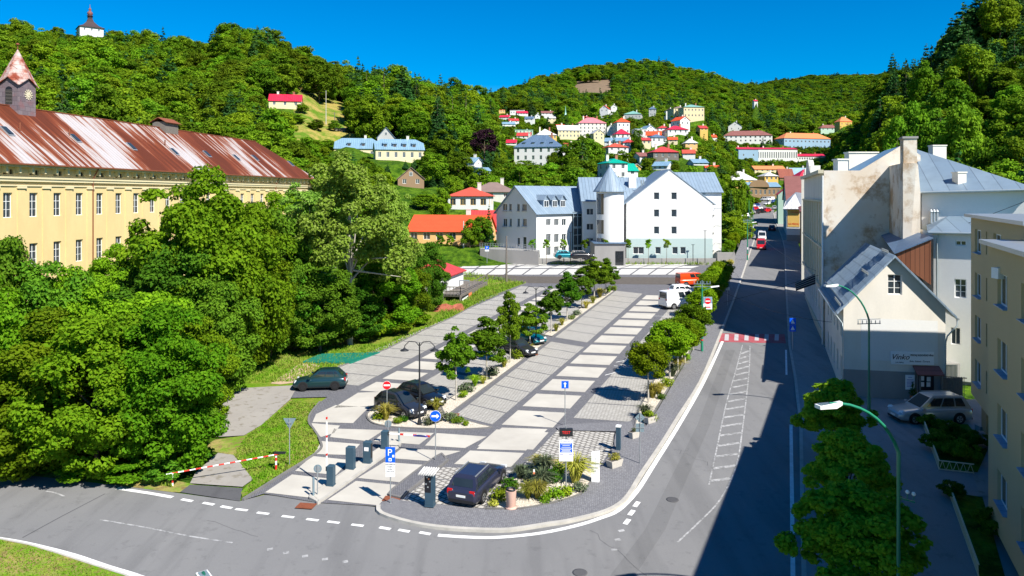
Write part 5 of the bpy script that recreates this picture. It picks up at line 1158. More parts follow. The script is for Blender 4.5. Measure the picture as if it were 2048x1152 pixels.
    for h in (.4, .75, 1.1): rl.bar(a + Vector((0, 0, h)), b + Vector((0, 0, h)), .05, .05)
    tag(rl.build('railing', 'galvanised'), 'thin grey railing on top of the terrace wall left of the white complex', 'railing')
    w1 = MB(); a, b = G(1058, 527), G(1430, 527); w1.box(a.x, 131.4, 4.8, b.x, 131.8, 7.0 - .1); tag(w1.build('retaining_wall', 'concrete_grey'), 'long low grey wall along the foot of the white complex', 'retaining wall')
    w1 = MB(); w1.box(b.x + .1, 131.2, 4.8, b.x + 3.2, 132.2, 7.9); tag(w1.build('wall_block', 'concrete_grey'), 'short grey wall block at the right end of the low wall by the hedge', 'retaining wall')
def right_side():
    up = lambda p, z: Vector((p.x, p.y, z))
    sd = Vector((math.sin(STA), math.cos(STA), 0)); rz = -STA
    # ---- wine shop house with corrugated roof
    A = G(1687, 797); B = G(1891, 803); e = thing('wine_shop_house', 'pale gabled house with corrugated blue-grey roof and a wine shop sign on its end wall', 'house', (A.x, A.y, 0), rz)
    gd = (B - A); gd.z = 0; L = gd.length; gd.normalize(); ag = math.atan2(gd.y, gd.x)
    zz = lambda py, Y=A.y: CAMZ - (py - HY) * Y / F
    ez = zz(606); ezr = zz(616, B.y); apx = (1788 - CX) / F; t_ = (apx * A.y - A.x) / (gd.x - gd.y * apx); ap = A + gd * t_; ap.z = zz(514, ap.y)
    mb = MB(); u = ((1790 - CX) / F * A.y - A.x) / (gd.x - gd.y * (1790 - CX) / F)
    wz = zz(588, A.y)
    wins_in(e, mb, A, ag, L, 1.2, min(ez, ezr), [])
    # gable triangle with a window opening left out by splitting
    e0 = min(ez, ezr); wl, wr, wb, wt = u - .52, u + .52, zz(588), zz(548); q = lambda uu, z: A.xy.to_3d() + gd * uu + Vector((0, 0, z)); A0 = Vector((A.x, A.y, 0))
    q = lambda uu, z: A0 + gd * uu + Vector((0, 0, z))
    zl = lambda uu: e0 + (ap.z - e0) * uu / t_; zr = lambda uu: ap.z - (ap.z - e0) * (uu - t_) / (L - t_)
    mb.face([q(0, e0), q(wl, e0), q(wl, zl(wl))]); mb.face([q(wr, e0), q(L, e0), q(wr, zr(wr))]); mb.face([q(wl, e0), q(wr, e0), q(wr, wb), q(wl, wb)]); mb.face([q(wl, wt), q(wr, wt), q(wr, zr(wr)), q(t_, ap.z), q(wl, zl(wl))])
    n = Vector((-gd.y, gd.x, 0)) * .2
    for a_, b_ in (((wl, wb), (wr, wb)), ((wl, wt), (wr, wt)), ((wl, wb), (wl, wt)), ((wr, wb), (wr, wt))): mb.face([q(*a_), q(*b_), q(*b_) + n, q(*a_) + n])
    # street side wall
    dep = 15.8; Fa = A0 + sd * dep; ws_ = []
    for i in range(5):
        for v, h in ((3.8, 1.7), (7.0, 1.3)):
            ws_.append((dep - 1.6 - i * 2.7, v + (Fa.y - A.y) * 0, 1.0, h, 'two'))
    wins_in(e, mb, Fa, -math.pi / 2 - STA, dep, 1.2, ez, ws_)
    wallh(mb, B, math.pi / 2 - STA, 12, 1.2, ezr, [])
    build_in(mb, 'wall', 'plaster_white_old', e)
    p = q((wl + wr) / 2, wb) + n * .8; window_at(e, *loc_in(e, p), ag - rz, 1.04, wt - wb, 'six')
    mb = MB(); mb.prism([q(-.02, 1.2) - n * .12, q(L, 1.2) - n * .12, q(L, 1.2), q(-.02, 1.2)], [q(-.02, zz(738)) - n * .12, q(L, zz(743)) - n * .12, q(L, zz(743)), q(-.02, zz(738))]); build_in(mb, 'plinth', 'concrete_grey', e)
    mb = MB(); mb.face([q(1.28, zz(718)) - n * .06, q(L - .55, zz(724)) - n * .06, q(L - .55, zz(639)) - n * .06, q(1.28, zz(635)) - n * .06]); build_in(mb, 'render_panel', 'plaster_white', e)
    # roof
    rm = MB(); o1 = .55; sl_ = (ap.z - e0) / (t_); nn = gd
    fr = -.45
    def rp(uu, v, z): return A0 + gd * uu + sd * v + Vector((0, 0, z))
    slabpoly(rm, [rp(-o1, fr, zl(-o1) + .12), rp(t_, fr, ap.z + .12), rp(t_, dep, ap.z + .12), rp(-o1, dep, zl(-o1) + .12)][::-1], .1)
    slabpoly(rm, [rp(t_, fr, ap.z + .12), rp(L + .75, fr, zr(L + .75) + .12), rp(L + .75, 4.2, zr(L + .75) + .12), rp(t_, 4.2, ap.z + .12)][::-1], .1)
    rf = build_in(rm, 'roof', 'roof_blue_metal', e)
    rb = MB()
    N = 30
    for i in range(N):
        v = fr + .1 + (dep - fr - .2) * i / (N - 1) * .93; rb.bar(rp(-o1, v, zl(-o1) + .15), rp(t_, v, ap.z + .15), .09, .06)
    for i in range(9): v = fr + .2 + i * .5; rb.bar(rp(t_, v, ap.z + .15), rp(L + .75, v, zr(L + .75) + .15), .06, .05)
    build_in(rb, 'corrugation', 'roof_blue_metal', rf) if False else None
    rb2 = rb; c_, s_ = math.cos(-rz), math.sin(-rz)
    rb2.v = [((x - A.x) * c_ - (y - A.y) * s_, (x - A.x) * s_ + (y - A.y) * c_, z) for x, y, z in rb2.v]; rb2.build('roof_rib', 'roof_blue_metal', rf)
    for uu0, v0, v1 in ((-.2, .2, 4.6), (2.0, 1.6, 5.2), (3.6, 2.2, 5.4)):
        sg = MB()
        for k_ in range(int((v1 - v0) / .28)): 
            v = v0 + k_ * .28; sg.bar(rp(uu0, v, zl(uu0) + .16), rp(uu0, v, zl(uu0) + .42), .05, .03)
        for h in (.22, .36): sg.bar(rp(uu0, v0, zl(uu0) + h), rp(uu0, v1, zl(uu0) + h), .05, .05)
        sg.v = [((x - A.x) * c_ - (y - A.y) * s_, (x - A.x) * s_ + (y - A.y) * c_, z) for x, y, z in sg.v]; sg.build('snow_guard', 'galvanised', rf)
    gt = MB(); gt.tube([rp(-o1 - .08, fr, zl(-o1) + .02), rp(-o1 - .08, dep, zl(-o1) + .02)], .08, 8); gt.tube([rp(L + .82, fr, zr(L + .75)), rp(L + .82, 4.2, zr(L + .75))], .08, 8)
    gt.tube([rp(-o1 - .08, .1, zl(-o1)), rp(-.1, .0, zl(-o1) - .7), rp(-.08, -.08, zl(-o1) - 1.0), rp(-.08, -.08, 1.3)], .055, 8)
    gt.tube([rp(L + .8, -.1, zr(L + .75)), rp(L + .8, -.2, zr(L + .75) - .5), rp(L + .1, -.15, zr(L + .75) - 1.3), rp(L - .02, -.12, zr(L + .75) - 1.8), rp(L - .02, -.12, 1.3)], .06, 8); build_in(gt, 'gutter', 'gutter_metal', e)
    # rear lean-to with wood clad face, rising to the right behind the ridge
    rm = MB(); P0 = rp(t_ - .1, 4.2, ap.z + .05); 
    w1 = P(1790, 508, 61.0); w2 = P(1862, 478, 60.0); w3 = P(1862, 570, 60.0); w4 = P(1790, 520, 61.0)
    th = sd * .15
    rm.prism([w1, w4, w3, w2], [w1 + th, w4 + th, w3 + th, w2 + th]); build_in(rm, 'wood_gable', 'wood_cladding', e)
    rm = MB(); k1, k2 = P(1788, 506, 60.8), P(1866, 475, 59.8); k3 = P(1808, 455, 72.6); k4 = P(1762, 470, 72.9)
    slabpoly(rm, [k1, k2, k3, k4], .1); build_in(rm, 'lean_to_roof', 'roof_mansion', e)
    # sign on the wall
    s0 = ag - rz
    def onwall(uu, z, off): return loc_in(e, A0 + gd * uu + Vector((0, 0, z)) - n * off)
    uu0 = ux((1781 - CX) / F, (A.x, A.y), gd); uu1 = ux((1867 - CX) / F, (A.x, A.y), gd); zt, zb = zz(700), zz(726)
    sb = bpy.data.objects.new('shop_sign', None); bpy.data.objects.remove(sb)
    bw, bh = uu1 - uu0, zt - zb
    sm = MB(); sm.box(-bw / 2, -.03, -bh / 2, bw / 2, .02, bh / 2); so_ = sm.build('shop_sign', 'sign_white'); p = A0 + gd * (uu0 + uu1) / 2 + Vector((0, 0, (zt + zb) / 2)) - n * .3
    so_.location = p; so_.rotation_euler = (0, 0, ag); tag(so_, 'long white wine shop sign reading Vinko on the end wall of the pale gabled house', 'sign')
    textmesh('lettering', 'Vinko', .56, 'sign_black', so_, (-bw * .29, -.036, .06), ext=.012, shear=.35); textmesh('lettering', 'NA MIERU', .13, 'sign_black', so_, (-bw * .30, -.036, -.34))
    textmesh('lettering', 'PREDAJ SUDOVÉHO VÍNA', .2, 'sign_black', so_, (bw * .22, -.036, .22), ext=.012, sx=.72); textmesh('lettering', 'Biele · Ružové · Červené', .17, 'sign_black', so_, (bw * .17, -.036, -.24), sx=.85)
    q1 = MB(); q1.box(-.33, -.03, -.55, .33, .02, .55); q2 = q1.build('notice_board', 'sign_white'); u3 = ux((1819 - CX) / F, (A.x, A.y), gd); q2.location = A0 + gd * u3 + Vector((0, 0, zz(761))) - n * .4; q2.rotation_euler = (0, 0, ag); tag(q2, 'small white price list panel under the wine shop sign', 'notice board')
    for i, z in enumerate((.38, .2, .1, 0, -.1, -.2, -.3)):
        q1 = MB(); ww = .24 if i else .14; q1.box(-ww, -.036, z - .018, ww, -.031, z + .018); q1.build('text_line', 'sign_violet', q2)
    # door porch
    ud = ux((1853 - CX) / F, (A.x, A.y), gd); pe = thing('door_porch', 'dark brown timber porch roof over the wine shop entrance', 'porch', A0 + gd * ud + Vector((0, 0, gz(A.y) + .13)), ag)
    q1 = MB(); slabpoly(q1, [(-1.0, -.9, 2.0), (.9, -.9, 2.0), (.9, 0, 2.5), (-1.0, 0, 2.5)], .08); q1.build('porch_roof', 'roof_brown', pe)
    for b_ in ((-.85, -.85, 0, -.75, -.75, 2.0), (-.85, -.1, 0, -.75, -.02, 2.3), (.7, -.85, 0, .8, -.75, 2.0)): q1 = MB(); q1.box(*b_); q1.build('post', 'wood_grey', pe)
    q1 = MB(); q1.box(-.6, -.06, 0, .5, -.03, 1.95); dd = q1.build('door', 'sign_black', pe)
    q1 = MB()
    for x, z in ((-.35, 1.1), (.1, 1.1), (-.35, 1.55), (.12, 1.5)): q1.box(x - .13, -.075, z - .17, x + .15, -.065, z + .17)
    q1.build('notice', 'sign_white', dd)
    q1 = MB()
    for i in range(9): q1.box(.85 + i * .18, -.8, 0, .88 + i * .18, -.77, 1.9)
    q1.bar((.8, -.78, 1.9), (2.5, -.78, 1.8), .06, .06); q1.box(.85, -.4, 0, 2.4, -.34, 1.7); q1.build('side_screen', 'wood_grey', pe)
    # ---- tall tan building
    T0 = Vector((30.5, 73.4, 0)); nrm = Vector((math.sin(R(-7)), -math.cos(R(-7)), 0)); e = thing('tan_house', 'tall tan house with big stained blank side wall and cream street front', 'house', T0, rz)
    s = T0.y / F; zt = lambda py, Y=73.4: CAMZ - (py - HY) * Y / F
    wd = Vector((math.cos(R(-7)), math.sin(R(-7)), 0)); tu = lambda px: ux((px - CX) / F, (T0.x, T0.y), wd)
    wp = lambda px, py: (lambda u: T0 + wd * u + Vector((0, 0, zt(py, T0.y + wd.y * u))))(tu(px))
    prof = [wp(1648, 341), wp(1720, 341), wp(1806, 289), wp(1841, 310)]
    mb = MB(); b0 = T0 + Vector((0, 0, 2.5)); b1 = T0 + wd * tu(1841) + Vector((0, 0, 2.5)); th = sd * .5
    mb.prism([b0] + [b1] + prof[::-1], [p + th for p in [b0] + [b1] + prof[::-1]]); build_in(mb, 'side_wall', 'plaster_stained', e)
    # street front
    Ln = 31; Fa = T0 + sd * Ln; mb = MB(); ws_ = []
    for i in range(9):
        u = 2.0 + i * 3.35
        for v in (5.4, 9.4, 13.4): ws_.append((u, v + .5, 1.2, 2.2, 'cross'))
    wins_in(e, mb, Fa, -math.pi / 2 - STA, Ln, 2.5, zt(345), ws_); 
    wallh(mb, T0 + sd * Ln + wd * 12, math.pi - STA, 12, 2.5, zt(345), []); build_in(mb, 'street_front', 'plaster_white_old', e)
    mb = MB(); out_ = Vector((-sd.y, sd.x, 0))
    for z, w_, h_ in ((zt(345) + .1, .5, .35), (17.4, .25, .2), (12.8, .22, .2), (8.8, .25, .25), (4.2, .15, .8)):
        mb.bar(T0 + out_ * w_ / 2 + Vector((0, 0, z)), Fa + out_ * w_ / 2 + Vector((0, 0, z)), w_, h_)
    for i in range(10):
        p = T0 + sd * (.35 + i * 3.35) + out_ * .08; mb.bar(up(p, 9), up(p, 17.3), .16, .5, sd)
    build_in(mb, 'cornice', 'trim_cream', e)
    mb = MB(); p = T0 + nrm * .1 + out_ * .12; mb.tube([up(p, 2.8), up(p, 19.9)], .09, 8); build_in(mb, 'downspout', 'trim_white', e)
    # pediment at the far end and corner piers
    mb = MB(); c = T0 + sd * 24; pts = [c + sd * (math.cos(a) * 3.6) + Vector((0, 0, 20.2 + 2.3 * math.sin(a))) for a in np.linspace(0, math.pi, 15)]; mb.prism(pts, [p + out_ * .0 + Vector((sd.y, -sd.x, 0)) * .6 for p in pts])
    for k_ in (19, 29.5): c = T0 + sd * k_; mb.prism([up(c + wd * 0, 20), up(c + wd * 1.2, 20), up(c + wd * 1.2 + sd * 1.2, 20), up(c + sd * 1.2, 20)], [up(c + wd * 0, 21.6), up(c + wd * 1.2, 21.6), up(c + wd * 1.2 + sd * 1.2, 21.6), up(c + sd * 1.2, 21.6)])
    build_in(mb, 'pediment', 'plaster_white_old', e)
    # roof behind the wall
    mb = MB(); a_, b_, c_2 = wp(1650, 343) + th, wp(1720, 343) + th, wp(1808, 290) + th; k_ = sd * 22
    slabpoly(mb, [a_ + Vector((0, 0, -.2)), b_ + Vector((0, 0, -.2)), b_ + k_, a_ + k_], .1); slabpoly(mb, [b_, c_2, c_2 + k_ * .5 + Vector((0, 0, .1)), b_ + k_ * .5 + Vector((0, 0, .4))], .1)
    build_in(mb, 'roof', 'roof_light_blue', e)
    for px0, px1, pyt, Y in ((1676, 1696, 320, 80), (1698, 1756, 306, 88)):
        q_ = MB(); x0, x1 = (px0 - CX) * Y / F, (px1 - CX) * Y / F; q_.box(x0, Y, 18, x1, Y + 1.2, CAMZ - (pyt - HY) * Y / F); q_.box(x0 - .1, Y - .1, CAMZ - (pyt - HY) * Y / F, x1 + .1, Y + 1.3, CAMZ - (pyt - HY) * Y / F + .15); build_in(q_, 'chimney', 'plaster_white_old', e)
    for px, py, r_ in ((1813, 443, .42), (1826, 449, .2)):
        q_ = MB(); c = P(px, py, 70.5); q_.lathe([(r_, .16), (r_ * .8, .08), (r_ * .4, .02), (.01, 0)][::-1], 14, (0, 0, 0)); o_ = q_.build('satellite_dish', 'galvanised'); o_.location = c; o_.rotation_euler = (R(65), 0, R(20)); tag(o_, 'grey satellite dish on the stained wall, %s one' % ('larger left' if r_ > .3 else 'smaller right'), 'satellite dish')
    # ---- hip roofed block behind on the right
    e = thing('hip_roofed_house', 'white house with large blue-grey hipped sheet roof behind the pale gabled house', 'house', P(1841, 700, 68) * 1.0, rz)
    a, b, c, d = P(1838, 384, 66.4), P(2075, 378, 62), P(2100, 385, 84), P(1815, 386, 86); ap = P(1834, 299, 75)
    mb = MB()
    for q_ in ([a, b, ap], [b, c, ap], [c, d, ap], [d, a, ap]): slabpoly(mb, q_, .12)
    build_in(mb, 'roof', 'roof_blue_metal_wide', e)
    mb = MB(); ins = lambda p, z: Vector((p.x, p.y, z)); cc = (a + b + c + d) / 4; ii = [p.lerp(cc, .04) for p in (a, b, c, d)]; mb.prism([ins(p, 3) for p in ii], [ins(p, p.z - .1) for p in ii]); build_in(mb, 'wall', 'plaster_white', e)
    mb = MB(); mb.tube([a + Vector((0, -.1, -.05)), b + Vector((0, -.1, -.05))], .1, 8); build_in(mb, 'gutter', 'gutter_metal', e)
    mb = MB(); f0 = [P(1806, 700, 65.9), P(1841, 700, 65.6), P(1841, 386, 65.6), P(1836, 330, 65.6), P(1833, 326, 65.6), P(1806, 326, 65.9)]; mb.prism(f0, [p + sd * 7.5 for p in f0]); build_in(mb, 'end_wall', 'plaster_stained', e)
    mb = MB(); f0 = [P(1807, 330, 66.0), P(1834, 330, 65.8)]; z1 = zt(277, 66); bk = [p + sd * 1.6 for p in f0][::-1]; mb.prism([up(p, 17) for p in f0 + bk], [up(p, z1) for p in f0 + bk]); build_in(mb, 'chimney', 'plaster_stained', e)
    mb = MB(); qq = [up(p, z1) for p in (f0[0] - wd * .1 - sd * .1, f0[1] + wd * .1 - sd * .1, bk[0] + wd * .1 + sd * .1, bk[1] - wd * .1 + sd * .1)]; mb.prism(qq, [p + Vector((0, 0, .18)) for p in qq]); build_in(mb, 'chimney_cap', 'concrete_grey', e)
    for x0, x1, yt, Y, yb in ((1866, 1893, 292, 80, 340), (1916, 1933, 346, 66, 420)):
        q_ = MB(); X0, X1 = (x0 - CX) * Y / F, (x1 - CX) * Y / F; z1 = CAMZ - (yt - HY) * Y / F; q_.box(X0, Y, CAMZ - (yb - HY) * Y / F - 3, X1, Y + .9, z1); q_.box(X0 - .06, Y - .06, z1, X1 + .06, Y + .96, z1 + .12); build_in(q_, 'chimney', 'plaster_white_old', e)
    # ---- lower hip roofed wing
    e = thing('low_white_wing', 'white rear wing with small hipped blue-grey roof beside the beige apartment block', 'house', P(1863, 760, 62) * 1.0, rz)
    a, b, c, d = P(1855, 464, 61.5), P(2010, 467, 58.5), P(2030, 440, 73), P(1850, 432, 73.2); ap = P(1947, 394, 71.5); mb = MB()
    for q_ in ([a, b, ap], [b, c, ap], [d, a, ap]): slabpoly(mb, q_, .12)
    build_in(mb, 'roof', 'roof_blue_metal_wide', e)
    gd2 = (b - a); gd2.z = 0; L2 = gd2.length - .5; gd2.normalize(); W0 = Vector((a.x, a.y, 0)) + gd2 * .4 + Vector((-gd2.y, gd2.x, 0)) * .35; ang2 = math.atan2(gd2.y, gd2.x)
    uu = lambda px: ux((px - CX) / F, (W0.x, W0.y), gd2); zy = lambda px, py: CAMZ - (py - HY) * (W0.y + gd2.y * uu(px)) / F
    ws_ = []
    for x0, x1, y0, y1, st in ((1911, 1933, 481, 491, 'two'), (1909, 1933, 558, 595, 'six'), (1902, 1921, 655, 688, 'two')): ws_.append(((uu(x0) + uu(x1)) / 2, zy(x0, y1), uu(x1) - uu(x0), (y1 - y0) * W0.y / F, st))
    mb = MB(); wins_in(e, mb, W0, ang2, L2, 3.0, a.z, ws_); wallh(mb, W0 + sd * 11, -math.pi / 2 - STA, 11, 2, a.z, []); build_in(mb, 'wall', 'plaster_white', e)
    mb = MB(); mb.tube([a + Vector((0, -.1, -.05)), b + Vector((0, -.1, -.05))], .09, 8); p = P(1874, 470, 61.2); mb.tube([p, p + Vector((0, 0, -9))], .07, 8); build_in(mb, 'gutter', 'gutter_metal', e)
    for px in (1862, 1868, 1874):
        q_ = MB(); c = P(px, 446, 66); q_.tube([c, c + Vector((0, 0, 1.0))], .12, 8); q_.lathe([(.2, 1.0), (.05, 1.2)], 8, c); build_in(q_, 'vent_pipe', 'galvanised', e)
    # gate between the shop and the apartments
    mb = MB(); a, b = P(1893, 790, 57.2), P(1914, 790, 57.0)
    for i in range(9): p = a.lerp(b, i / 8); mb.box(p.x - .03, p.y, p.z, p.x + .03, p.y + .03, p.z + 2.3)
    for h in (.2, 1.1, 2.2): mb.box(a.x, a.y, a.z + h, b.x, a.y + .03, a.z + h + .05)
    tag(mb.build('metal_gate', 'galvanised'), 'grey metal bar gate between the wine shop house and the apartment block', 'gate')
    mb = MB(); a = P(1893, 795, 60.5); mb.box(a.x, a.y, 2, a.x + 3.2, a.y + .3, CAMZ - (727 - HY) * 60.5 / F); tag(mb.build('yard_wall', 'concrete_grey'), 'dark grey yard wall behind the metal bar gate', 'wall')
def apartment():
    dv = Vector((.385, .923, 0)); a0 = math.atan2(-dv.y, -dv.x); nr = Vector((-dv.y, dv.x, 0))   # outward (towards the street)
    e = thing('apartment_block', 'beige apartment block stepping towards the camera at the right edge, white windows and blue sills', 'apartment building', (31.4, 51.5, 0), 0)
    def block(A, L, zt, zb, cols, sills, rowh, name, slots=()):
        mb = MB(); iA = Vector((.996, -.085, 0)) * 11 if name == 'far' else None; ws_ = [(c, v, 1.7, 1.5, 'two') for c in cols for v in sills]
        holes = [(c - 1.2, c + .85, v - .02, v + 1.5) for c in cols for v in sills] + [(c - .2, c + .2, v + .1, v + 1.5) for c in slots for v in sills]
        wallh(mb, A, a0, L, zb, zt, holes, .22)
        Bk = 11; C = A + Vector((math.cos(a0), math.sin(a0), 0)) * L; inn = -nr * Bk; iA = iA or inn
        mb.face([A + Vector((0, 0, zb)), A + iA + Vector((0, 0, zb)), A + iA + Vector((0, 0, zt)), A + Vector((0, 0, zt))])
        mb.face([C + Vector((0, 0, zb)), C + inn + Vector((0, 0, zb)), C + inn + Vector((0, 0, zt)), C + Vector((0, 0, zt))]); mb.face([A + iA + Vector((0, 0, zb)), C + inn + Vector((0, 0, zb)), C + inn + Vector((0, 0, zt)), A + iA + Vector((0, 0, zt))])
        mb.face([A + Vector((0, 0, zb)), C + Vector((0, 0, zb)), C + inn + Vector((0, 0, zb)), A + iA + Vector((0, 0, zb))])
        build_in(mb, 'wall', 'plaster_apricot', e)
        # recessed ground floor
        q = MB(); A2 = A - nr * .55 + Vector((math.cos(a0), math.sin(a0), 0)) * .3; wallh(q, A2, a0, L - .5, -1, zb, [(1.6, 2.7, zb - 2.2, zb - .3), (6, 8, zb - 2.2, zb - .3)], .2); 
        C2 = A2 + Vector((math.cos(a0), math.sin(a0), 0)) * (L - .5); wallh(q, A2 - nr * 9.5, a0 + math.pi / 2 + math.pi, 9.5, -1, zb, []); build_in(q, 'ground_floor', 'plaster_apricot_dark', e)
        # roof slab
        r = MB(); o = .35; u_ = Vector((math.cos(a0), math.sin(a0), 0)); pts = [A - u_ * o + nr * o, C + u_ * o + nr * o, C + u_ * o + inn - nr * o, A - u_ * o + iA - nr * o]
        r.prism([Vector((p.x, p.y, zt)) for p in pts], [Vector((p.x, p.y, zt + .2)) for p in pts]); build_in(r, 'roof', 'galvanised', e)
        for c in cols:
            for v in sills:
                p = A + u_ * (c - .17) - nr * .17; w_ = window_at(e, *loc_in(e, (p.x, p.y, v + .02)), a0, 2.0, 1.45, 'two')
                sm = MB(); sm.box(-1.05, -.34, -.05, 1.02, -.03, -.01); sm.build('sill', 'roof_light_blue', w_)
        q = MB()
        for c in slots:
            for v in sills: p = A + u_ * c - nr * .16; q.prism([p - u_ * .2 + Vector((0, 0, v + .1)), p + u_ * .2 + Vector((0, 0, v + .1)), p + u_ * .2 - nr * .05 + Vector((0, 0, v + .1)), p - u_ * .2 - nr * .05 + Vector((0, 0, v + .1))], [p - u_ * .2 + Vector((0, 0, v + 1.5)), p + u_ * .2 + Vector((0, 0, v + 1.5)), p + u_ * .2 - nr * .05 + Vector((0, 0, v + 1.5)), p - u_ * .2 - nr * .05 + Vector((0, 0, v + 1.5))])
        if slots: build_in(q, 'slot_window', 'window_glass_dark', e)
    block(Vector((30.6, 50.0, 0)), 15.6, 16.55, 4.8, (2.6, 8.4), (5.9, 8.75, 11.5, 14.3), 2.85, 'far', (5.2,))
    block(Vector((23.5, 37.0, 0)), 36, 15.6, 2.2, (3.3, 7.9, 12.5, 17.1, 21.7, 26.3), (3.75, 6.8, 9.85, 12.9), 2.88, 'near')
    q = MB(); p = P(1991, 545, 35); q.box(p.x - .2, p.y - .5, p.z - .25, p.x + .5, p.y, p.z + .25); build_in(q, 'air_conditioner', 'sign_white', e)
# ---------------------------------------------------------------- vehicles
def paint(name, c, metal=.3):
    k = NB(name, .28, .6, metal); k.col(c); k.b.inputs['Coat Weight'].default_value = .6; k.b.inputs['Coat Roughness'].default_value = .06; return name
for n_, c in (('paint_black', (.012, .013, .016)), ('paint_dark_grey', (.035, .036, .04)), ('paint_petrol', (.012, .045, .055)), ('paint_violet_blue', (.035, .038, .07)), ('paint_teal', (.0, .16, .20)), ('paint_silver', (.42, .44, .46)), ('paint_white', (.80, .80, .80)), ('paint_orange', (.80, .07, .01)), ('paint_scarlet', (.62, .01, .015)), ('paint_maroon', (.16, .008, .012)), ('paint_blue', (.02, .10, .42))): paint(n_, c, .1 if n_ in ('paint_white', 'paint_orange', 'paint_scarlet') else .35)
plain('rim_silver', (.55, .56, .58), .3, .5, .7, var=0); plain('light_red', (.55, .01, .01), .2, .6, var=0); plain('light_clear', (.75, .78, .80), .1, .8, var=0); plain('number_plate', (.78, .78, .76), .4, var=0); plain('plastic_black', (.02, .02, .022), .6, var=0)
CARS = {}
def car(label, fpx, rpx_, side, typ, mat, L=4.2, Wd=1.76, Hc=1.5, name='parked_car', cat='car', group=None, simple=False, dark_rim=False):
    """placed by the contact points of the two wheels on the side that shows"""
    a, b = G(*fpx), G(*rpx_); hd = (a - b); hd.z = 0; wb = hd.length; hd.normalize(); lft = Vector((-hd.y, hd.x, 0)); c = (a + b) / 2 + lft * (Wd / 2 * (1 if side == 'R' else -1)) ; rz = math.atan2(hd.y, hd.x)
    base = .06 if True else 0
    e = thing(name, label, cat, (c.x, c.y, gz(c.y) + base), rz, group); pitch = -math.atan(SL * hd.y); e.rotation_euler = (0, pitch, rz)
    carparts(e, typ, mat, L, Wd, Hc, simple, dark_rim); return e
def carparts(e, typ, mat, L, Wd, Hc, simple=False, dark_rim=False):
    hw = Wd / 2; zb = .92 * Hc / 1.5 if typ in ('hatch', 'wagon', 'suv') else .95
    if typ == 'suv': zb = 1.05
    van = typ == 'van'
    if van: zb = 1.25 if Hc > 2.2 else 1.05
    S = [(-.5, .36, zb - .16, .80), (-.485, .28, zb - .05, .90), (-.45, .22, zb, .96), (-.36, .2, zb + .01, 1), (-.2, .2, zb, 1), (0, .2, zb - .01, 1), (.14, .2, zb - .02, 1), (.22, .2, zb - .05, .99), (.34, .21, zb - .13, .975), (.43, .24, zb - .20, .93), (.475, .28, zb - .28, .86), (.5, .38, zb - .42, .72)]
    if van: S = [(-.5, .36, zb, .94), (-.49, .3, zb, .97), (-.3, .25, zb, 1), (.1, .25, zb, 1), (.3, .25, zb - .05, 1), (.40, .25, zb - .12, .98), (.46, .28, zb - .25, .92), (.495, .3, zb - .4, .84), (.5, .4, zb - .5, .76)]
    m = MB(); n = 0; rings = []
    for x, z0, z1, wf in S:
        w_ = hw * wf; h = z1 - z0
        half = [(w_ * .90, z0), (w_ * .985, z0 + h * .18), (w_, z0 + h * .42), (w_ * .985, z0 + h * .72), (w_ * .93, z1 - h * .06), (w_ * .84, z1), (w_ * .4, z1 + .025)]
        rings.append([(x * L, y, z) for y, z in half] + [(x * L, -y, z) for y, z in reversed(half)])
    N = len(rings[0]); vs_ = [p for r in rings for p in r]
    fs = [(i * N + j, (i + 1) * N + j, (i + 1) * N + (j + 1) % N, i * N + (j + 1) % N) for i in range(len(rings) - 1) for j in range(N)]
    m.mesh(vs_, fs, True); m.mesh(rings[0], [tuple(range(N))]); m.mesh(rings[-1], [tuple(reversed(range(N)))])
    # cabin
    if typ == 'hatch': cb = (-.475, .23, -.34, .02)
    elif typ == 'wagon': cb = (-.48, .22, -.40, .03)
    elif typ == 'suv': cb = (-.485, .24, -.39, .05)
    elif typ == 'sedan': cb = (-.34, .20, -.20, .02)
    elif van: cb = (-.495, .40, -.485, .24)
    x0, x1, r0, r1 = [q * L for q in cb]; wb_ = hw * .90; wr = hw * (.70 if not van else .84); zr = Hc - .07; z0 = zb - .06
    B4 = [Vector((x0, -wb_, z0)), Vector((x1, -wb_ * .94, z0)), Vector((x1, wb_ * .94, z0)), Vector((x0, wb_, z0))]; R4 = [Vector((r0, -wr, zr)), Vector((r1, -wr, zr)), Vector((r1, wr, zr)), Vector((r0, wr, zr))]
    mid = [b.lerp(r, .55) + Vector((0, (1 if b.y > 0 else -1) * .045, 0)) for b, r in zip(B4, R4)]
    T4 = [Vector((r0 + .22, -wr * .72, Hc)), Vector((r1 - .28, -wr * .72, Hc)), Vector((r1 - .28, wr * .72, Hc)), Vector((r0 + .22, wr * .72, Hc))]
    for A_, B_ in ((B4, mid), (mid, R4), (R4, T4)):
        for i in range(4): m.face([A_[i], A_[(i + 1) % 4], B_[(i + 1) % 4], B_[i]], A_ is R4)
    m.face(T4, True)
    m.build('body', mat, e)
    def patch(nm, A, Bq, Cq, D, u0, u1, v0, v1, parent=e, off=.012, matn='car_glass', sub=3):
        q = lambda u, v: A.lerp(Bq, u).lerp(D.lerp(Cq, u), v)
        nr = (Bq - A).cross(D - A).normalized(); c = (A + Bq + Cq + D) / 4
        if nr.dot(c - Vector((0, 0, zb))) < 0: nr = -nr
        p = MB(); 
        bul = lambda v: nr * (.045 * (1 - abs(v - .55) / .55) if v < .55 else .045 * (1 - (v - .55) / .45)) if abs(nr.y) > .5 else Vector((0, 0, 0))
        vv = sorted({v0, .55, v1}) if v0 < .55 < v1 else [v0, v1]
        for a_, b_ in zip(vv[:-1], vv[1:]): p.face([q(u0, a_) + nr * off + bul(a_), q(u1, a_) + nr * off + bul(a_), q(u1, b_) + nr * off + bul(b_), q(u0, b_) + nr * off + bul(b_)])
        return p.build(nm, matn, parent)
    f = .12
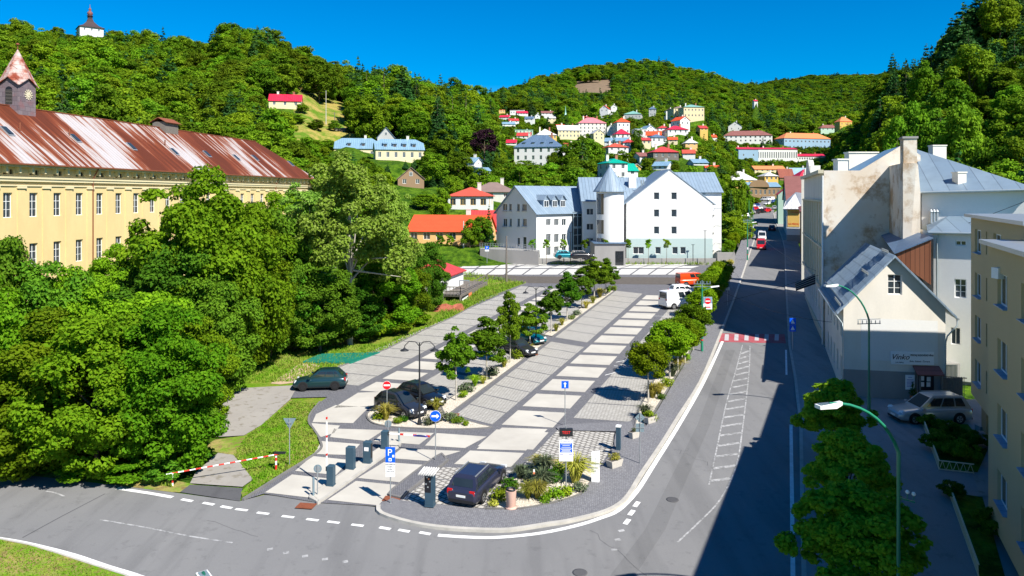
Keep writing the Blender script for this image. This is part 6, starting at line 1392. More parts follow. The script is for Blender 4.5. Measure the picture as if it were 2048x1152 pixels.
    patch('windscreen', B4[1], B4[2], R4[2], R4[1], .05, .95, .14, .93)
    if not (van and Hc > 2.2): patch('rear_window', B4[3], B4[0], R4[0], R4[3], .10, .90, .30, .90)
    for i, j in ((0, 1), (3, 2)):
        segs = ((.10, .30), (.33, .60), (.63, .90)) if typ in ('wagon', 'suv') else ((.12, .47), (.51, .88)) if not van else (((.76, .95),) if Hc > 2.2 else ((.45, .66), (.70, .93)))
        if typ == 'hatch': segs = ((.10, .22), (.25, .53), (.56, .88))
        for a_, b_ in segs: patch('side_window', B4[i], B4[j], R4[j], R4[i], a_, b_, .24 if not van else .35, .90)
    rw = .32 if Hc < 1.6 else .36
    if van: rw = .34
    ax = L * .30
    for sx, ff in ((1, 'f'), (-1, 'r')):
        for sy in (1, -1):
            w_ = MB(); w_.mesh([], [])
            pts = [(ax * sx + rw * math.cos(t), sy * (hw + .012), rw + rw * math.sin(t)) for t in np.linspace(0, 2 * math.pi, 17)[:-1]]; ins = [(p[0], sy * (hw - .22), p[2]) for p in pts]
            w_.prism(pts, ins); wo = w_.build('wheel', 'rubber', e)
            if not simple:
                w_ = MB(); rr = rw * .64; pts = [(ax * sx + rr * math.cos(t), sy * (hw + .02), rw + rr * math.sin(t)) for t in np.linspace(0, 2 * math.pi, 13)[:-1]]
                w_.prism(pts, [(p[0], sy * (hw - .02), p[2]) for p in pts]); w_.build('rim', 'plastic_black' if dark_rim else 'rim_silver', wo)
                w_ = MB()
                for t in np.linspace(0, 2 * math.pi, 6)[:-1]: w_.bar((ax * sx + .06 * math.cos(t), sy * (hw + .028), rw + .06 * math.sin(t)), (ax * sx + rr * .9 * math.cos(t), sy * (hw + .028), rw + rr * .9 * math.sin(t)), .05, .012, (0, 1, 0))
                w_.build('spoke', 'rubber' if not dark_rim else 'plastic_black', wo)
            w_ = MB(); ra = rw + .07; pts = [(ax * sx + ra * math.cos(t), sy * (hw + .004), rw + .02 + ra * math.sin(t)) for t in np.linspace(-.25, math.pi + .25, 12)]; w_.prism(pts, [(p[0], sy * (hw - .2), p[2]) for p in pts]); w_.build('wheel_arch', 'plastic_black', e)
    for sy in (1, -1):
        y = hw * .70 * sy; l_ = MB(); zf = zb - .33 if not van else zb - .45
        l_.prism([(L * .43, y - .17, zf), (L * .43, y + .14, zf), (L * .43, y + .14, zf + .17), (L * .43, y - .17, zf + .17)], [(L * .486, y - .17, zf), (L * .468, y + .13, zf), (L * .452, y + .13, zf + .15), (L * .47, y - .17, zf + .15)]); l_.build('headlight', 'light_clear', e)
        l_ = MB(); zt = zb - .26; l_.box(-L * .494, y - .12, zt, -L * .44, y + .16, zt + .24 if not van else zt + .5); l_.build('tail_light', 'light_red', e)
        if not simple:
            l_ = MB(); l_.box(x1 - .28, sy * (hw - .04) - .0, zb - .02, x1 - .12, sy * (hw + .16), zb + .13); l_.build('wing_mirror', mat, e)
    l_ = MB(); l_.box(L * .488, -.26, .42, L * .506, .26, .53); l_.build('number_plate', 'number_plate', e)
    l_ = MB(); l_.box(-L * .506, -.26, .55, -L * .496, .26, .66); l_.build('number_plate', 'number_plate', e)
    if not simple:
        l_ = MB(); l_.box(L * .47, -hw * .5, .5 if not van else .6, L * .497, hw * .5, .62 if not van else .8); l_.build('grille', 'plastic_black', e)
        l_ = MB(); l_.box(-L * .503, -hw * .78, .26, -L * .46, hw * .78, .42); l_.box(L * .45, -hw * .7, .24, L * .499, hw * .7, .36); l_.build('bumper', 'plastic_black', e)
    if typ == 'suv' or typ == 'wagon':
        for sy in (1, -1): l_ = MB(); l_.bar((r0 + .1, sy * wr * .93, Hc + .0), (r1 - .1, sy * wr * .93, Hc + .0), .04, .05); l_.build('roof_rail', 'galvanised' if mat != 'paint_petrol' else 'plastic_black', e)
def vehicles():
    car('petrol green hatchback parked across the far left bays beside the lawn', (605, 785), (670, 783), 'L', 'hatch', 'paint_petrol', 4.1, 1.75, 1.54, dark_rim=True)
    car('black hatchback nearest the tip of the planted strip, parked beside the lamp post', (808, 842), (758, 826), 'R', 'hatch', 'paint_dark_grey', 4.1, 1.72, 1.5)
    car('glossy black hatchback parked behind the first one, under the first young tree', (850, 820), (803, 806), 'R', 'hatch', 'paint_black', 4.0, 1.68, 1.48)
    car('violet blue estate car parked beside the ticket machine, seen from behind', (1006, 969), (969, 1008), 'R', 'wagon', 'paint_violet_blue', 4.5, 1.82, 1.5)
    car('bright teal car half hidden under the young trees of the strip', (1060, 692), (1028, 683), 'R', 'hatch', 'paint_teal', 4.0, 1.68, 1.45)
    car('dark grey car almost hidden behind the trunks of the tree strip', (1040, 716), (1006, 707), 'R', 'hatch', 'paint_dark_grey', 4.0, 1.68, 1.45)
    car('silver compact SUV parked in front of the apartment block by the little garden', (1832, 853), (1919, 852), 'L', 'suv', 'paint_silver', 5.1, 2.0, 1.86)
    car('big white panel van at the right edge of the car park behind the round trees', (1393, 616), (1343, 621), 'R', 'van', 'paint_white', 4.9, 1.95, 2.2, cat='van', name='panel_van')
    car('white estate car parked just behind the big white van', (1392, 594), (1362, 595), 'R', 'wagon', 'paint_white', 4.5, 1.8, 1.5)
    car('orange-red delivery van at the far right corner of the car park', (1401, 574), (1377, 575), 'R', 'van', 'paint_orange', 4.3, 1.85, 1.95, cat='van', name='panel_van')
    # on the street
    def st(label, px, py, typ, mat, away, L=4.2, Wd=1.8, Hc=1.5, name='car', cat='car', turn=0, grp=None):
        p = G(px, py); d = Vector((math.sin(STA + turn), math.cos(STA + turn), 0)) * (1 if away else -1)
        e = thing(name, label, cat, (p.x, p.y, p.z + .02), math.atan2(d.y, d.x), grp); e.rotation_euler = (0, -math.atan(SL * d.y), math.atan2(d.y, d.x)); carparts(e, typ, mat, L, Wd, Hc, True)
        return e
    st('red delivery van coming down the street towards the crossing', 1522, 498, 'van', 'paint_scarlet', False, 4.6, 1.95, 2.05, 'delivery_van', 'van')
    st('white delivery van directly behind the red one on the street', 1524, 480, 'van', 'paint_white', False, 4.6, 1.9, 2.0, 'delivery_van', 'van')
    st('dark red car driving away up the shaded street', 1544, 461, 'hatch', 'paint_maroon', True, 4.2, 1.8, 1.5)
    st('bright red car leaving the sunlit square at the top of the street', 1531, 425, 'hatch', 'paint_scarlet', False, 4.2, 2.0, 1.6, turn=.7)
    st('white car in the middle of the sunlit square', 1537, 410, 'sedan', 'paint_white', False, 4.4, 2.0, 1.6, turn=.9)
    st('silver grey car at the right kerb of the sunlit square', 1549, 419, 'hatch', 'paint_silver', True, 4.2, 1.8, 1.5)
    st('white van parked below the brown brick shop', 1538, 402, 'van', 'paint_white', False, 4.8, 2.0, 2.0, 'parked_van', 'van', turn=1.3)
    st('silver van parked left of the white van below the brown brick shop', 1529, 402, 'van', 'paint_silver', False, 4.4, 2.0, 2.0, 'parked_van', 'van', turn=1.3)
    st('dark blue car in the shade below the brown brick shop', 1549, 405, 'hatch', 'paint_blue', False, 4.2, 1.8, 1.5, turn=.5)
    k = 0
    rng = random.Random(8)
    for px, py, mt, nm in ((1500, 429, 'paint_silver', 'silver'), (1509, 428, 'paint_dark_grey', 'dark grey'), (1518, 426, 'paint_black', 'black'), (1498, 422, 'paint_blue', 'blue'), (1507, 421, 'paint_scarlet', 'red'), (1515, 420, 'paint_white', 'white'), (1502, 416, 'paint_white', 'white'), (1511, 415, 'paint_blue', 'blue'), (1508, 411, 'paint_scarlet', 'red')):
        row = {429: 'front', 428: 'front', 426: 'front', 422: 'middle', 421: 'middle', 420: 'middle', 416: 'back', 415: 'back', 411: 'rearmost'}[py]
        st('%s car parked in the %s row of cars on the square' % (nm, row), px, py, 'hatch', mt, False, 4.1, 1.75, 1.5, 'parked_car', 'car', turn=.75, grp='cars parked on the square')
    st('silver car parked left of the street under the trees by the white complex', 1486, 436, 'hatch', 'paint_silver', False, 4.2, 1.8, 1.5, 'parked_car', turn=1.2)
    st('dark red car parked furthest left under the trees by the white complex', 1468, 434, 'hatch', 'paint_maroon', False, 4.2, 1.8, 1.5, 'parked_car', turn=1.2)
    st('dark car behind the hedge beside the balconies of the white complex', 1457, 477, 'hatch', 'paint_maroon', False, 4.2, 1.8, 1.5, 'parked_car', turn=.3)
    for px, py, mt, lb in ((1132, 518, 'paint_teal', 'turquoise car parked in front of the glazed stair bay of the white complex'), (1164, 518, 'paint_black', 'black car parked beside the turquoise one in front of the white complex')):
        p = P(px, 513, 129.0 - (0 if px < 1150 else 0)); e = thing('parked_car', lb, 'car', (p.x, 134.5 if False else p.y + .4, p.z - .4), R(8)); carparts(e, 'hatch', mt, 4.2, 1.76, 1.5, True)
# ---------------------------------------------------------------- street furniture
def pole_thing(name, label, cat, base, group=None, rz=0, dz=.12): 
    p = G(*base); return thing(name, label, cat, (p.x, p.y, p.z + dz), rz, group)
def sc(py): return (py - 323) / 18.0     # pixels per metre at a ground row
def furniture():
    # double arm lamps
    for base, lb in (((839, 852), 'black double-armed lamp post at the tip of the planted strip beside the black cars'), ((1072, 691), 'black double-armed lamp post halfway up the planted strip by the teal car')):
        e = pole_thing('double_lamp', lb, 'lamp post', base, 'black double-armed lamps of the car park')
        m = MB(); m.tube([(0, 0, 0), (0, 0, .9), (0, 0, 5.55)], [.10, .07, .045], 8); m.lathe([(.16, 0), (.16, .05), (.09, .4)], 10); m.build('pole', 'iron_dark', e)
        for s_ in (1, -1):
            m = MB(); m.tube([(s_ * .0, 0, 5.3), (s_ * .25, 0, 5.6), (s_ * .7, 0, 5.65), (s_ * 1.0, 0, 5.35), (s_ * 1.02, 0, 5.15)], .03, 6); m.build('arm', 'iron_dark', e)
            m = MB(); m.lathe([(.30, 5.0), (.27, 5.06), (.10, 5.14), (.04, 5.22)], 14, (s_ * 1.02, 0, 0)); m.build('lamp_head', 'iron_dark', e)
    def arc_lamp(x, y, z0, h, top, head, label, mat='green_paint', extra=False):
        """tall pole whose top bends over; top and head are world points of the lamp"""
        e = thing('street_lamp', label, 'street lamp', (x, y, z0)); hx, hy, hz = head[0] - x, head[1] - y, head[2] - z0
        m = MB(); d = Vector((hx, hy, 0)); P0 = Vector((0, 0, top - z0)); pts = [Vector((0, 0, 0)), Vector((0, 0, 1.6)), Vector((0, 0, 1.75))]; rad = [.12, .12, .085]; pts.append(P0); rad.append(.07)
        for t in np.linspace(.12, 1, 9):
            a = t * math.pi / 2; pts.append(P0 + d * (.86 * (1 - math.cos(a)) * .62 + .38 * .86 * t) + Vector((0, 0, (hz + .12 - P0.z) * math.sin(a)))); rad.append(.065 - .02 * t)
        m.tube(pts, rad, 10); m.build('pole', mat, e)
        m = MB(); dn = d.normalized(); hp = Vector((hx, hy, hz)); sdv = Vector((-dn.y, dn.x, 0)); L_ = .95
        b0 = hp - dn * L_; pr = lambda p, w_, z: [p - sdv * w_ + Vector((0, 0, z)), p + sdv * w_ + Vector((0, 0, z))]
        A, B, C, D = pr(b0, .08, .04), pr(b0 + dn * .3, .17, -.03), pr(hp, .15, -.02), None
        m.prism([A[0], A[1], B[1], C[1], C[0], B[0]], [q + Vector((0, 0, .12)) for q in (A[0], A[1], B[1], C[1], C[0], B[0])]); ho = m.build('lamp_head', 'lamp_white', e)
        m = MB()
        for i in range(9): q = b0 + dn * (.42 + i * .055) + Vector((0, 0, .12)); m.bar(q - sdv * .11, q + sdv * .11, .022, .03)
        m.build('cooling_fin', 'sign_back', ho)
        return e
    Y = 26.5; x = (1797 - CX) * Y / F; hp = P(1635, 816, 25.6); e = arc_lamp(x, Y, gz(Y) + .13, 9, CAMZ - (905 - HY) * Y / F, (hp.x, hp.y, hp.z), 'tall green street lamp nearest the camera with curved arm over the maples', extra=True)
    zb = CAMZ - (995 - HY) * Y / F - e.location.z
    m = MB(); m.bar((0, 0, zb), (.55, -.05, zb - .15), .04, .05); m.tube([(.3, -.02, zb - .05), (.3, -.02, zb + .15)], .015, 5); m.tube([(.52, -.04, zb - .1), (.52, -.04, zb + .1)], .015, 5); b_ = m.build('bracket', 'green_paint', e)
    for xx, zz_ in ((.3, .2), (.52, .13)):
        m = MB(); m.lathe([(.02, -.06), (.065, -.03), (.07, .02), (.04, .07), (.01, .08)], 10, (xx, -.03, zb + zz_)); m.build('insulator', 'sign_white', b_)
    p = G(1738, 846); hp = P(1650, 573, p.y - .5); e2 = arc_lamp(p.x, p.y, p.z + .13, 9, CAMZ - (640 - HY) * p.y / F, (hp.x, hp.y, hp.z), 'green street lamp in front of the wine shop end wall')
    zz_ = CAMZ - (648 - HY) * p.y / F - e2.location.z; m = MB(); m.bar((-.8, 0, zz_), (.8, 0, zz_ + .05), .04, .05); m.bar((-.8, 0, zz_ + .3), (.8, 0, zz_ + .35), .02, .03)
    for i in range(6): m.tube([(-.75 + i * .3, 0, zz_), (-.75 + i * .3, 0, zz_ + .25)], .03, 6)
    m.build('insulator_bar', 'sign_back', e2)
    # lamp tip that pokes into the bottom edge
    hp = P(403, 1150, 20.0); arc_lamp(hp.x + .6, 19.2, .9, 7, hp.z - .9, (hp.x, hp.y, hp.z), 'tip of a lamp just entering the bottom edge of the photo', 'dark_green_paint')
    # green poles on the left pavement of the street
    def gpole(base, toppy, label, arm=True, bands=True):
        p = G(*base); H_ = (base[1] - toppy) / sc(base[1]) * 1.0; e = thing('street_pole', label, 'street lamp', (p.x, p.y, p.z + .13))
        m = MB(); m.tube([(0, 0, 0), (0, 0, H_ * .45), (0, 0, H_)], [.13, .10, .07], 8); m.build('pole', 'green_paint', e)
        if bands:
            m = MB(); m.tube([(0, 0, 1.0), (0, 0, 1.12)], .135, 8); m.build('red_band', 'paint_red', e)
            m = MB(); m.tube([(0, 0, 1.95), (0, 0, 2.35)], .125, 8); m.build('white_band', 'sign_white', e)
        if arm:
            m = MB(); m.bar((0, 0, H_ - .3), (.9, 0, H_ + .05), .05, .05); m.build('arm', 'green_paint', e)
            m = MB(); m.prism([(.8, -.13, H_), (1.6, -.1, H_ + .1), (1.6, .1, H_ + .1), (.8, .13, H_)], [(.8, -.1, H_ + .12), (1.6, -.07, H_ + .2), (1.6, .07, H_ + .2), (.8, .1, H_ + .12)]); m.build('lamp_head', 'lamp_white', e)
            m = MB(); m.bar((-.8, 0, H_ + .35), (.8, 0, H_ + .35), .05, .05); m.bar((-.8, 0, H_ + .1), (.8, 0, H_ + .1), .05, .05)
            for i in range(6): m.tube([(-.75 + i * .3, 0, H_ + .35), (-.75 + i * .3, 0, H_ + .6)], .045, 6)
            m.tube([(0, 0, H_), (0, 0, H_ + .7)], .05, 6); m.build('insulator_bar', 'sign_back', e)
        return e
    e = gpole((1404, 705), 578, 'green street pole with red and white bands and a no-traffic poster left of the crossing')
    m = MB(); m.box(.12, -.03, 3.95, .95, .02, 5.1); pn = m.build('poster', 'sign_white', e)
    m = MB(); m.box(.13, -.036, 4.5, .94, -.032, 5.09); m.build('poster_top', 'roof_light_blue', pn)
    m = MB(); pts = [(.54 + .29 * math.cos(t), -.042, 4.72 + .29 * math.sin(t)) for t in np.linspace(0, 2 * math.pi, 20)[:-1]]; m.face(pts); m.box(.3, -.04, 4.1, .8, -.036, 4.2); m.build('red_disc', 'sign_red', pn)
    m = MB(); m.box(.32, -.05, 4.67, .76, -.044, 4.77); m.build('white_bar', 'sign_white', pn)
    gpole((1495, 522), 447, 'green street pole further up the left pavement by the hedge')
    gpole((1506, 473), 432, 'slim green pole beside the white van up the street', False)
    gpole((1498, 446), 402, 'slimmest green pole at the edge of the sunlit square', False)
    # plain signs
    def sign(base, label, H_, parts, cat='traffic sign', rz=0, name='traffic_sign', r=.03, dz=.12, mat='galvanised'):
        e = pole_thing(name, label, cat, base, None, rz, dz); m = MB(); m.tube([(0, 0, 0), (0, 0, H_)], r, 8); m.build('pole', mat, e)
        for nm, mt, mb in parts: mb.build(nm, mt, e)
        return e
    def disc(cz, rr, y=-.04, th=.02, n=24, cx=0):
        m = MB(); pts = [(cx + rr * math.cos(t), y, cz + rr * math.sin(t)) for t in np.linspace(0, 2 * math.pi, n + 1)[:-1]]; m.prism(pts, [(p[0], p[1] - th, p[2]) for p in pts]); return m
    def rect(x0, z0, x1, z1, y=-.04, th=.02): m = MB(); m.box(x0, y - th, z0, x1, y, z1); return m
    def arrow(cx, cz, l, w_, ang, y):
        m = MB(); h = l / 2; pts = [(-h, -w_ / 2), (h * .3, -w_ / 2), (h * .3, -w_ * 1.4), (h, 0), (h * .3, w_ * 1.4), (h * .3, w_ / 2), (-h, w_ / 2)]
        c_, s_ = math.cos(ang), math.sin(ang); m.face([(cx + a * c_ - b * s_, y, cz + a * s_ + b * c_) for a, b in pts]); return m
    sign((774, 838), 'round red no entry sign behind the black hatchback', 2.25, [('rim', 'sign_white', disc(2.25, .30)), ('disc', 'sign_red', disc(2.25, .285, -.062, .006)), ('white_bar', 'sign_white', rect(-.22, 2.2, .22, 2.31, -.07, .004))])
    sign((871, 925), 'round blue keep-right arrow sign on the paved median', 2.75, [('rim', 'sign_white', disc(2.62, .335)), ('disc', 'sign_blue', disc(2.62, .32, -.062, .006)), ('arrow', 'sign_white', arrow(0, 2.62, .46, .11, 0, -.072))], dz=.17)
    sign((1130, 853), 'square blue one-way arrow sign at the start of the middle lane', 2.9, [('panel', 'sign_blue', rect(-.24, 2.48, .24, 2.98)), ('arrow', 'sign_white', arrow(0, 2.73, .36, .085, math.pi / 2, -.066))])
    e = sign((781, 1011), 'blue parking sign with white ticket notices below, at the car park entrance', 3.0, [('panel', 'sign_blue', rect(-.25, 2.15, .25, 2.95)), ('notice', 'sign_white', rect(-.24, 1.58, .24, 2.12)), ('notice', 'sign_white', rect(-.24, 1.40, .24, 1.55)), ('ticket_symbol', 'sign_white', rect(-.09, 2.22, .07, 2.38, -.062, .003)), ('ticket_symbol', 'sign_white', rect(.1, 2.42, .21, 2.55, -.062, .003)), ('ticket_mark', 'sign_blue', rect(-.05, 2.26, .03, 2.33, -.067, .003))])
    textmesh('lettering', 'P', .50, 'sign_white', e, (-.03, -.066, 2.66))
    for i, t in enumerate(('MOTOROVÉ', 'VOZIDLÁ', 'DLŽKY', 'MAX 5,0 M')): textmesh('lettering', t, .085, 'sign_black', e, (0, -.066, 2.05 - i * .125))
    # sign backs
    m = MB(); m.prism([(-.38, .02, 2.72), (.38, .02, 2.72), (0, .02, 2.06)], [(-.38, .045, 2.72), (.38, .045, 2.72), (0, .045, 2.06)]); sign((579, 933), 'grey back of a give way triangle on the dry lawn', 2.7, [('triangle', 'sign_back', m), ('clamp', 'galvanised', rect(-.12, 2.42, .12, 2.5, .0, .03))])
    for b, lb, hh in (((635, 995), 'small round mirror-like sign back at the near end of the barrier island', 1.35), ((776, 893), 'round sign back behind the far barrier post of the island', 1.25)):
        sign(b, lb, hh + .2, [('disc', 'sign_back', disc(hh, .22, .05)), ('inner_disc', 'galvanised', disc(hh, .15, .025, .006))], dz=.18)
    e = sign((1280, 931), 'grey backs of a diamond sign above a square sign on the right pavement', 2.95, [], dz=.13)
    m = MB(); m.prism([(0, .02, 3.0), (.30, .02, 2.7), (0, .02, 2.4), (-.30, .02, 2.7)], [(0, .045, 3.0), (.30, .045, 2.7), (0, .045, 2.4), (-.30, .045, 2.7)]); m.build('diamond', 'sign_back', e); rect(-.24, 1.85, .24, 2.35, .045, .025).build('panel', 'sign_back', e); rect(-.3, 2.08, .3, 2.13, .015, .02).build('clamp', 'galvanised', e); rect(-.12, 2.66, .12, 2.71, .015, .02).build('clamp', 'galvanised', e)
    e = sign((1585, 702), 'two stacked blue crossing signs on the right pavement by the red crossing', 3.05, [('panel', 'sign_blue', rect(-.3, 2.4, .3, 3.02)), ('panel', 'sign_blue', rect(-.3, 1.74, .3, 2.36))])
    for z in (2.5, 1.88): m = MB(); m.face([(-.2, -.066, z), (.2, -.066, z), (0, -.066, z + .38)]); m.build('triangle', 'sign_white', e)
    sign((1455, 613), 'grey sign back with paper notices in the shade of the left pavement', 2.9, [('panel', 'sign_back', rect(-.25, 2.3, .25, 2.9)), ('notice', 'plaster_white_old', rect(-.25, 1.9, -.02, 2.25)), ('notice', 'plaster_white_old', rect(.02, 1.9, .25, 2.25))])
    # info board with led display
    e = pole_thing('info_board', 'white and blue car park tariff board on a post in the grass bed', 'sign', (1132, 989), None, 0, .1)
    m = MB(); m.tube([(0, 0, 0), (0, 0, 3.6)], .035, 8); m.build('pole', 'galvanised', e)
    rect(-.38, 1.72, .38, 2.88, -.04, .03).build('panel', 'sign_white', e); rect(-.33, 2.42, .33, 2.70, -.072, .003).build('blue_field', 'sign_blue', e); rect(-.33, 2.20, .33, 2.40, -.072, .003).build('blue_field', 'sign_blue', e); rect(-.33, 2.06, -.14, 2.09, -.072, .003).build('violet_line', 'sign_violet', e); rect(.14, 2.06, .33, 2.09, -.072, .003).build('violet_line', 'sign_violet', e)
    for i, (z, w_) in enumerate(((2.66, .28), (2.58, .2), (2.48, .25), (2.36, .28), (2.30, .22), (2.24, .26))): rect(-w_, z - .012, w_, z + .012, -.077, .002).build('text_line', 'sign_white', e)
    rect(-.3, 2.79, -.24, 2.84, -.072, .003).build('crest', 'sign_blue', e); textmesh('lettering', 'PARKOVISKO', .07, 'sign_violet', e, (.02, -.073, 2.81))
    d = thing('led_display', 'black box with red dot-matrix text TEST on top of the tariff board post', 'display', (e.location.x, e.location.y, e.location.z + 3.12)); m = MB(); m.box(-.36, -.16, -.04, .36, .08, .36); m.build('case', 'iron_dark', d)
    k = NB('led_red', .5, .3); k.col((.5, .02, .02)); k.b.inputs['Emission Color'].default_value = (1, .03, .03, 1); k.b.inputs['Emission Strength'].default_value = .35
    textmesh('lettering', 'TEST', .21, 'led_red', d, (0, -.166, .17))
    # barrier cabinets
    def cabinet(x0, x1, y0, y1, label, nm, cat='cabinet', dep=.34, face=None):
        s_ = sc(y1); p = G((x0 + x1) / 2, y1); e = thing(nm, label, cat, (p.x, p.y + dep / 2, p.z + .17), R(-12)); w_ = (x1 - x0) / s_ / 2 * .92; h = (y1 - y0) / s_ * .93
        m = MB(); m.prism([(-w_, -dep / 2, 0), (w_, -dep / 2, 0), (w_, dep / 2, 0), (-w_, dep / 2, 0)], [(-w_, -dep / 2, h - .04), (w_, -dep / 2, h - .04), (w_, dep / 2, h - .04), (-w_, dep / 2, h - .04)]); m.prism([(-w_, -dep / 2, h - .04), (w_, -dep / 2, h - .04), (w_, dep / 2, h - .04), (-w_, dep / 2, h - .04)], [(-w_ + .05, -dep / 2 + .05, h), (w_ - .05, -dep / 2 + .05, h), (w_ - .05, dep / 2 - .05, h), (-w_ + .05, dep / 2 - .05, h)])
        m.build('cabinet', 'steel_blue', e); m = MB(); m.box(-w_ - .02, -dep / 2 - .02, 0, w_ + .02, dep / 2 + .02, .06); m.box(-w_ + .03, -dep / 2 - .008, .12, w_ - .03, -dep / 2 - .003, h - .12); m.build('door_panel', 'steel_blue', e)
        return e, w_, h
    e, w_, h = cabinet(653, 668, 935, 979, 'dark blue barrier cabinet with its striped boom raised upright', 'barrier', 'barrier')
    m = MB()
    zt = (979 - 846) / sc(979) - .17
    m.box(-w_ - .10, -.06, h - .35, -w_ - .01, .04, h - .1); m.build('hinge', 'iron_dark', e)
    m = MB(); m.box(-w_ - .09, -.05, h - .2, -w_ - .03, .03, zt); bm = m.build('boom', 'lamp_white', e)
    for i in range(3): m = MB(); z = h + .5 + i * 1.0; m.box(-w_ - .094, -.054, z, -w_ - .026, .034, z + .12); m.build('stripe', 'paint_red', bm)
    e, w_, h = cabinet(762, 776, 865, 904, 'dark blue barrier cabinet with its boom lowered across the lane', 'barrier', 'barrier')
    m = MB(); m.box(w_, -.06, h - .28, w_ + .08, .04, h - .08); m.build('hinge', 'iron_dark', e)
    m = MB(); Lb = (858 - 776) / sc(900) * 1.02; m.box(w_ + .05, -.04, h - .22, w_ + Lb, .02, h - .13); bm = m.build('boom', 'lamp_white', e)
    for i in range(3): m = MB(); x_ = w_ + .8 + i * .85; m.box(x_, -.044, h - .224, x_ + .22, .024, h - .126); m.build('stripe', 'paint_red', bm)
    m = MB(); m.box(w_ + 1.7, -.06, h - .24, w_ + 2.6, -.045, h - .14); m.build('label_plate', 'sign_violet', bm)
    cabinet(691, 709, 897, 945, 'plain dark blue terminal cabinet on the island between the barriers', 'ticket_terminal', 'ticket terminal')
    e, w_, h = cabinet(726, 743, 886, 933, 'dark blue ticket terminal with a white label on its face', 'ticket_terminal', 'ticket terminal'); m = MB(); m.box(-.15, -.19, h - .55, .12, -.18, h - .33); m.build('label_plate', 'sign_white', e); m = MB(); m.box(w_ - .02, -.12, .3, w_ + .02, .12, h - .15); m.build('slot_panel', 'iron_dark', e)
    e, w_, h = cabinet(850, 869, 951, 1021, 'tall dark ticket machine with a small white corrugated roof', 'ticket_machine', 'ticket machine', .42)
    m = MB(); m.box(-w_ - .01, -.225, .75, w_ - .12, -.212, h - .1); m.build('control_panel', 'sign_black', e)
    m = MB()
    for x_, z in ((-.1, 1.5), (.05, 1.3), (-.15, 1.15), (-.05, 1.0), (.08, 1.6), (-.17, 1.65)): m.box(x_ - .04, -.235, z, x_ + .04, -.227, z + .07)
    m.build('button', 'galvanised', e)
    m = MB(); m.box(-w_ * .2, -.235, 1.42, w_ * .1, -.226, 1.5); m.build('slot', 'roof_orange_soft', e)
    m = MB()
    for i in range(7): m.tube([(-w_ - .25 + i * .13, -.45, h + .06), (-w_ - .2 + i * .13, .35, h + .16)], .05, 6)
    m.build('canopy', 'roof_white_metal', e)
    for b, lb, hh in (((627, 997), 'short grey bollard at the tip of the barrier island', .95), ((798, 888), 'grey marker post at the far end of the barrier island', .85)):
        e = pole_thing('bollard', lb, 'bollard', b, None, 0, .17); m = MB(); m.tube([(0, 0, 0), (0, 0, hh)], .06, 10); m.build('post', 'sign_back', e)
    e = pole_thing('information_column', 'white square stone column at the edge of the grass bed', 'column', (1191, 967), None, R(-15)); m = MB(); m.prism([(-.22, -.12, 0), (.22, -.12, 0), (.22, .12, 0), (-.22, .12, 0)], [(-.22, -.12, 1.5), (.22, -.12, 1.55), (.22, .12, 1.7), (-.22, .12, 1.62)]); m.build('column', 'sign_white', e)
    m = MB()
    for i in range(5): m.box(.0, -.125, .6 + i * .16, .015, -.121, .7 + i * .16)
    m.build('engraved_text', 'galvanised', e)
    e = pole_thing('charging_post', 'dark slim charging post with a light cap and cable near the planters', 'charging post', (1237, 903), None, R(-20)); m = MB(); m.box(-.13, -.16, 0, .13, .16, 1.42); m.build('post', 'steel_blue', e); m = MB(); m.box(-.15, -.18, 1.42, .15, .18, 1.5); m.build('cap', 'lamp_white', e); m = MB(); m.tube([(-.15, -.05, 1.2), (-.28, -.1, .8), (-.26, -.1, .3), (-.16, -.06, .1)], .02, 6); m.build('cable', 'iron_dark', e)
    for (x, y), w_, lb in (((1229, 937), .48, 'stone planter with dry shrub in front of the charging post'), ((1268, 879), .36, 'smaller stone planter beside the diamond sign'), ((1300, 848), .48, 'stone planter overflowing with green leaves at the near end of the tree row')):
        e = pole_thing('planter', lb, 'planter', (x, y), 'stone planters on the pavement', R(38)); m = MB()
        m.prism([(-w_ * .8, -w_ * .45, 0), (w_ * .8, -w_ * .45, 0), (w_ * .8, w_ * .45, 0), (-w_ * .8, w_ * .45, 0)], [(-w_, -w_ * .55, .42), (w_, -w_ * .55, .42), (w_, w_ * .55, .42), (-w_, w_ * .55, .42)]); m.build('trough', 'planter_stone', e)
        m = MB(); m.box(-w_ * .9, -w_ * .47, .42, w_ * .9, w_ * .47, .43); m.build('soil', 'soil_gravel', e)
        tuft('shrub', 'shrub in the ' + lb.replace('overflowing with green leaves ', '').replace('with dry shrub ', ''), (e.location.x, e.location.y, e.location.z + .42), .35 if w_ > .4 else .22, 'leaf_lime' if 'green' in lb else 'leaf_yellow' if 'dry' in lb else 'leaf_sage', 'bush')
    e = pole_thing('litter_bin', 'pink concrete litter bin at the left corner of the grass bed', 'bin', (1022, 1020), None, 0); m = MB(); m.lathe([(.32, 0), (.34, .04), (.22, .06), (.24, .1), (.28, .85), (.29, .9)], 8); m.build('body', 'bin_pink', e); m = MB(); m.lathe([(.24, .9), (.24, 1.0), (.19, 1.0), (.19, .85)], 12); m.build('liner', 'iron_dark', e)
    e = pole_thing('garden_light', 'thin black stake light with orange and white top in the grass bed', 'garden light', (1068, 987)); m = MB(); m.box(-.035, -.035, 0, .035, .035, .95); m.build('stake', 'iron_dark', e); m = MB(); m.box(-.05, -.05, .95, .05, .05, 1.05); m.build('orange_ring', 'roof_orange_soft', e); m = MB(); m.box(-.04, -.04, 1.05, .04, .04, 1.18); m.build('lamp_head', 'sign_white', e)
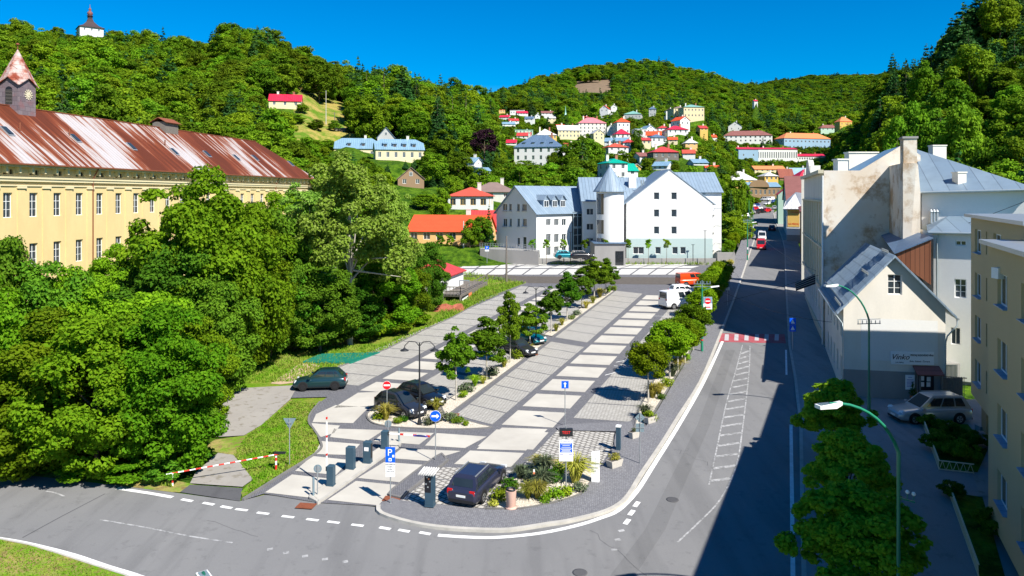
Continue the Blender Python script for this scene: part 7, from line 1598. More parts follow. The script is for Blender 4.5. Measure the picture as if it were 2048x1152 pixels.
    # hand-operated red and white barrier on the left
    a, b = G(345, 973), G(552, 941); e = thing('manual_barrier', 'red and white striped tube barrier closing the old drive on the left', 'barrier', (a.x, a.y, a.z)); hh = 26 / sc(973); hb = 33 / sc(941)
    m = MB(); m.tube([(0, 0, 0), (0, 0, hh)], .05, 8); pp = m.build('post', 'sign_white', e)
    m = MB(); m.tube([(0, 0, hh * .3), (0, 0, hh * .55)], .055, 8); m.build('stripe', 'paint_red', pp)
    bb = b - a; m = MB(); m.tube([bb, bb + Vector((0, 0, hb))], .06, 8); pp = m.build('post', 'sign_white', e)
    m = MB(); m.tube([bb + Vector((0, 0, 0)), bb + Vector((0, 0, hb * .35))], .064, 8); m.tube([bb + Vector((0, 0, hb * .6)), bb + Vector((0, 0, hb * .8))], .064, 8); m.build('stripe', 'paint_red', pp)
    P0 = Vector((-.35, 0, hh - .05)); P1 = bb + Vector((.2, 0, hb)); m = MB(); m.tube([P0, P1], .038, 8); bo = m.build('boom', 'sign_white', e); m = MB()
    for i in range(10): m.tube([P0.lerp(P1, (i + .5) / 10), P0.lerp(P1, (i + 1) / 10)], .042, 8)
    m.build('stripe', 'paint_red', bo); m = MB(); m.box(P1.x - .3, P1.y - .1, P1.z + .03, P1.x + .35, P1.y + .1, P1.z + .12); m.build('counterweight', 'iron_dark', e)
    # green pool cover lying on the lawn
    mb = MB(); c4_ = [G(605, 727, .18), G(641, 711, .18), G(760, 707, .14), G(702, 729, .22)]; mb.prism([p - Vector((0, 0, .16)) for p in c4_], c4_); tag(mb.build('pool_cover', 'cover_green'), 'flat dark green tarpaulin cover lying on the lawn left of the bays', 'cover')
    # utility poles
    def upole(px, pb, pt_, Y, label, mat='concrete_grey', arm=True):
        s_ = Y / F; z0, z1 = CAMZ - (pb - HY) * s_, CAMZ - (pt_ - HY) * s_; e = thing('utility_pole', label, 'utility pole', ((px - CX) * s_, Y, z0 - .5)); m = MB(); m.tube([(0, 0, 0), (0, 0, z1 - z0 + .5)], [.17, .10], 8); m.build('pole', mat, e)
        if arm: m = MB(); m.bar((-.9, 0, z1 - z0), (.9, 0, z1 - z0), .1, .1); m.build('crossarm', mat, e)
    upole(1013, 567, 472, 112, 'tall weathered wooden pole at the far left corner of the car park', 'wood_grey', False)
    upole(927, 522, 442, 137, 'pale concrete pole in front of the orange-roofed house', 'planter_stone', False)
    upole(652, 246, 181, 290, 'pale pole standing alone on the dry meadow', 'planter_stone', False)
    upole(669, 268, 224, 285, 'wooden pole beside the flat roofed shed on the meadow', 'wood_grey')
    upole(523, 195, 172, 310, 'wooden pole left of the lonely red roofed house', 'wood_grey')
    upole(964, 348, 318, 240, 'pale pole beside the tiny white cottage', 'planter_stone')
    upole(975, 285, 258, 330, 'pole among the trees left of the white mansion', 'planter_stone')
    for px, pb, pt_, lb in ((1410, 526, 462, 'slim dark lamp in front of the aqua base of the tall gable'), (1386, 522, 490, 'short dark lamp left of the slim one before the tall gable'), (1141, 524, 465, 'slim grey lamp in front of the glazed stair bay'), (1207, 520, 480, 'slim grey lamp in front of the dark entrance block')):
        e = thing('lamp_post', lb, 'lamp post', tuple(P(px, pb, 130.2))); hh = (pb - pt_) / 11.5; m = MB(); m.tube([(0, 0, 0), (0, 0, hh)], .06, 6); m.build('pole', 'iron_dark', e); m = MB(); m.box(-.25, -.1, hh, .25, .1, hh + .08); m.build('lamp_head', 'iron_dark', e)
    e = thing('parking_sign', 'small blue parking sign at the left end of the terrace wall', 'traffic sign', tuple(P(974, 530, 131))); m = MB(); m.tube([(0, 0, 0), (0, 0, 3)], .05, 6); m.build('pole', 'galvanised', e); m = MB(); m.box(-.35, -.06, 2.7, .35, -.02, 3.3); m.build('panel', 'sign_blue', e); m = MB(); m.box(-.35, -.06, 2.4, .35, -.02, 2.68); m.build('notice', 'sign_white', e); textmesh('lettering', 'P', .5, 'sign_white', e, (0, -.07, 3.0))
    # wooden deck beside the red roofed house
    e = thing('wooden_deck', 'raised grey timber deck with railing and banner beside the red roofed house', 'deck', tuple(G(905, 612)), 0)
    Ya = 96; a = P(886, 589, 97); b = P(921, 590, 95.5); c = P(975, 563, 109); d = P(903, 561, 112); m = MB(); th = Vector((0, 0, -.25)); m.prism([p + th for p in (a, b, c, d)], [a, b, c, d]); build_in(m, 'deck_floor', 'wood_grey', e)
    m = MB()
    for p, q_ in ((b, c), (a, b)):
        for h in (.45, 1.0): m.bar(p + Vector((0, 0, h)), q_ + Vector((0, 0, h)), .07, .1)
        for i in range(6): r_ = p.lerp(q_, i / 5); m.bar(r_, r_ + Vector((0, 0, 1.0)), .08, .08, (0, 1, 0))
    build_in(m, 'railing', 'wood_grey', e)
    m = MB(); off = Vector((0, 0, -1.9)); m.face([b + th, c + th, c + off + Vector((0, 0, .8)), b + off]); build_in(m, 'skirt_boards', 'wood_grey', e)
    m = MB(); b1, b2 = b.lerp(c, .02), b.lerp(c, .36); o_ = Vector((.12, -.12, 0)); m.face([b1 + th + o_, b2 + th + o_, b2 + off + o_ + Vector((0, 0, .5)), b1 + off + o_ + Vector((0, 0, .2))]); bn = build_in(m, 'banner', 'sign_black', e)
    m = MB()
    for k_ in (.25, .5, .72): p, q_ = b1 + th.lerp(off, k_) + o_ * 1.2, b.lerp(c, .22) + th.lerp(off + Vector((0, 0, .4)), k_) + o_ * 1.2; m.bar(p, q_, .02, .22)
    build_in(m, 'banner_text', 'sign_white', e); m = MB(); b3, b4 = b.lerp(c, .24), b.lerp(c, .35); m.face([b3 + th * .9 + o_ * 1.2, b4 + th * .9 + o_ * 1.2, b4 + off + o_ * 1.2 + Vector((0, 0, .6)), b3 + off + o_ * 1.2 + Vector((0, 0, .45))]); build_in(m, 'banner_picture', 'roof_orange_soft', e)
    m = MB()
    for p in (a, b): m.bar(p, p + Vector((0, 0, -2.6)), .2, .2, (0, 1, 0))
    build_in(m, 'post', 'wood_grey', e)
    m = MB(); m.box(0, 0, 0, 1.4, .7, .06); [m.box(x_, y_, -.7, x_ + .06, y_ + .06, 0) for x_ in (0, 1.34) for y_ in (0, .64)]; p = P(918, 577, 101); m2 = m.build('table_top', 'galvanised'); m2.location = (p.x, p.y, p.z + 1.0); m2.name = 'table'; tag(m2, 'small pale table standing on the timber deck', 'table')
    m = MB(); m.box(-2, -1, 0, 0, 1, .5); tg = m.build('tarpaulin', 'tarp_red'); 
    v = np.zeros(len(tg.data.vertices) * 3); bpy.data.objects.remove(tg)
    mb = MB(); rng = random.Random(4); c0 = G(868, 624); nx, ny = 9, 6; gr = [[(c0.x + i * .45 + rng.uniform(-.1, .1), c0.y + j * .5 + rng.uniform(-.1, .1), gz(c0.y + j * .5) + (.05 if i in (0, nx - 1) or j in (0, ny - 1) else rng.uniform(.25, .75))) for j in range(ny)] for i in range(nx)]
    for i in range(nx - 1):
        for j in range(ny - 1): mb.face([gr[i][j], gr[i + 1][j], gr[i + 1][j + 1], gr[i][j + 1]])
    tag(mb.build('tarpaulin', 'tarp_red'), 'crumpled red tarpaulin heap on the ground below the deck', 'tarpaulin')
    # striped awning over the pavement and the shop with the yellow poster up the street
    sd = Vector((math.sin(STA), math.cos(STA), 0)); a = P(1590, 566, 76); b = P(1630, 548, 76.5); mb = MB(); th = sd * 3.4
    a2, b2 = P(1592, 580, 75.5), P(1631, 566, 76)
    mb.prism([a, b, b + Vector((0, 0, -.1)), a + Vector((0, 0, -.1))], [a2, b2, b2 + Vector((0, 0, -.1)), a2 + Vector((0, 0, -.1))]); aw = mb.build('awning', 'iron_dark'); tag(aw, 'dark striped awning sticking out from the cream street front', 'awning')
    mb = MB()
    for i in (1, 3, 5, 7): t = i / 8; p, q_ = a.lerp(a2, t), b.lerp(b2, t); mb.bar(p + Vector((0, 0, .02)), q_ + Vector((0, 0, .02)), .06, .04)
    mb.build('stripe', 'galvanised', aw)
    Y = 168; e = thing('poster_shop', 'small white shop with a yellow poster wall and white sheet roof beside the street', 'shop', tuple(P(1587, 478, Y)), R(-20)); s_ = Y / F
    m = MB(); w_ = 26 * s_ / 2; h = 62 * s_; m.box(-w_, 0, -1, w_, 10, h); m.build('wall', 'plaster_white', e)
    m = MB(); slabpoly(m, [(-w_ - .8, -.8, h - .2), (w_ + .6, -.8, h - .2), (w_ + 1.6, 5, h + 3.2), (w_ * .4, 10, h + 3.6), (-w_ - .2, 10, h + 1.5)], .15); m.build('roof', 'roof_white_metal', e)
    m = MB(); m.box(-w_ + .2, -.08, h - 4.2, w_ - .2, -.02, h - .4); ps = m.build('poster', 'plaster_ochre', e); textmesh('lettering', 'NÁ PREDAJ', .55, 'sign_red', ps, (0, -.1, h - 3.6), sx=.8); textmesh('lettering', 'OTVORENÉ', .4, 'sign_red', ps, (.2, -.1, h - 1.0), sx=.8)
    m = MB(); m.box(-w_, -.1, -1, w_, -.0, .9); m.build('plinth', 'concrete_grey', e)
    tag_ = None
    # overhead cables
    def cable(p, q_, sag, label, r_=.02):
        pts = [p.lerp(q_, t) + Vector((0, 0, -sag * 4 * t * (1 - t))) for t in np.linspace(0, 1, 16)]; m = MB(); m.tube(pts, r_, 5); tag(m.build('cable', 'iron_dark'), label, 'cable')
    cable(P(1405, 560, 84.7), P(1735, 648, 61.9), 1.2, 'overhead cable sagging from the left green pole to the lamp by the wine shop')
    cable(P(1447, 605, 90), P(2070, 395, 58), .5, 'thin dark cable crossing the street front and the hipped roof')
    cable(P(1495, 450, 136), P(1640, 545, 79), .8, 'overhead cable above the far pavement up the street')
    cable(P(523, 174, 310), P(652, 184, 290), 1.5, 'power line between the two hillside poles', .05)
    # gardens in front of the apartment block
    def rail(pts, label, h=.55):
        m = MB(); P_ = [G(*p) + Vector((0, 0, .12)) for p in pts]
        for a, b in zip(P_[:-1], P_[1:]):
            n = max(2, int((b - a).length / .32)); m.bar(a + Vector((0, 0, h)), b + Vector((0, 0, h)), .07, .05); m.bar(a + Vector((0, 0, .06)), b + Vector((0, 0, .06)), .05, .04)
            for i in range(n): p, q_ = a.lerp(b, i / n), a.lerp(b, (i + 1) / n); mid = p.lerp(q_, .5); m.bar(p, mid + Vector((0, 0, h)), .025, .025); m.bar(mid + Vector((0, 0, h)), q_, .025, .025)
        tag(m.build('garden_fence', 'trim_cream'), label, 'fence')
    rail([(1868, 850), (1845, 852), (1878, 944), (1948, 952)], 'low cream wire fence round the first little garden by the silver SUV'); rail([(1898, 992), (1957, 1160)], 'low cream wire fence of the second garden at the bottom right')
    sheet('garden_bed', [(1846, 853), (1936, 853), (1975, 905), (1955, 950), (1880, 943)], 'forest_floor', .16); sheet('garden_bed', [(1900, 990), (1965, 1000), (2010, 1160), (1960, 1170)], 'forest_floor', .16)
    sheet('garden_path', [(1945, 955), (1985, 955), (1990, 1000), (1960, 998)], 'concrete_old', .17)
    m = MB(); 
    for i in range(4): p = G(1955, 868 + i * 10); m.box(p.x, p.y - .3, p.z, p.x + 1.6, p.y + .3, p.z + .2 + (3 - i) * .12)
    tag(m.build('entrance_steps', 'concrete_grey'), 'concrete steps to the apartment block door behind the silver SUV', 'steps')
    e = pole_thing('potted_tree', 'little potted conifer beside the wine shop door', 'potted plant', (1825, 802)); m = MB(); m.lathe([(.16, 0), (.2, .3)], 10); m.build('pot', 'terracotta', e)
    v_, f_ = leafcloud([(0, 0, .55, .26, .26), (0, 0, .85, .2, .22), (0, 0, 1.15, .1, .2)], 260, .09, random.Random(5)); leafmesh('foliage', v_, 'leaf_dark', e)
# ---------------------------------------------------------------- vegetation
def leafcloud(blobs, n, size, rng, up=.45, out_=.6, rnd=.7, ctr=None, fold=.25, drop=0):
    """blobs = (x, y, z, r_horizontal, r_vertical); returns quad vertices (4n, 3)"""
    r = np.random.RandomState(rng.randrange(1 << 30)); B = np.array(blobs, float)
    wt = B[:, 3] * (B[:, 3] + B[:, 4]); wt /= wt.sum(); idx = r.choice(len(B), int(n * 1.6), p=wt)
    d = r.normal(size=(len(idx), 3)); d /= np.linalg.norm(d, axis=1)[:, None]
    rad = .45 + .72 * r.rand(len(idx)) ** .7; c = B[idx, :3]; rr = np.stack([B[idx, 3], B[idx, 3], B[idx, 4]], 1)
    pos = c + d * rr * rad[:, None]
    if ctr is not None:
        o = c - np.array(ctr); ln = np.linalg.norm(o, axis=1); o /= np.maximum(ln, 1e-6)[:, None]; keep = ((d * o).sum(1) > -.25) | (ln < .3)
        pos, d = pos[keep], d[keep]
    pos, d = pos[:n], d[:n]; m = len(pos)
    nr = d * out_ + np.array([0, 0, up]) + r.normal(size=(m, 3)) * rnd * .6; nr /= np.linalg.norm(nr, axis=1)[:, None]
    t = np.cross(nr, r.normal(size=(m, 3))); t /= np.linalg.norm(t, axis=1)[:, None]; b = np.cross(nr, t)
    s = size * (.65 + .7 * r.rand(m))[:, None] / 2
    q = np.empty((m, 4, 3)); q[:, 0] = pos - t * s * 1.25; q[:, 1] = pos - b * s * .8 + nr * s * fold; q[:, 2] = pos + t * s * 1.25; q[:, 3] = pos + b * s * .8 + nr * s * fold
    return q.reshape(-1, 3), m
def leafmesh(name, v, mat, parent=None, link=True):
    me = bpy.data.meshes.new(name); n = len(v) // 4
    me.vertices.add(4 * n); me.vertices.foreach_set('co', np.asarray(v, np.float32).ravel()); me.loops.add(4 * n); me.loops.foreach_set('vertex_index', np.arange(4 * n, dtype=np.int32))
    me.polygons.add(n); me.polygons.foreach_set('loop_start', np.arange(0, 4 * n, 4, dtype=np.int32)); me.materials.append(M[mat]); me.update(); me.validate()
    o = bpy.data.objects.new(name, me); COL.objects.link(o)
    if parent is not None: o.parent = parent
    return o
def crownblobs(rng, H, zc, rx, rz, n=40, sub=(.26, .42), core=(.55, .86), bottom=-.75, taper=0):
    bl = []
    while len(bl) < n:
        d = Vector((rng.gauss(0, 1), rng.gauss(0, 1), rng.gauss(0, 1))).normalized()
        if d.z < bottom: continue
        q = rng.uniform(*core); k = rng.uniform(*sub) * min(rx, rz); f = 1 - taper * max(0, d.z)
        bl.append((d.x * rx * q * f, d.y * rx * q * f, zc + d.z * rz * q, k, k * .72))
    return bl
PROTO = {}
def tree_proto(key, name, label, cat, leaf, bark, rng, H, zc, rx, rz, n, size, nb=40, trunk=.16, limbs=7, **kw):
    """the first tree of a kind is itself placed later; the rest are copies"""
    e = thing(name, label, cat); bl = crownblobs(rng, H, zc, rx, rz, nb, **kw)
    v, m = leafcloud(bl, n, size, rng, ctr=(0, 0, zc - rz * .3)); 
    if trunk:
        t = MB(); lean = Vector((rng.uniform(-.02, .02), rng.uniform(-.02, .02), 0)); z0 = zc - rz * .55
        t.tube([(0, 0, -.4), (lean.x * 2, lean.y * 2, z0 * .5), (lean.x * H * .5, lean.y * H * .5, z0 + .2), (lean.x * H, lean.y * H, zc + rz * .5)], [trunk, trunk * .8, trunk * .62, trunk * .15], 8)
        for i in range(limbs):
            b = bl[i * len(bl) // limbs]; s_ = Vector((0, 0, z0 + rng.uniform(-.2, .25) * rz)); q = Vector(b[:3]); t.tube([s_, s_.lerp(q, .5) + Vector((0, 0, -.05 * H * 0)), q], [trunk * .38, trunk * .24, trunk * .08], 5)
        t.build('trunk', bark, e)
    leafmesh('crown', v, leaf, e); PROTO[key] = (e, H, rx, [False]); return e
def conifer_proto(key, name, label, rng, H, rx, n, size, leaf='leaf_conifer', z0=.08):
    e = thing(name, label, 'conifer'); bl = []; L_ = 15
    for i in range(L_):
        f = i / L_; z = H * (z0 + (1 - z0) * f); r_ = rx * (1 - f) ** .85 + .12; k = max(3, int(7 * (1 - f)) + 2)
        for j in range(k): a = rng.uniform(0, 6.28); q = rng.uniform(.45, .8); bl.append((math.cos(a) * r_ * q, math.sin(a) * r_ * q, z - .15 * r_ * q, r_ * .42 + .1, r_ * .22 + H * .018))
    bl.append((0, 0, H * .97, .15, H * .035)); v, m = leafcloud(bl, n, size, rng, up=.2, out_=.8, ctr=(0, 0, H * .3), fold=-.2)
    t = MB(); t.tube([(0, 0, -.5), (0, 0, H * .95)], [H * .017, .02], 6); t.build('trunk', 'bark', e); leafmesh('crown', v, leaf, e); PROTO[key] = (e, H, rx, [False]); return e
def plant(key, x, y, z, H, W_=None, label=None, group=None, rot=None, rng=random):
    e, h0, r0, used = PROTO[key]; sz = H / h0; sx = (W_ / 2 / r0) if W_ else sz; rot = rng.uniform(0, 6.28) if rot is None else rot
    if not used[0]:
        used[0] = True; e.location = (x, y, z); e.rotation_euler = (0, 0, rot); e.scale = (sx, sx, sz)
        if label: e['label'] = label
        if group: e['group'] = group
        return e
    return dup(e, (x, y, z), rot, (sx, sx, sz), label, group)
def tuft(name, label, loc, r_, mat, kind='bush', group=None, rng=random.Random(77)):
    if kind == 'bush':
        bl = [(rng.uniform(-.5, .5) * r_, rng.uniform(-.5, .5) * r_, r_ * rng.uniform(.3, .75), r_ * .55, r_ * .45) for _ in range(7)]; v, m = leafcloud(bl, 420, r_ * .2, rng)
    else:
        v = []; n = 260
        for i in range(n):
            a = rng.uniform(0, 6.28); ln = r_ * rng.uniform(.8, 1.35); sp = rng.uniform(.15, 1.0); b = Vector((math.cos(a), math.sin(a), 0)); s_ = Vector((-b.y, b.x, 0)) * r_ * .025
            p0 = b * rng.uniform(0, .15) * r_; p1 = p0 + b * ln * sp * .35 + Vector((0, 0, ln * .75)); p2 = p0 + b * ln * sp * .95 + Vector((0, 0, ln * (1.05 - .45 * sp)))
            v += [p0 - s_, p0 + s_, p1 + s_, p1 - s_, p1 - s_, p1 + s_, p2 + s_ * .3, p2 - s_ * .3]
        v = np.array([tuple(q) for q in v])
    o = leafmesh(name, v, mat); o.location = loc; return tag(o, label, 'shrub' if kind == 'bush' else 'ornamental grass', group)
def near_trees():
    rng = random.Random(21)
    for i in range(3): tree_proto('maple%d' % i, 'maple_tree', 'x', 'tree', 'leaf_maple', 'bark', rng, 12, 6.0, 4.2, 5.9, 42000, .215, 150, .22, core=(.45, 1.0), sub=(.12, .27), taper=.3, bottom=-.97)
    for i in range(2): tree_proto('dark%d' % i, 'broadleaf_tree', 'x', 'tree', 'leaf_dark', 'bark', rng, 12, 6.0, 4.0, 5.9, 36000, .21, 140, .22, core=(.45, 1.0), sub=(.12, .27), taper=.35, bottom=-.95)
    tree_proto('birch', 'poplar_tree', 'x', 'tree', 'leaf_birch', 'bark_pale', rng, 15, 8.4, 4.6, 6.4, 30000, .2, 90, .24, 12, core=(.35, 1.05), sub=(.10, .22), taper=.25)
    tree_proto('slim', 'young_tree', 'x', 'tree', 'leaf_maple', 'bark', rng, 4.5, 3.1, .55, 1.35, 1500, .13, 16, .04, 3, core=(.3, .9), sub=(.35, .6))
    for i in range(3): tree_proto('lot%d' % i, 'young_tree', 'x', 'tree', 'leaf_lot', 'bark_pale', rng, 5.2, 3.2, 1.4, 2.0, 8500, .15, 65, .07, 6, core=(.3, 1.05), sub=(.14, .34), taper=.55)
    for i in range(2): tree_proto('ball%d' % i, 'round_tree', 'x', 'tree', 'leaf_ball', 'bark_pale', rng, 4.6, 3.1, 1.5, 1.35, 11000, .12, 60, .07, 4, core=(.5, .88), sub=(.26, .36), bottom=-.9)
    tree_proto('bush', 'shrub', 'x', 'shrub', 'leaf_maple', 'bark', rng, 2.2, 1.1, 1.3, .95, 3000, .17, 24, 0, core=(.3, .9), sub=(.3, .5))
    tree_proto('bushd', 'shrub', 'x', 'shrub', 'leaf_dark', 'bark', rng, 2.2, 1.1, 1.3, .95, 3000, .17, 24, 0, core=(.3, .9), sub=(.3, .5))
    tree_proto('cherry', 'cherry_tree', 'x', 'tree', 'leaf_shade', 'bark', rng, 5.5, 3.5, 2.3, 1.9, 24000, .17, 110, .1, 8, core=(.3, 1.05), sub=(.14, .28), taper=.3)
    def T(key, px, pb, pt_, wpx, label, group=None, dz=0, rot=None):
        p = G(px, pb); s_ = sc(pb); return plant(key, p.x, p.y, p.z + dz, (pb - pt_) / s_, wpx / s_, label, group, rot, rng)
    # the big grove on the left (base x, base y, top y, crown width)
    gv = 'trees of the big grove between the yellow building and the road'
    for a in (
        ('maple0', -70, 945, 520, 280, 'maple standing mostly outside the left edge at road level'),
        ('dark0', 10, 905, 430, 170, 'dark tall tree at the left edge against the yellow facade'),
        ('maple1', 60, 945, 610, 280, 'broad maple at the left edge directly above the road verge'),
        ('maple2', 195, 950, 585, 270, 'maple of the front row below the third facade window axis'),
        ('maple0', 335, 945, 600, 230, 'front maple whose branches hang over the red and white barrier'),
        ('dark1', 95, 900, 500, 210, 'second row tree rising in front of the left facade windows'),
        ('maple1', 165, 890, 520, 190, 'second row maple below the lower facade windows'),
        ('maple2', 285, 870, 545, 230, 'second row maple with pale new growth in the middle of the grove'),
        ('maple0', 392, 860, 620, 150, 'small maple at the right edge of the front row by the old concrete drive'),
        ('dark0', 345, 790, 455, 230, 'dark tree in the centre of the grove behind the front maples'),
        ('maple1', 385, 765, 318, 262, 'tallest tree of the grove hiding the middle of the yellow building'),
        ('dark1', 290, 770, 500, 160, 'tree with darker crown just right of the lower facade windows'),
        ('maple2', 465, 748, 362, 225, 'rounded tree right of the tallest tree of the grove'),
        ('dark0', 430, 790, 520, 170, 'dark tree above the old concrete drive'),
        ('maple0', 505, 735, 440, 170, 'bright tree in front of the far part of the yellow building'),
        ('dark1', 540, 715, 400, 160, 'dark tree left of the pale poplar'),
        ('dark0', 590, 700, 470, 180, 'dark spreading tree below the pale poplar'),
        ('birch', 700, 690, 278, 250, 'tall pale poplar with light bark and silvery leaves'),
        ('birch', 620, 650, 345, 170, 'second pale poplar left of the tall one'),
        ('birch', 778, 650, 335, 130, 'slim pale poplar on the right of the tall one'),
        ('dark1', 640, 705, 520, 150, 'low dark tree on the lawn edge beneath the poplars'),
        ('maple1', 765, 665, 500, 150, 'leafy tree right of the poplars above the verge'),
        ('dark0', 700, 685, 560, 130, 'small dark tree at the foot of the tall poplar'),
        ('maple2', 815, 650, 520, 100, 'small leafy tree left of the dark tree by the deck'),
        ('dark1', 858, 622, 475, 72, 'dense dark tree right beside the timber deck'),
        ('dark0', 500, 640, 380, 150, 'tree close to the yellow facade behind the grove'),
        ('maple0', 575, 610, 375, 130, 'tree at the far end of the yellow building'),
        ('maple1', 240, 690, 480, 130, 'tree near the yellow facade seen through a gap in the grove'),
    ): T(*a, group=gv)
    sh = 'shrubs along the edge of the grove'
    for i, (px, pb, w_, h_, k, lb) in enumerate(((455, 718, 70, 30, 'bush', 'low green bush left of the dirt patch'), (520, 700, 80, 36, 'bush', 'green bush above the dirt patch'), (590, 695, 80, 45, 'bushd', 'dark bush above the tarpaulin cover'), (660, 695, 90, 60, 'bushd', 'dark bush left of the bays'), (730, 682, 80, 70, 'bush', 'tall bush spilling onto the far bays'), (790, 668, 80, 50, 'bush', 'broad bush on the verge below the red roof'), (835, 650, 60, 35, 'bush', 'small bush beside the red tarpaulin'), (60, 948, 110, 34, 'bush', 'bush at the road verge on the far left'), (160, 952, 120, 36, 'bush', 'bush at the road verge below the second maple'), (262, 958, 110, 40, 'bush', 'bush at the road verge below the third maple'), (330, 962, 80, 42, 'bushd', 'dark bush directly beside the barrier post'), (375, 935, 90, 55, 'bushd', 'dark bush behind the barrier boom'), (400, 880, 80, 70, 'bushd', 'dark bush beside the old concrete drive'))):
        p = G(px, pb); s_ = sc(pb); plant(k, p.x, p.y, p.z, h_ / s_, w_ / s_, lb, sh, rng=rng)
    # car park strip
    cp = 'young trees of the planted strip'
    for key, px, pb, pt_, w_, lb in (('lot0', 912, 803, 655, 68, 'first young tree of the strip, nearest the black cars'), ('lot1', 973, 763, 640, 86, 'second tree of the strip with the broadest bright crown'), ('lot2', 1020, 727, 590, 54, 'third tree of the strip with a long thin leader'), ('lot1', 1060, 698, 612, 58, 'fourth tree of the strip directly before the second lamp post'), ('lot0', 1102, 667, 574, 50, 'fifth tree of the strip, small, right of the second lamp post'), ('lot2', 1134, 643, 548, 50, 'sixth tree of the strip with dark narrow crown'), ('lot1', 1163, 617, 542, 50, 'seventh tree of the strip with dark green crown'), ('lot0', 1188, 600, 515, 62, 'eighth tree of the strip, tall and broad'), ('lot2', 1212, 592, 520, 50, 'last tree of the strip at its far end')):
        T(key, px, pb, pt_, w_, lb, cp, .1)
    rb = 'round clipped trees between the car park and the pavement'
    for i, (px, pb, pt_, w_, lb) in enumerate(((1297, 808, 680, 84, 'nearest ball-shaped tree of the row, free standing'), (1340, 762, 640, 92, 'second ball-shaped tree from the near end'), (1356, 745, 632, 92, 'extra ball-shaped tree filling the gap between the second and third'), (1370, 728, 634, 86, 'third ball-shaped tree from the near end'), (1387, 702, 606, 74, 'fourth ball-shaped tree, behind the first pair'), (1405, 668, 570, 66, 'fifth ball-shaped tree beside the green pole'), (1418, 640, 548, 54, 'sixth ball-shaped tree of the row'), (1424, 626, 540, 56, 'extra ball-shaped tree in the far half of the row beside the pavement'), (1437, 598, 524, 52, 'extra ball-shaped tree just before the farthest one'), (1431, 612, 532, 58, 'seventh ball-shaped tree of the row'), (1444, 585, 520, 48, 'farthest ball-shaped tree of the row, darkest'))):
        T('ball%d' % (i % 2), px, pb, pt_, w_, lb, rb, .1)
    for i, (px, pb, pt_, w_, lb) in enumerate(((1459, 520, 478, 26, 'near clipped hedge tree beside the left pavement'), (1468, 506, 462, 26, 'middle clipped hedge tree beside the left pavement'), (1476, 492, 455, 22, 'far clipped hedge tree beside the left pavement'))): T('ball0', px, pb, pt_, w_, lb, 'hedge trees beside the left pavement')
    # shaded maples in front of the wine shop
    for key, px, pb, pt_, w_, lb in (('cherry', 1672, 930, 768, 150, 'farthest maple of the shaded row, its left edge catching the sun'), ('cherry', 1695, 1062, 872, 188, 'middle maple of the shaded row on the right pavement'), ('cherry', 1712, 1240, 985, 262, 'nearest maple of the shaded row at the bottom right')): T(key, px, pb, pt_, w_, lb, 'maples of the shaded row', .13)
    for px, pb, w_, lb in ((1875, 905, 60, 'round low hedge ball in the first little garden, nearest the fence'), (1900, 880, 50, 'round low hedge ball in the middle of the first little garden'), (1925, 925, 60, 'dark bush against the apartment wall in the first little garden'), (1860, 860, 40, 'dark hedge ball beside the front wheel of the silver SUV'), (1950, 900, 50, 'tall dark bush beside the apartment steps'), (1905, 1000, 50, 'bush at the top corner of the second garden'), (1990, 1080, 80, 'bush near the wall in the second garden')): p = G(px, pb); s_ = sc(pb); plant('bushd', p.x, p.y, p.z + .1, w_ * .7 / s_, w_ / s_, lb, 'shrubs in front of the apartment block', rng=rng)
    for px, lb in ((1065, 'first slim sapling in front of the white complex from the left'), (1093, 'second slim sapling before the white complex'), (1127, 'third slim sapling before the white complex'), (1170, 'slim sapling before the glazed stair bay'), (1211, 'slim sapling before the stair tower'), (1256, 'slim sapling at the left corner of the tall gable'), (1297, 'slim sapling before the wide window of the aqua base'), (1333, 'slim sapling in front of the middle of the aqua base')):
        p = P(px, 524, 130.6); plant('slim', p.x, p.y, p.z, 52 / 11.5, 14 / 11.5, lb, 'slim saplings before the white complex', rng=rng)
    for px, lb in ((880, 'slim sapling left before the orange-roofed house'), (900, 'slim sapling before the veranda of the orange-roofed house'), (945, 'slim sapling right of the pale concrete pole')):
        p = P(px, 522, 138); plant('slim', p.x, p.y, p.z, 60 / 11, 16 / 11, lb, 'slim saplings before the orange-roofed house', rng=rng)
    # ornamental grasses and small plants
    rg = random.Random(5); gg = 'plants in the gravel beds'; n = 0
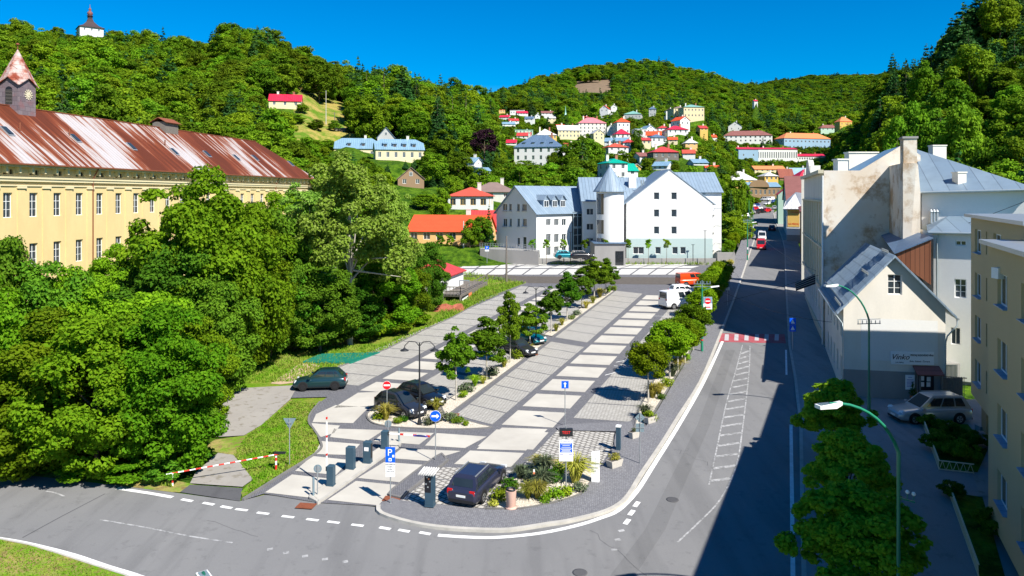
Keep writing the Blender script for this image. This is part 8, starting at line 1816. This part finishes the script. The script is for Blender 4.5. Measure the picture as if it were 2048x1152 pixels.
    spots = [(1085, 985, .75, 'leaf_sage', 'g'), (1056, 1000, .55, 'leaf_yellow', 'g'), (1040, 960, .5, 'leaf_sage', 'g'), (1150, 968, .95, 'leaf_yellow', 'g'), (1090, 952, .7, 'leaf_sage', 'g'), (1062, 962, .7, 'leaf_sage', 'b'), (1075, 1000, .6, 'leaf_yellow', 'g'), (1110, 1000, .45, 'leaf_lime', 'b'), (1128, 992, .45, 'leaf_lime', 'b'), (1094, 1006, .4, 'leaf_lime', 'b'), (1018, 985, .6, 'leaf_dark', 'b'), (1000, 1005, .5, 'leaf_lime', 'b'), (1122, 950, .5, 'leaf_lime', 'b'), (1108, 965, .5, 'leaf_dark', 'b'), (1160, 985, .4, 'leaf_sage', 'b'), (985, 1015, .3, 'leaf_yellow', 'b'), (1075, 940, .5, 'leaf_yellow', 'g'),
             (772, 842, .7, 'leaf_yellow', 'g'), (760, 840, .5, 'leaf_lime', 'b'), (795, 850, .35, 'leaf_lime', 'b'), (806, 846, .3, 'leaf_dark', 'b'), (860, 852, .5, 'leaf_sage', 'b'), (878, 848, .55, 'leaf_sage', 'b'), (900, 845, .5, 'leaf_sage', 'b'), (872, 824, .55, 'leaf_yellow', 'g'), (915, 850, .4, 'leaf_lime', 'b'), (930, 853, .3, 'leaf_lime', 'b'),
             (927, 797, .4, 'leaf_lime', 'b'), (933, 785, .6, 'leaf_sage', 'b'), (950, 774, .55, 'leaf_lime', 'g'), (966, 770, .4, 'leaf_yellow', 'g'), (986, 752, .6, 'leaf_sage', 'b'), (1008, 736, .5, 'leaf_yellow', 'g'), (1032, 718, .6, 'leaf_lime', 'b'), (1056, 704, .5, 'leaf_yellow', 'g'), (1075, 690, .45, 'leaf_lime', 'b'), (1084, 682, .5, 'leaf_sage', 'b'), (1112, 664, .5, 'leaf_yellow', 'g'), (1124, 652, .5, 'leaf_yellow', 'g'), (1143, 640, .4, 'leaf_lime', 'b'), (1154, 632, .5, 'leaf_sage', 'b'), (1172, 618, .6, 'leaf_yellow', 'g'), (1186, 608, .6, 'leaf_yellow', 'g'), (1200, 596, .8, 'leaf_yellow', 'g'), (1215, 586, .6, 'leaf_lime', 'b'), (1226, 582, .6, 'leaf_lime', 'b'),
             (1290, 838, .6, 'leaf_sage', 'g'), (1300, 845, .5, 'leaf_lime', 'b'), (1305, 798, .7, 'leaf_yellow', 'g'), (1318, 790, .55, 'leaf_yellow', 'g'), (1322, 800, .35, 'leaf_dark', 'b'), (1335, 775, .55, 'leaf_lime', 'b'), (1345, 755, .7, 'leaf_sage', 'g'), (1355, 742, .7, 'leaf_yellow', 'g'), (1370, 722, .5, 'leaf_lime', 'b'), (1392, 672, .6, 'leaf_lime', 'b'), (1398, 660, .5, 'leaf_lime', 'b'), (1418, 625, .6, 'leaf_lime', 'b'), (1452, 548, .7, 'leaf_lime', 'b'), (1460, 530, .7, 'leaf_yellow', 'b')]
    for px, py, r_, mt, k in spots:
        p = G(px, py); where = 'grass bed by the entrance' if py > 935 else 'tip of the planted strip' if px < 935 and py > 815 else 'planted strip between the bays' if px < 1240 else 'gravel strip under the round trees'
        look = {'leaf_sage': 'grey-green', 'leaf_yellow': 'straw yellow', 'leaf_lime': 'lime green', 'leaf_dark': 'dark green'}[mt]
        tuft('ornamental_grass' if k == 'g' else 'low_shrub', None, (p.x, p.y, p.z + .1), r_ * (1.35 if k == 'g' else 1.1), mt, 'grass' if k == 'g' else 'bush', gg, rg)['label'] = '%s %s in the %s' % (look, 'tuft of feathery grass' if k == 'g' else 'low cushion shrub', where)
    # verge grass as stuff
    r = np.random.RandomState(9); V = []
    zones = [([(486, 998), (636, 905), (634, 868), (614, 850), (618, 830), (636, 810), (585, 803), (523, 853), (492, 876), (467, 911), (506, 960)], 9000, .10), ([(440, 770), (470, 705), (640, 695), (760, 690), (850, 655), (905, 632), (1048, 567), (973, 596), (905, 636), (847, 661), (773, 699), (600, 764)], 9000, .16), ([(850, 655), (905, 600), (975, 575), (1048, 565), (973, 596), (905, 634)], 5000, .3), ([(0, 925), (120, 940), (240, 952), (345, 962), (345, 975), (240, 962), (0, 935)], 5000, .18), ([(-100, 1085), (0, 1086), (60, 1098), (120, 1116), (190, 1140), (240, 1160), (-100, 1200)], 8000, .10), ([(1100, 526), (1420, 526), (1420, 530), (1100, 530)], 1500, .4), ([(901, 541), (1000, 556), (1054, 567), (900, 600), (830, 620)], 3000, .3)]
    def inside(p, poly):
        c = False; j = len(poly) - 1
        for i in range(len(poly)):
            xi, yi = poly[i]; xj, yj = poly[j]
            if (yi > p[1]) != (yj > p[1]) and p[0] < (xj - xi) * (p[1] - yi) / (yj - yi) + xi: c = not c
            j = i
        return c
    for poly, n, h in zones:
        W3 = [G(*p) for p in poly]; pl = [(p.x, p.y) for p in W3]; x0, x1 = min(p[0] for p in pl), max(p[0] for p in pl); y0, y1 = min(p[1] for p in pl), max(p[1] for p in pl); k = 0; tries = 0
        while k < n and tries < n * 12:
            tries += 1; x, y = r.uniform(x0, x1), r.uniform(y0, y1)
            if not inside((x, y), pl): continue
            k += 1; z = gz(y) + .03; a = r.uniform(0, 6.28); hh = h * r.uniform(.4, 1.4); dx, dy = math.cos(a) * .045, math.sin(a) * .045; lx, ly = r.normal(0, .35) * hh, r.normal(0, .35) * hh
            V += [(x - dx, y - dy, z), (x + dx, y + dy, z), (x + lx + dx * .5, y + ly + dy * .5, z + hh), (x + lx - dx * .5, y + ly - dy * .5, z + hh)]
    tag(leafmesh('grass', np.array(V), 'leaf_grass'), kind='stuff')
# ---------------------------------------------------------------- hillside woods
def woods():
    rng = random.Random(101)
    mid = []
    for i in range(4): tree_proto('mid%d' % i, 'broadleaf_tree', 'x', 'tree', 'leaf_forest', 'bark', rng, 12, 6.4, 4.4, 5.6, 8000, .44, 70, .2, 5, core=(.42, .98), sub=(.16, .36), taper=.2)
    for i in range(2): conifer_proto('con%d' % i, 'spruce_tree', 'x', rng, 18, 3.4, 4200, .55)
    conifer_proto('larch', 'larch_tree', 'x', rng, 18, 4.2, 2600, .6, 'leaf_forest')
    tree_proto('purple', 'purple_beech', 'dark purple-leaved tree among the green ones left of the white mansion', 'tree', 'leaf_purple', 'bark', rng, 9, 5, 3.2, 4, 4000, .4, 30, .18, 5)
    X_, Yv = (969 - CX) / F * 238, 238; plant('purple', X_, Yv, CAMZ - (318 - HY) * Yv / F, 9.5, 8.5, None)
    # named individuals (x, top y, depth, kind, width px, label)
    sp = [(462, 48, 385, 'mid0', 70, 'tall spreading tree on the top of the left ridge'), (492, 66, 380, 'mid1', 50, 'tree just right of the tallest one on the left ridge'), (514, 52, 376, 'con0', 46, 'left one of the two dark spruces on the left ridge'), (536, 52, 374, 'con1', 50, 'right one of the two dark spruces on the left ridge'), (440, 75, 390, 'mid2', 46, 'tree on the left shoulder of the ridge top'),
          (733, 140, 330, 'larch', 56, 'feathery larch left of the tall spruce above the blue roofs'), (768, 134, 325, 'larch', 56, 'second feathery larch above the blue roofs'), (803, 132, 318, 'con0', 84, 'tallest dark spruce above the cream blue-roofed house'), (833, 165, 325, 'con1', 44, 'small spruce right of the tallest spruce'), (872, 176, 325, 'con0', 44, 'spruce on the falling ridge left of the valley gap'), (853, 182, 330, 'con1', 40, 'slim spruce between two others on the falling ridge'), (905, 182, 298, 'larch', 54, 'larch on the right part of the falling ridge'), (932, 177, 288, 'larch', 58, 'highest larch near the valley gap'), (956, 200, 296, 'con1', 42, 'dark spruce at the lower end of the falling ridge'), (981, 198, 400, 'con0', 38, 'dark pointed spruce left of the first far houses'),
          (604, 238, 296, 'mid1', 26, 'small fruit tree on the meadow below the lonely red roof'), (668, 262, 285, 'mid2', 24, 'small fruit tree low on the dry meadow'), (632, 268, 280, 'mid3', 34, 'round bush-like tree at the foot of the dry meadow'), (590, 262, 280, 'mid0', 40, 'tree at the left foot of the dry meadow'), (655, 283, 272, 'mid1', 40, 'tree below the flat roofed shed'), (700, 268, 285, 'con1', 18, 'small conifer right of the flat roofed shed'),
          (740, 198, 275, 'mid3', 80, 'broad bright round tree above the blue roofs'), (858, 300, 215, 'mid1', 36, 'round tree at the right end of the retaining wall'), (870, 310, 205, 'mid2', 60, 'tree in front of the grey retaining wall'), (918, 306, 215, 'mid0', 60, 'tree between the blue cottage and the dull red roof'), (960, 340, 215, 'mid3', 56, 'tree above the grey-brown roof'), (1000, 330, 230, 'mid1', 54, 'walnut-like tree left of the white mansion wall'), (1052, 322, 300, 'mid2', 52, 'tree in front of the left corner of the mansion'), (1092, 335, 290, 'mid0', 58, 'tree in front of the right half of the mansion'), (1040, 360, 230, 'mid3', 60, 'bright tree above the left gable of the white complex'), (1085, 365, 220, 'mid1', 60, 'dense tree above the blue roof of the left wing'), (1128, 352, 215, 'con0', 40, 'blue-green spruce above the left wing'), (1160, 320, 235, 'mid2', 70, 'big tree between the mansion and the teal villa'), (1150, 285, 300, 'mid0', 72, 'large tree behind the right end of the mansion'), (1195, 320, 225, 'mid3', 50, 'tree left of the teal roofed villa'), (1112, 300, 300, 'mid1', 40, 'tree at the right end of the mansion roof'),
          (978, 408, 139, 'con1', 22, 'narrow ivy-clad tree beside the grey gable of the white complex'), (962, 435, 138, 'mid0', 46, 'dark tree between the orange roof and the grey gable'), (940, 440, 137, 'mid2', 34, 'small tree in front of the right end of the orange roof'),
          (880, 380, 165, 'mid3', 46, 'tree on the bank above the orange roof'), (850, 385, 175, 'mid1', 50, 'tree left of the dull red roofed house'), (910, 355, 185, 'mid0', 40, 'tree behind the left end of the dull red roof'),
          (1474, 352, 205, 'mid1', 44, 'big tree right of the white complex beside the street'), (1490, 372, 230, 'mid2', 34, 'tree at the left edge of the sunlit square'), (1462, 378, 195, 'con1', 26, 'dark conifer behind the white complex by the street'), (1503, 393, 300, 'mid0', 34, 'low round tree in front of the brown brick shop'), 
          (1926, 4, 338, 'con0', 78, 'tall spruce on the skyline of the right hill'), (1903, 34, 343, 'con1', 66, 'spruce left of the tallest one on the right hill'), (1960, -30, 343, 'con0', 84, 'spruce reaching the top edge of the photo on the right hill'), (1886, 66, 343, 'con1', 56, 'lower spruce on the left shoulder of the right hill'), (2000, -30, 330, 'mid2', 70, 'broad tree at the top right corner'), (1812, 118, 328, 'con0', 44, 'pointed spruce at the left foot of the right hill'), (1792, 144, 338, 'con1', 40, 'smaller pointed spruce at the left foot of the right hill'), (1850, 128, 300, 'mid1', 60, 'wide tree on the left slope of the right hill'), (1940, 95, 260, 'mid0', 90, 'large bright tree on the middle of the right hill'), (1905, 170, 220, 'mid3', 90, 'large tree low on the right hill'), (1800, 215, 220, 'mid2', 80, 'bright tree behind the roofs on the right'), (1870, 230, 175, 'mid1', 90, 'broad tree directly above the hipped roof ridge'), (1925, 215, 165, 'mid0', 90, 'broad tree above the small chimney'), (2020, 205, 180, 'mid3', 110, 'dark tree at the right edge below the brick red roof'), (1795, 240, 190, 'mid2', 70, 'dark tree left of the tall chimney'), (1830, 210, 200, 'mid0', 70, 'tree behind the tall tan chimney'), (1980, 290, 140, 'mid1', 90, 'tree just above the right end of the hipped roof'), (2035, 280, 135, 'mid2', 100, 'tree at the right edge above the hipped roof'),
          (1285, 285, 340, 'con0', 24, 'dark conifer in front of the scarlet roofs'), (1228, 268, 390, 'con1', 16, 'slim conifer below the pink roofed block'), (1275, 262, 355, 'mid2', 30, 'dark tree beside the scarlet hipped roof'), (1348, 345, 240, 'mid1', 60, 'tree above the roofs right of the teal villa'), (1385, 340, 230, 'mid3', 60, 'tree above the right gable of the white complex'), (1420, 335, 250, 'mid0', 50, 'tree left of the white shed with orange roof'), (1440, 330, 270, 'con0', 26, 'dark spruce at the foot of the central wood'), (1300, 318, 280, 'mid2', 50, 'tree above the teal annexe')]
    trees = []; byk = {}
    for px, pt_, Y, key, w_, lb in sp:
        x = (px - CX) / F * Y; z = tz(x, Y); zt = CAMZ - (pt_ - HY) * Y / F; H_ = max(4, zt - z + .3); 
        if H_ > 30: z = zt - 26; H_ = 26
        plant(key, x, Y, z - .3, H_, w_ * Y / F, lb, 'hillside trees that stand out', rng=rng); trees.append((x, Y, w_ * Y / F / 2))
    cand = []; HOUSES.append(((640 - CX) / F * 330, 330, 1, 60, 0, 205, 288, 92)); HOUSES.append(((1187 - CX) / F * 1320, 1320, 1, 60, 0, 166, 187, 60)); HOUSES.append(((900 - CX) / F * 215, 215, 1, 60, 0, 318, 345, 60))
    def allowed(x, y, r_, H_):
        z = tz(x, y); u = CX + x / y * F; H_ *= 1.2; r_ *= 1.15
        if abs(z - SL * y) < .8 and y < 392 and -100 < u < 1990 and not (1430 < u < 1500 and 150 < y < 392): return None
        if y < 185 and 560 < u < 1000 and not (u < 560): 
            if y < 147: return None
        if 585 < u < 695 and 280 < y < 368 and rng.random() < .93: return None
        if u > 1700 and y < 108: return None
        if 1140 < u < 1235 and 900 < y < 1350 and 160 < HY - (z - CAMZ) / y * F < 190 and rng.random() < .8: return None
        if u < 620 and y < 160 and x > -75 + .1507 * (y - 78): return None
        pt_ = HY - (z + H_ - CAMZ) / y * F; rp = r_ / y * F
        for hx, hy, w_, d_, yaw, yt, yb, wp in HOUSES:
            if (x - hx) ** 2 + (y - hy - d_ / 2) ** 2 < (max(w_, d_) * .55 + r_ * .7) ** 2 and d_ < 60: return None
            if y < hy + 2 and abs(u - (CX + hx / hy * F)) < wp / 2 + rp * .8 and pt_ < yb - .22 * (yb - yt) and HY - (z - CAMZ) / y * F > yt: return None
        return z
    def fill(y0, y1, sp_, us, ucull=(-350, 2450), low=0):
        y = y0
        while y < y1:
            w0, w1 = (ucull[0] - CX) / F * y, (ucull[1] - CX) / F * y; x = w0
            while x < w1:
                xx, yy = x + rng.uniform(-.4, .4) * sp_, y + rng.uniform(-.4, .4) * sp_; x += sp_
                u = CX + xx / yy * F
                if not us(u, yy): continue
                r_ = sp_ * rng.uniform(.44, .84); H_ = r_ * rng.uniform(2.0, 2.8) if sp_ < 10 else r_ * rng.uniform(1.5, 2.2)
                H_ = min(H_, 13.5)
                if not low and rng.random() < .10: H_ *= 1.35; r_ *= 1.2
                if low: H_ = rng.uniform(1.6, low); r_ = H_ * .62
                z = allowed(xx, yy, r_, H_)
                if z is None: continue
                if any((xx - a) ** 2 + (yy - b) ** 2 < (c * .8) ** 2 for a, b, c in trees): continue
                conf = .10
                if 690 < u < 1000 and yy < 500: conf = .36
                elif u > 1780 and yy < 600: conf = .75 if z > 52 else .2
                elif 1000 < u < 1780 and yy > 260: conf = .30 if math.sin(xx * .011 + 1) * math.sin(yy * .008) > -.1 else .12
                k = 4 + rng.randrange(2) if rng.random() < conf else rng.randrange(4)
                cand.append((xx, yy, z, r_, H_, k))
            y += sp_ * .92
    fill(200, 720, 5.2, lambda u, y: (y > 250 and 1000 < u < 1790) or (600 < u < 1000 and y < 330), low=3.4)
    fill(100, 260, 6.2, lambda u, y: True)
    fill(260, 620, 6.9, lambda u, y: u < 1010 or u > 1760 or (y > 300 and 1000 < u < 1780))
    fill(620, 1000, 9.4, lambda u, y: 560 < u < 1900)
    fill(1000, 1850, 12.5, lambda u, y: 520 < u < 2000)
    fill(1850, 2900, 20, lambda u, y: 1400 < u < 2000)
    # hidden behind the front crest of a ridge: drop candidates that cannot be seen
    prof = {}
    cand.sort(key=lambda c: c[1]); keep = []
    for c in cand:
        u = int((CX + c[0] / c[1] * F) // 12); pt_ = HY - (c[2] + c[4] - CAMZ) / c[1] * F; gb = HY - (c[2] - CAMZ) / c[1] * F
        if pt_ > prof.get(u, 9999) + 14: continue
        prof[u] = min(prof.get(u, 9999), gb); keep.append(c)
    KN = ['mid0', 'mid1', 'mid2', 'mid3', 'con0', 'con1']
    keep.sort(key=lambda c: -c[4] / c[1]); near = [c for c in keep if -60 < CX + c[0] / c[1] * F < 2110][:225]; ns = set(id(c) for c in near)
    for x, y, z, r_, H_, k in near:
        u = CX + x / y * F; con = k >= 4
        where = 'left hillside' if u < 650 else 'slope above the blue-roofed houses' if u < 1000 else 'slope of the far town' if u < 1750 else 'right hillside'
        plant(KN[k], x, y, z - .3, H_ * (1.5 if con else 1.12), r_ * 2 * (.85 if con else 1.25), ('dark spruce' if con else 'broadleaf tree') + ' in the wood on the ' + where, ('spruces' if con else 'broadleaf trees') + ' in the wood on the ' + where, rng=rng)
    rest = [c for c in keep if id(c) not in ns]
    print('woods: individuals', len(near), 'rest', len(rest))
    regs = {'left_hill_woodland': lambda u, y: u < 1000 and y < 900, 'far_woodland': lambda u, y: (u >= 1000 and u < 1770) or y >= 900, 'right_hill_woodland': lambda u, y: u >= 1770 and y < 900}
    for nm, fn in regs.items():
        L_ = [c for c in rest if fn(CX + c[0] / c[1] * F, c[1])]
        if L_: scatter(nm, L_, KN, rng)
def scatter(name, L_, KN, rng):
    me = bpy.data.meshes.new(name); n = len(L_); me.vertices.add(n); me.vertices.foreach_set('co', np.array([(c[0], c[1], c[2] - .3) for c in L_], np.float32).ravel())
    for nm, tp, data in (('kind', 'INT', [c[5] for c in L_]), ('turn', 'FLOAT', [rng.uniform(0, 6.28) for _ in L_])):
        at = me.attributes.new(nm, tp, 'POINT'); at.data.foreach_set('value', data)
    at = me.attributes.new('size', 'FLOAT_VECTOR', 'POINT'); sz = []
    for c in L_:
        con = c[5] >= 4; e, h0, r0, _u = PROTO[KN[c[5]]]; sx = c[3] * (.85 if con else 1.25) / r0; sz += [sx, sx, c[4] * (1.5 if con else 1.12) / h0]
    at.data.foreach_set('vector', sz); me.update()
    o = bpy.data.objects.new(name, me); COL.objects.link(o); tag(o, kind='stuff')
    g = bpy.data.node_groups.new(name, 'GeometryNodeTree'); g.interface.new_socket('Geometry', in_out='INPUT', socket_type='NodeSocketGeometry'); g.interface.new_socket('Geometry', in_out='OUTPUT', socket_type='NodeSocketGeometry')
    gi, go = g.nodes.new('NodeGroupInput'), g.nodes.new('NodeGroupOutput'); jn = g.nodes.new('GeometryNodeJoinGeometry')
    def attr(nm, tp): a = g.nodes.new('GeometryNodeInputNamedAttribute'); a.data_type = tp; a.inputs['Name'].default_value = nm; return a.outputs['Attribute']
    ka, ta, sa = attr('kind', 'INT'), attr('turn', 'FLOAT'), attr('size', 'FLOAT_VECTOR'); cx = g.nodes.new('ShaderNodeCombineXYZ'); g.links.new(ta, cx.inputs[2])
    m2p = g.nodes.new('GeometryNodeMeshToPoints'); g.links.new(gi.outputs[0], m2p.inputs['Mesh'])
    for k, key in enumerate(KN):
        cr = [c for c in PROTO[key][0].children if c.name.startswith('crown')][0]
        oi = g.nodes.new('GeometryNodeObjectInfo'); oi.inputs['Object'].default_value = cr; oi.inputs['As Instance'].default_value = True
        cmp_ = g.nodes.new('FunctionNodeCompare'); cmp_.data_type = 'INT'; cmp_.operation = 'EQUAL'; g.links.new(ka, cmp_.inputs[2]); cmp_.inputs[3].default_value = k
        ip = g.nodes.new('GeometryNodeInstanceOnPoints'); g.links.new(m2p.outputs[0], ip.inputs['Points']); g.links.new(cmp_.outputs[0], ip.inputs['Selection']); g.links.new(oi.outputs['Geometry'], ip.inputs['Instance']); g.links.new(cx.outputs[0], ip.inputs['Rotation']); g.links.new(sa, ip.inputs['Scale']); g.links.new(ip.outputs[0], jn.inputs[0])
    g.links.new(jn.outputs[0], go.inputs[0]); md = o.modifiers.new('scatter', 'NODES'); md.node_group = g
# ---------------------------------------------------------------- build everything
town(); archive_building(); white_complex(); right_side(); apartment()
build_terrain(); ground(); vehicles(); furniture(); near_trees(); woods()
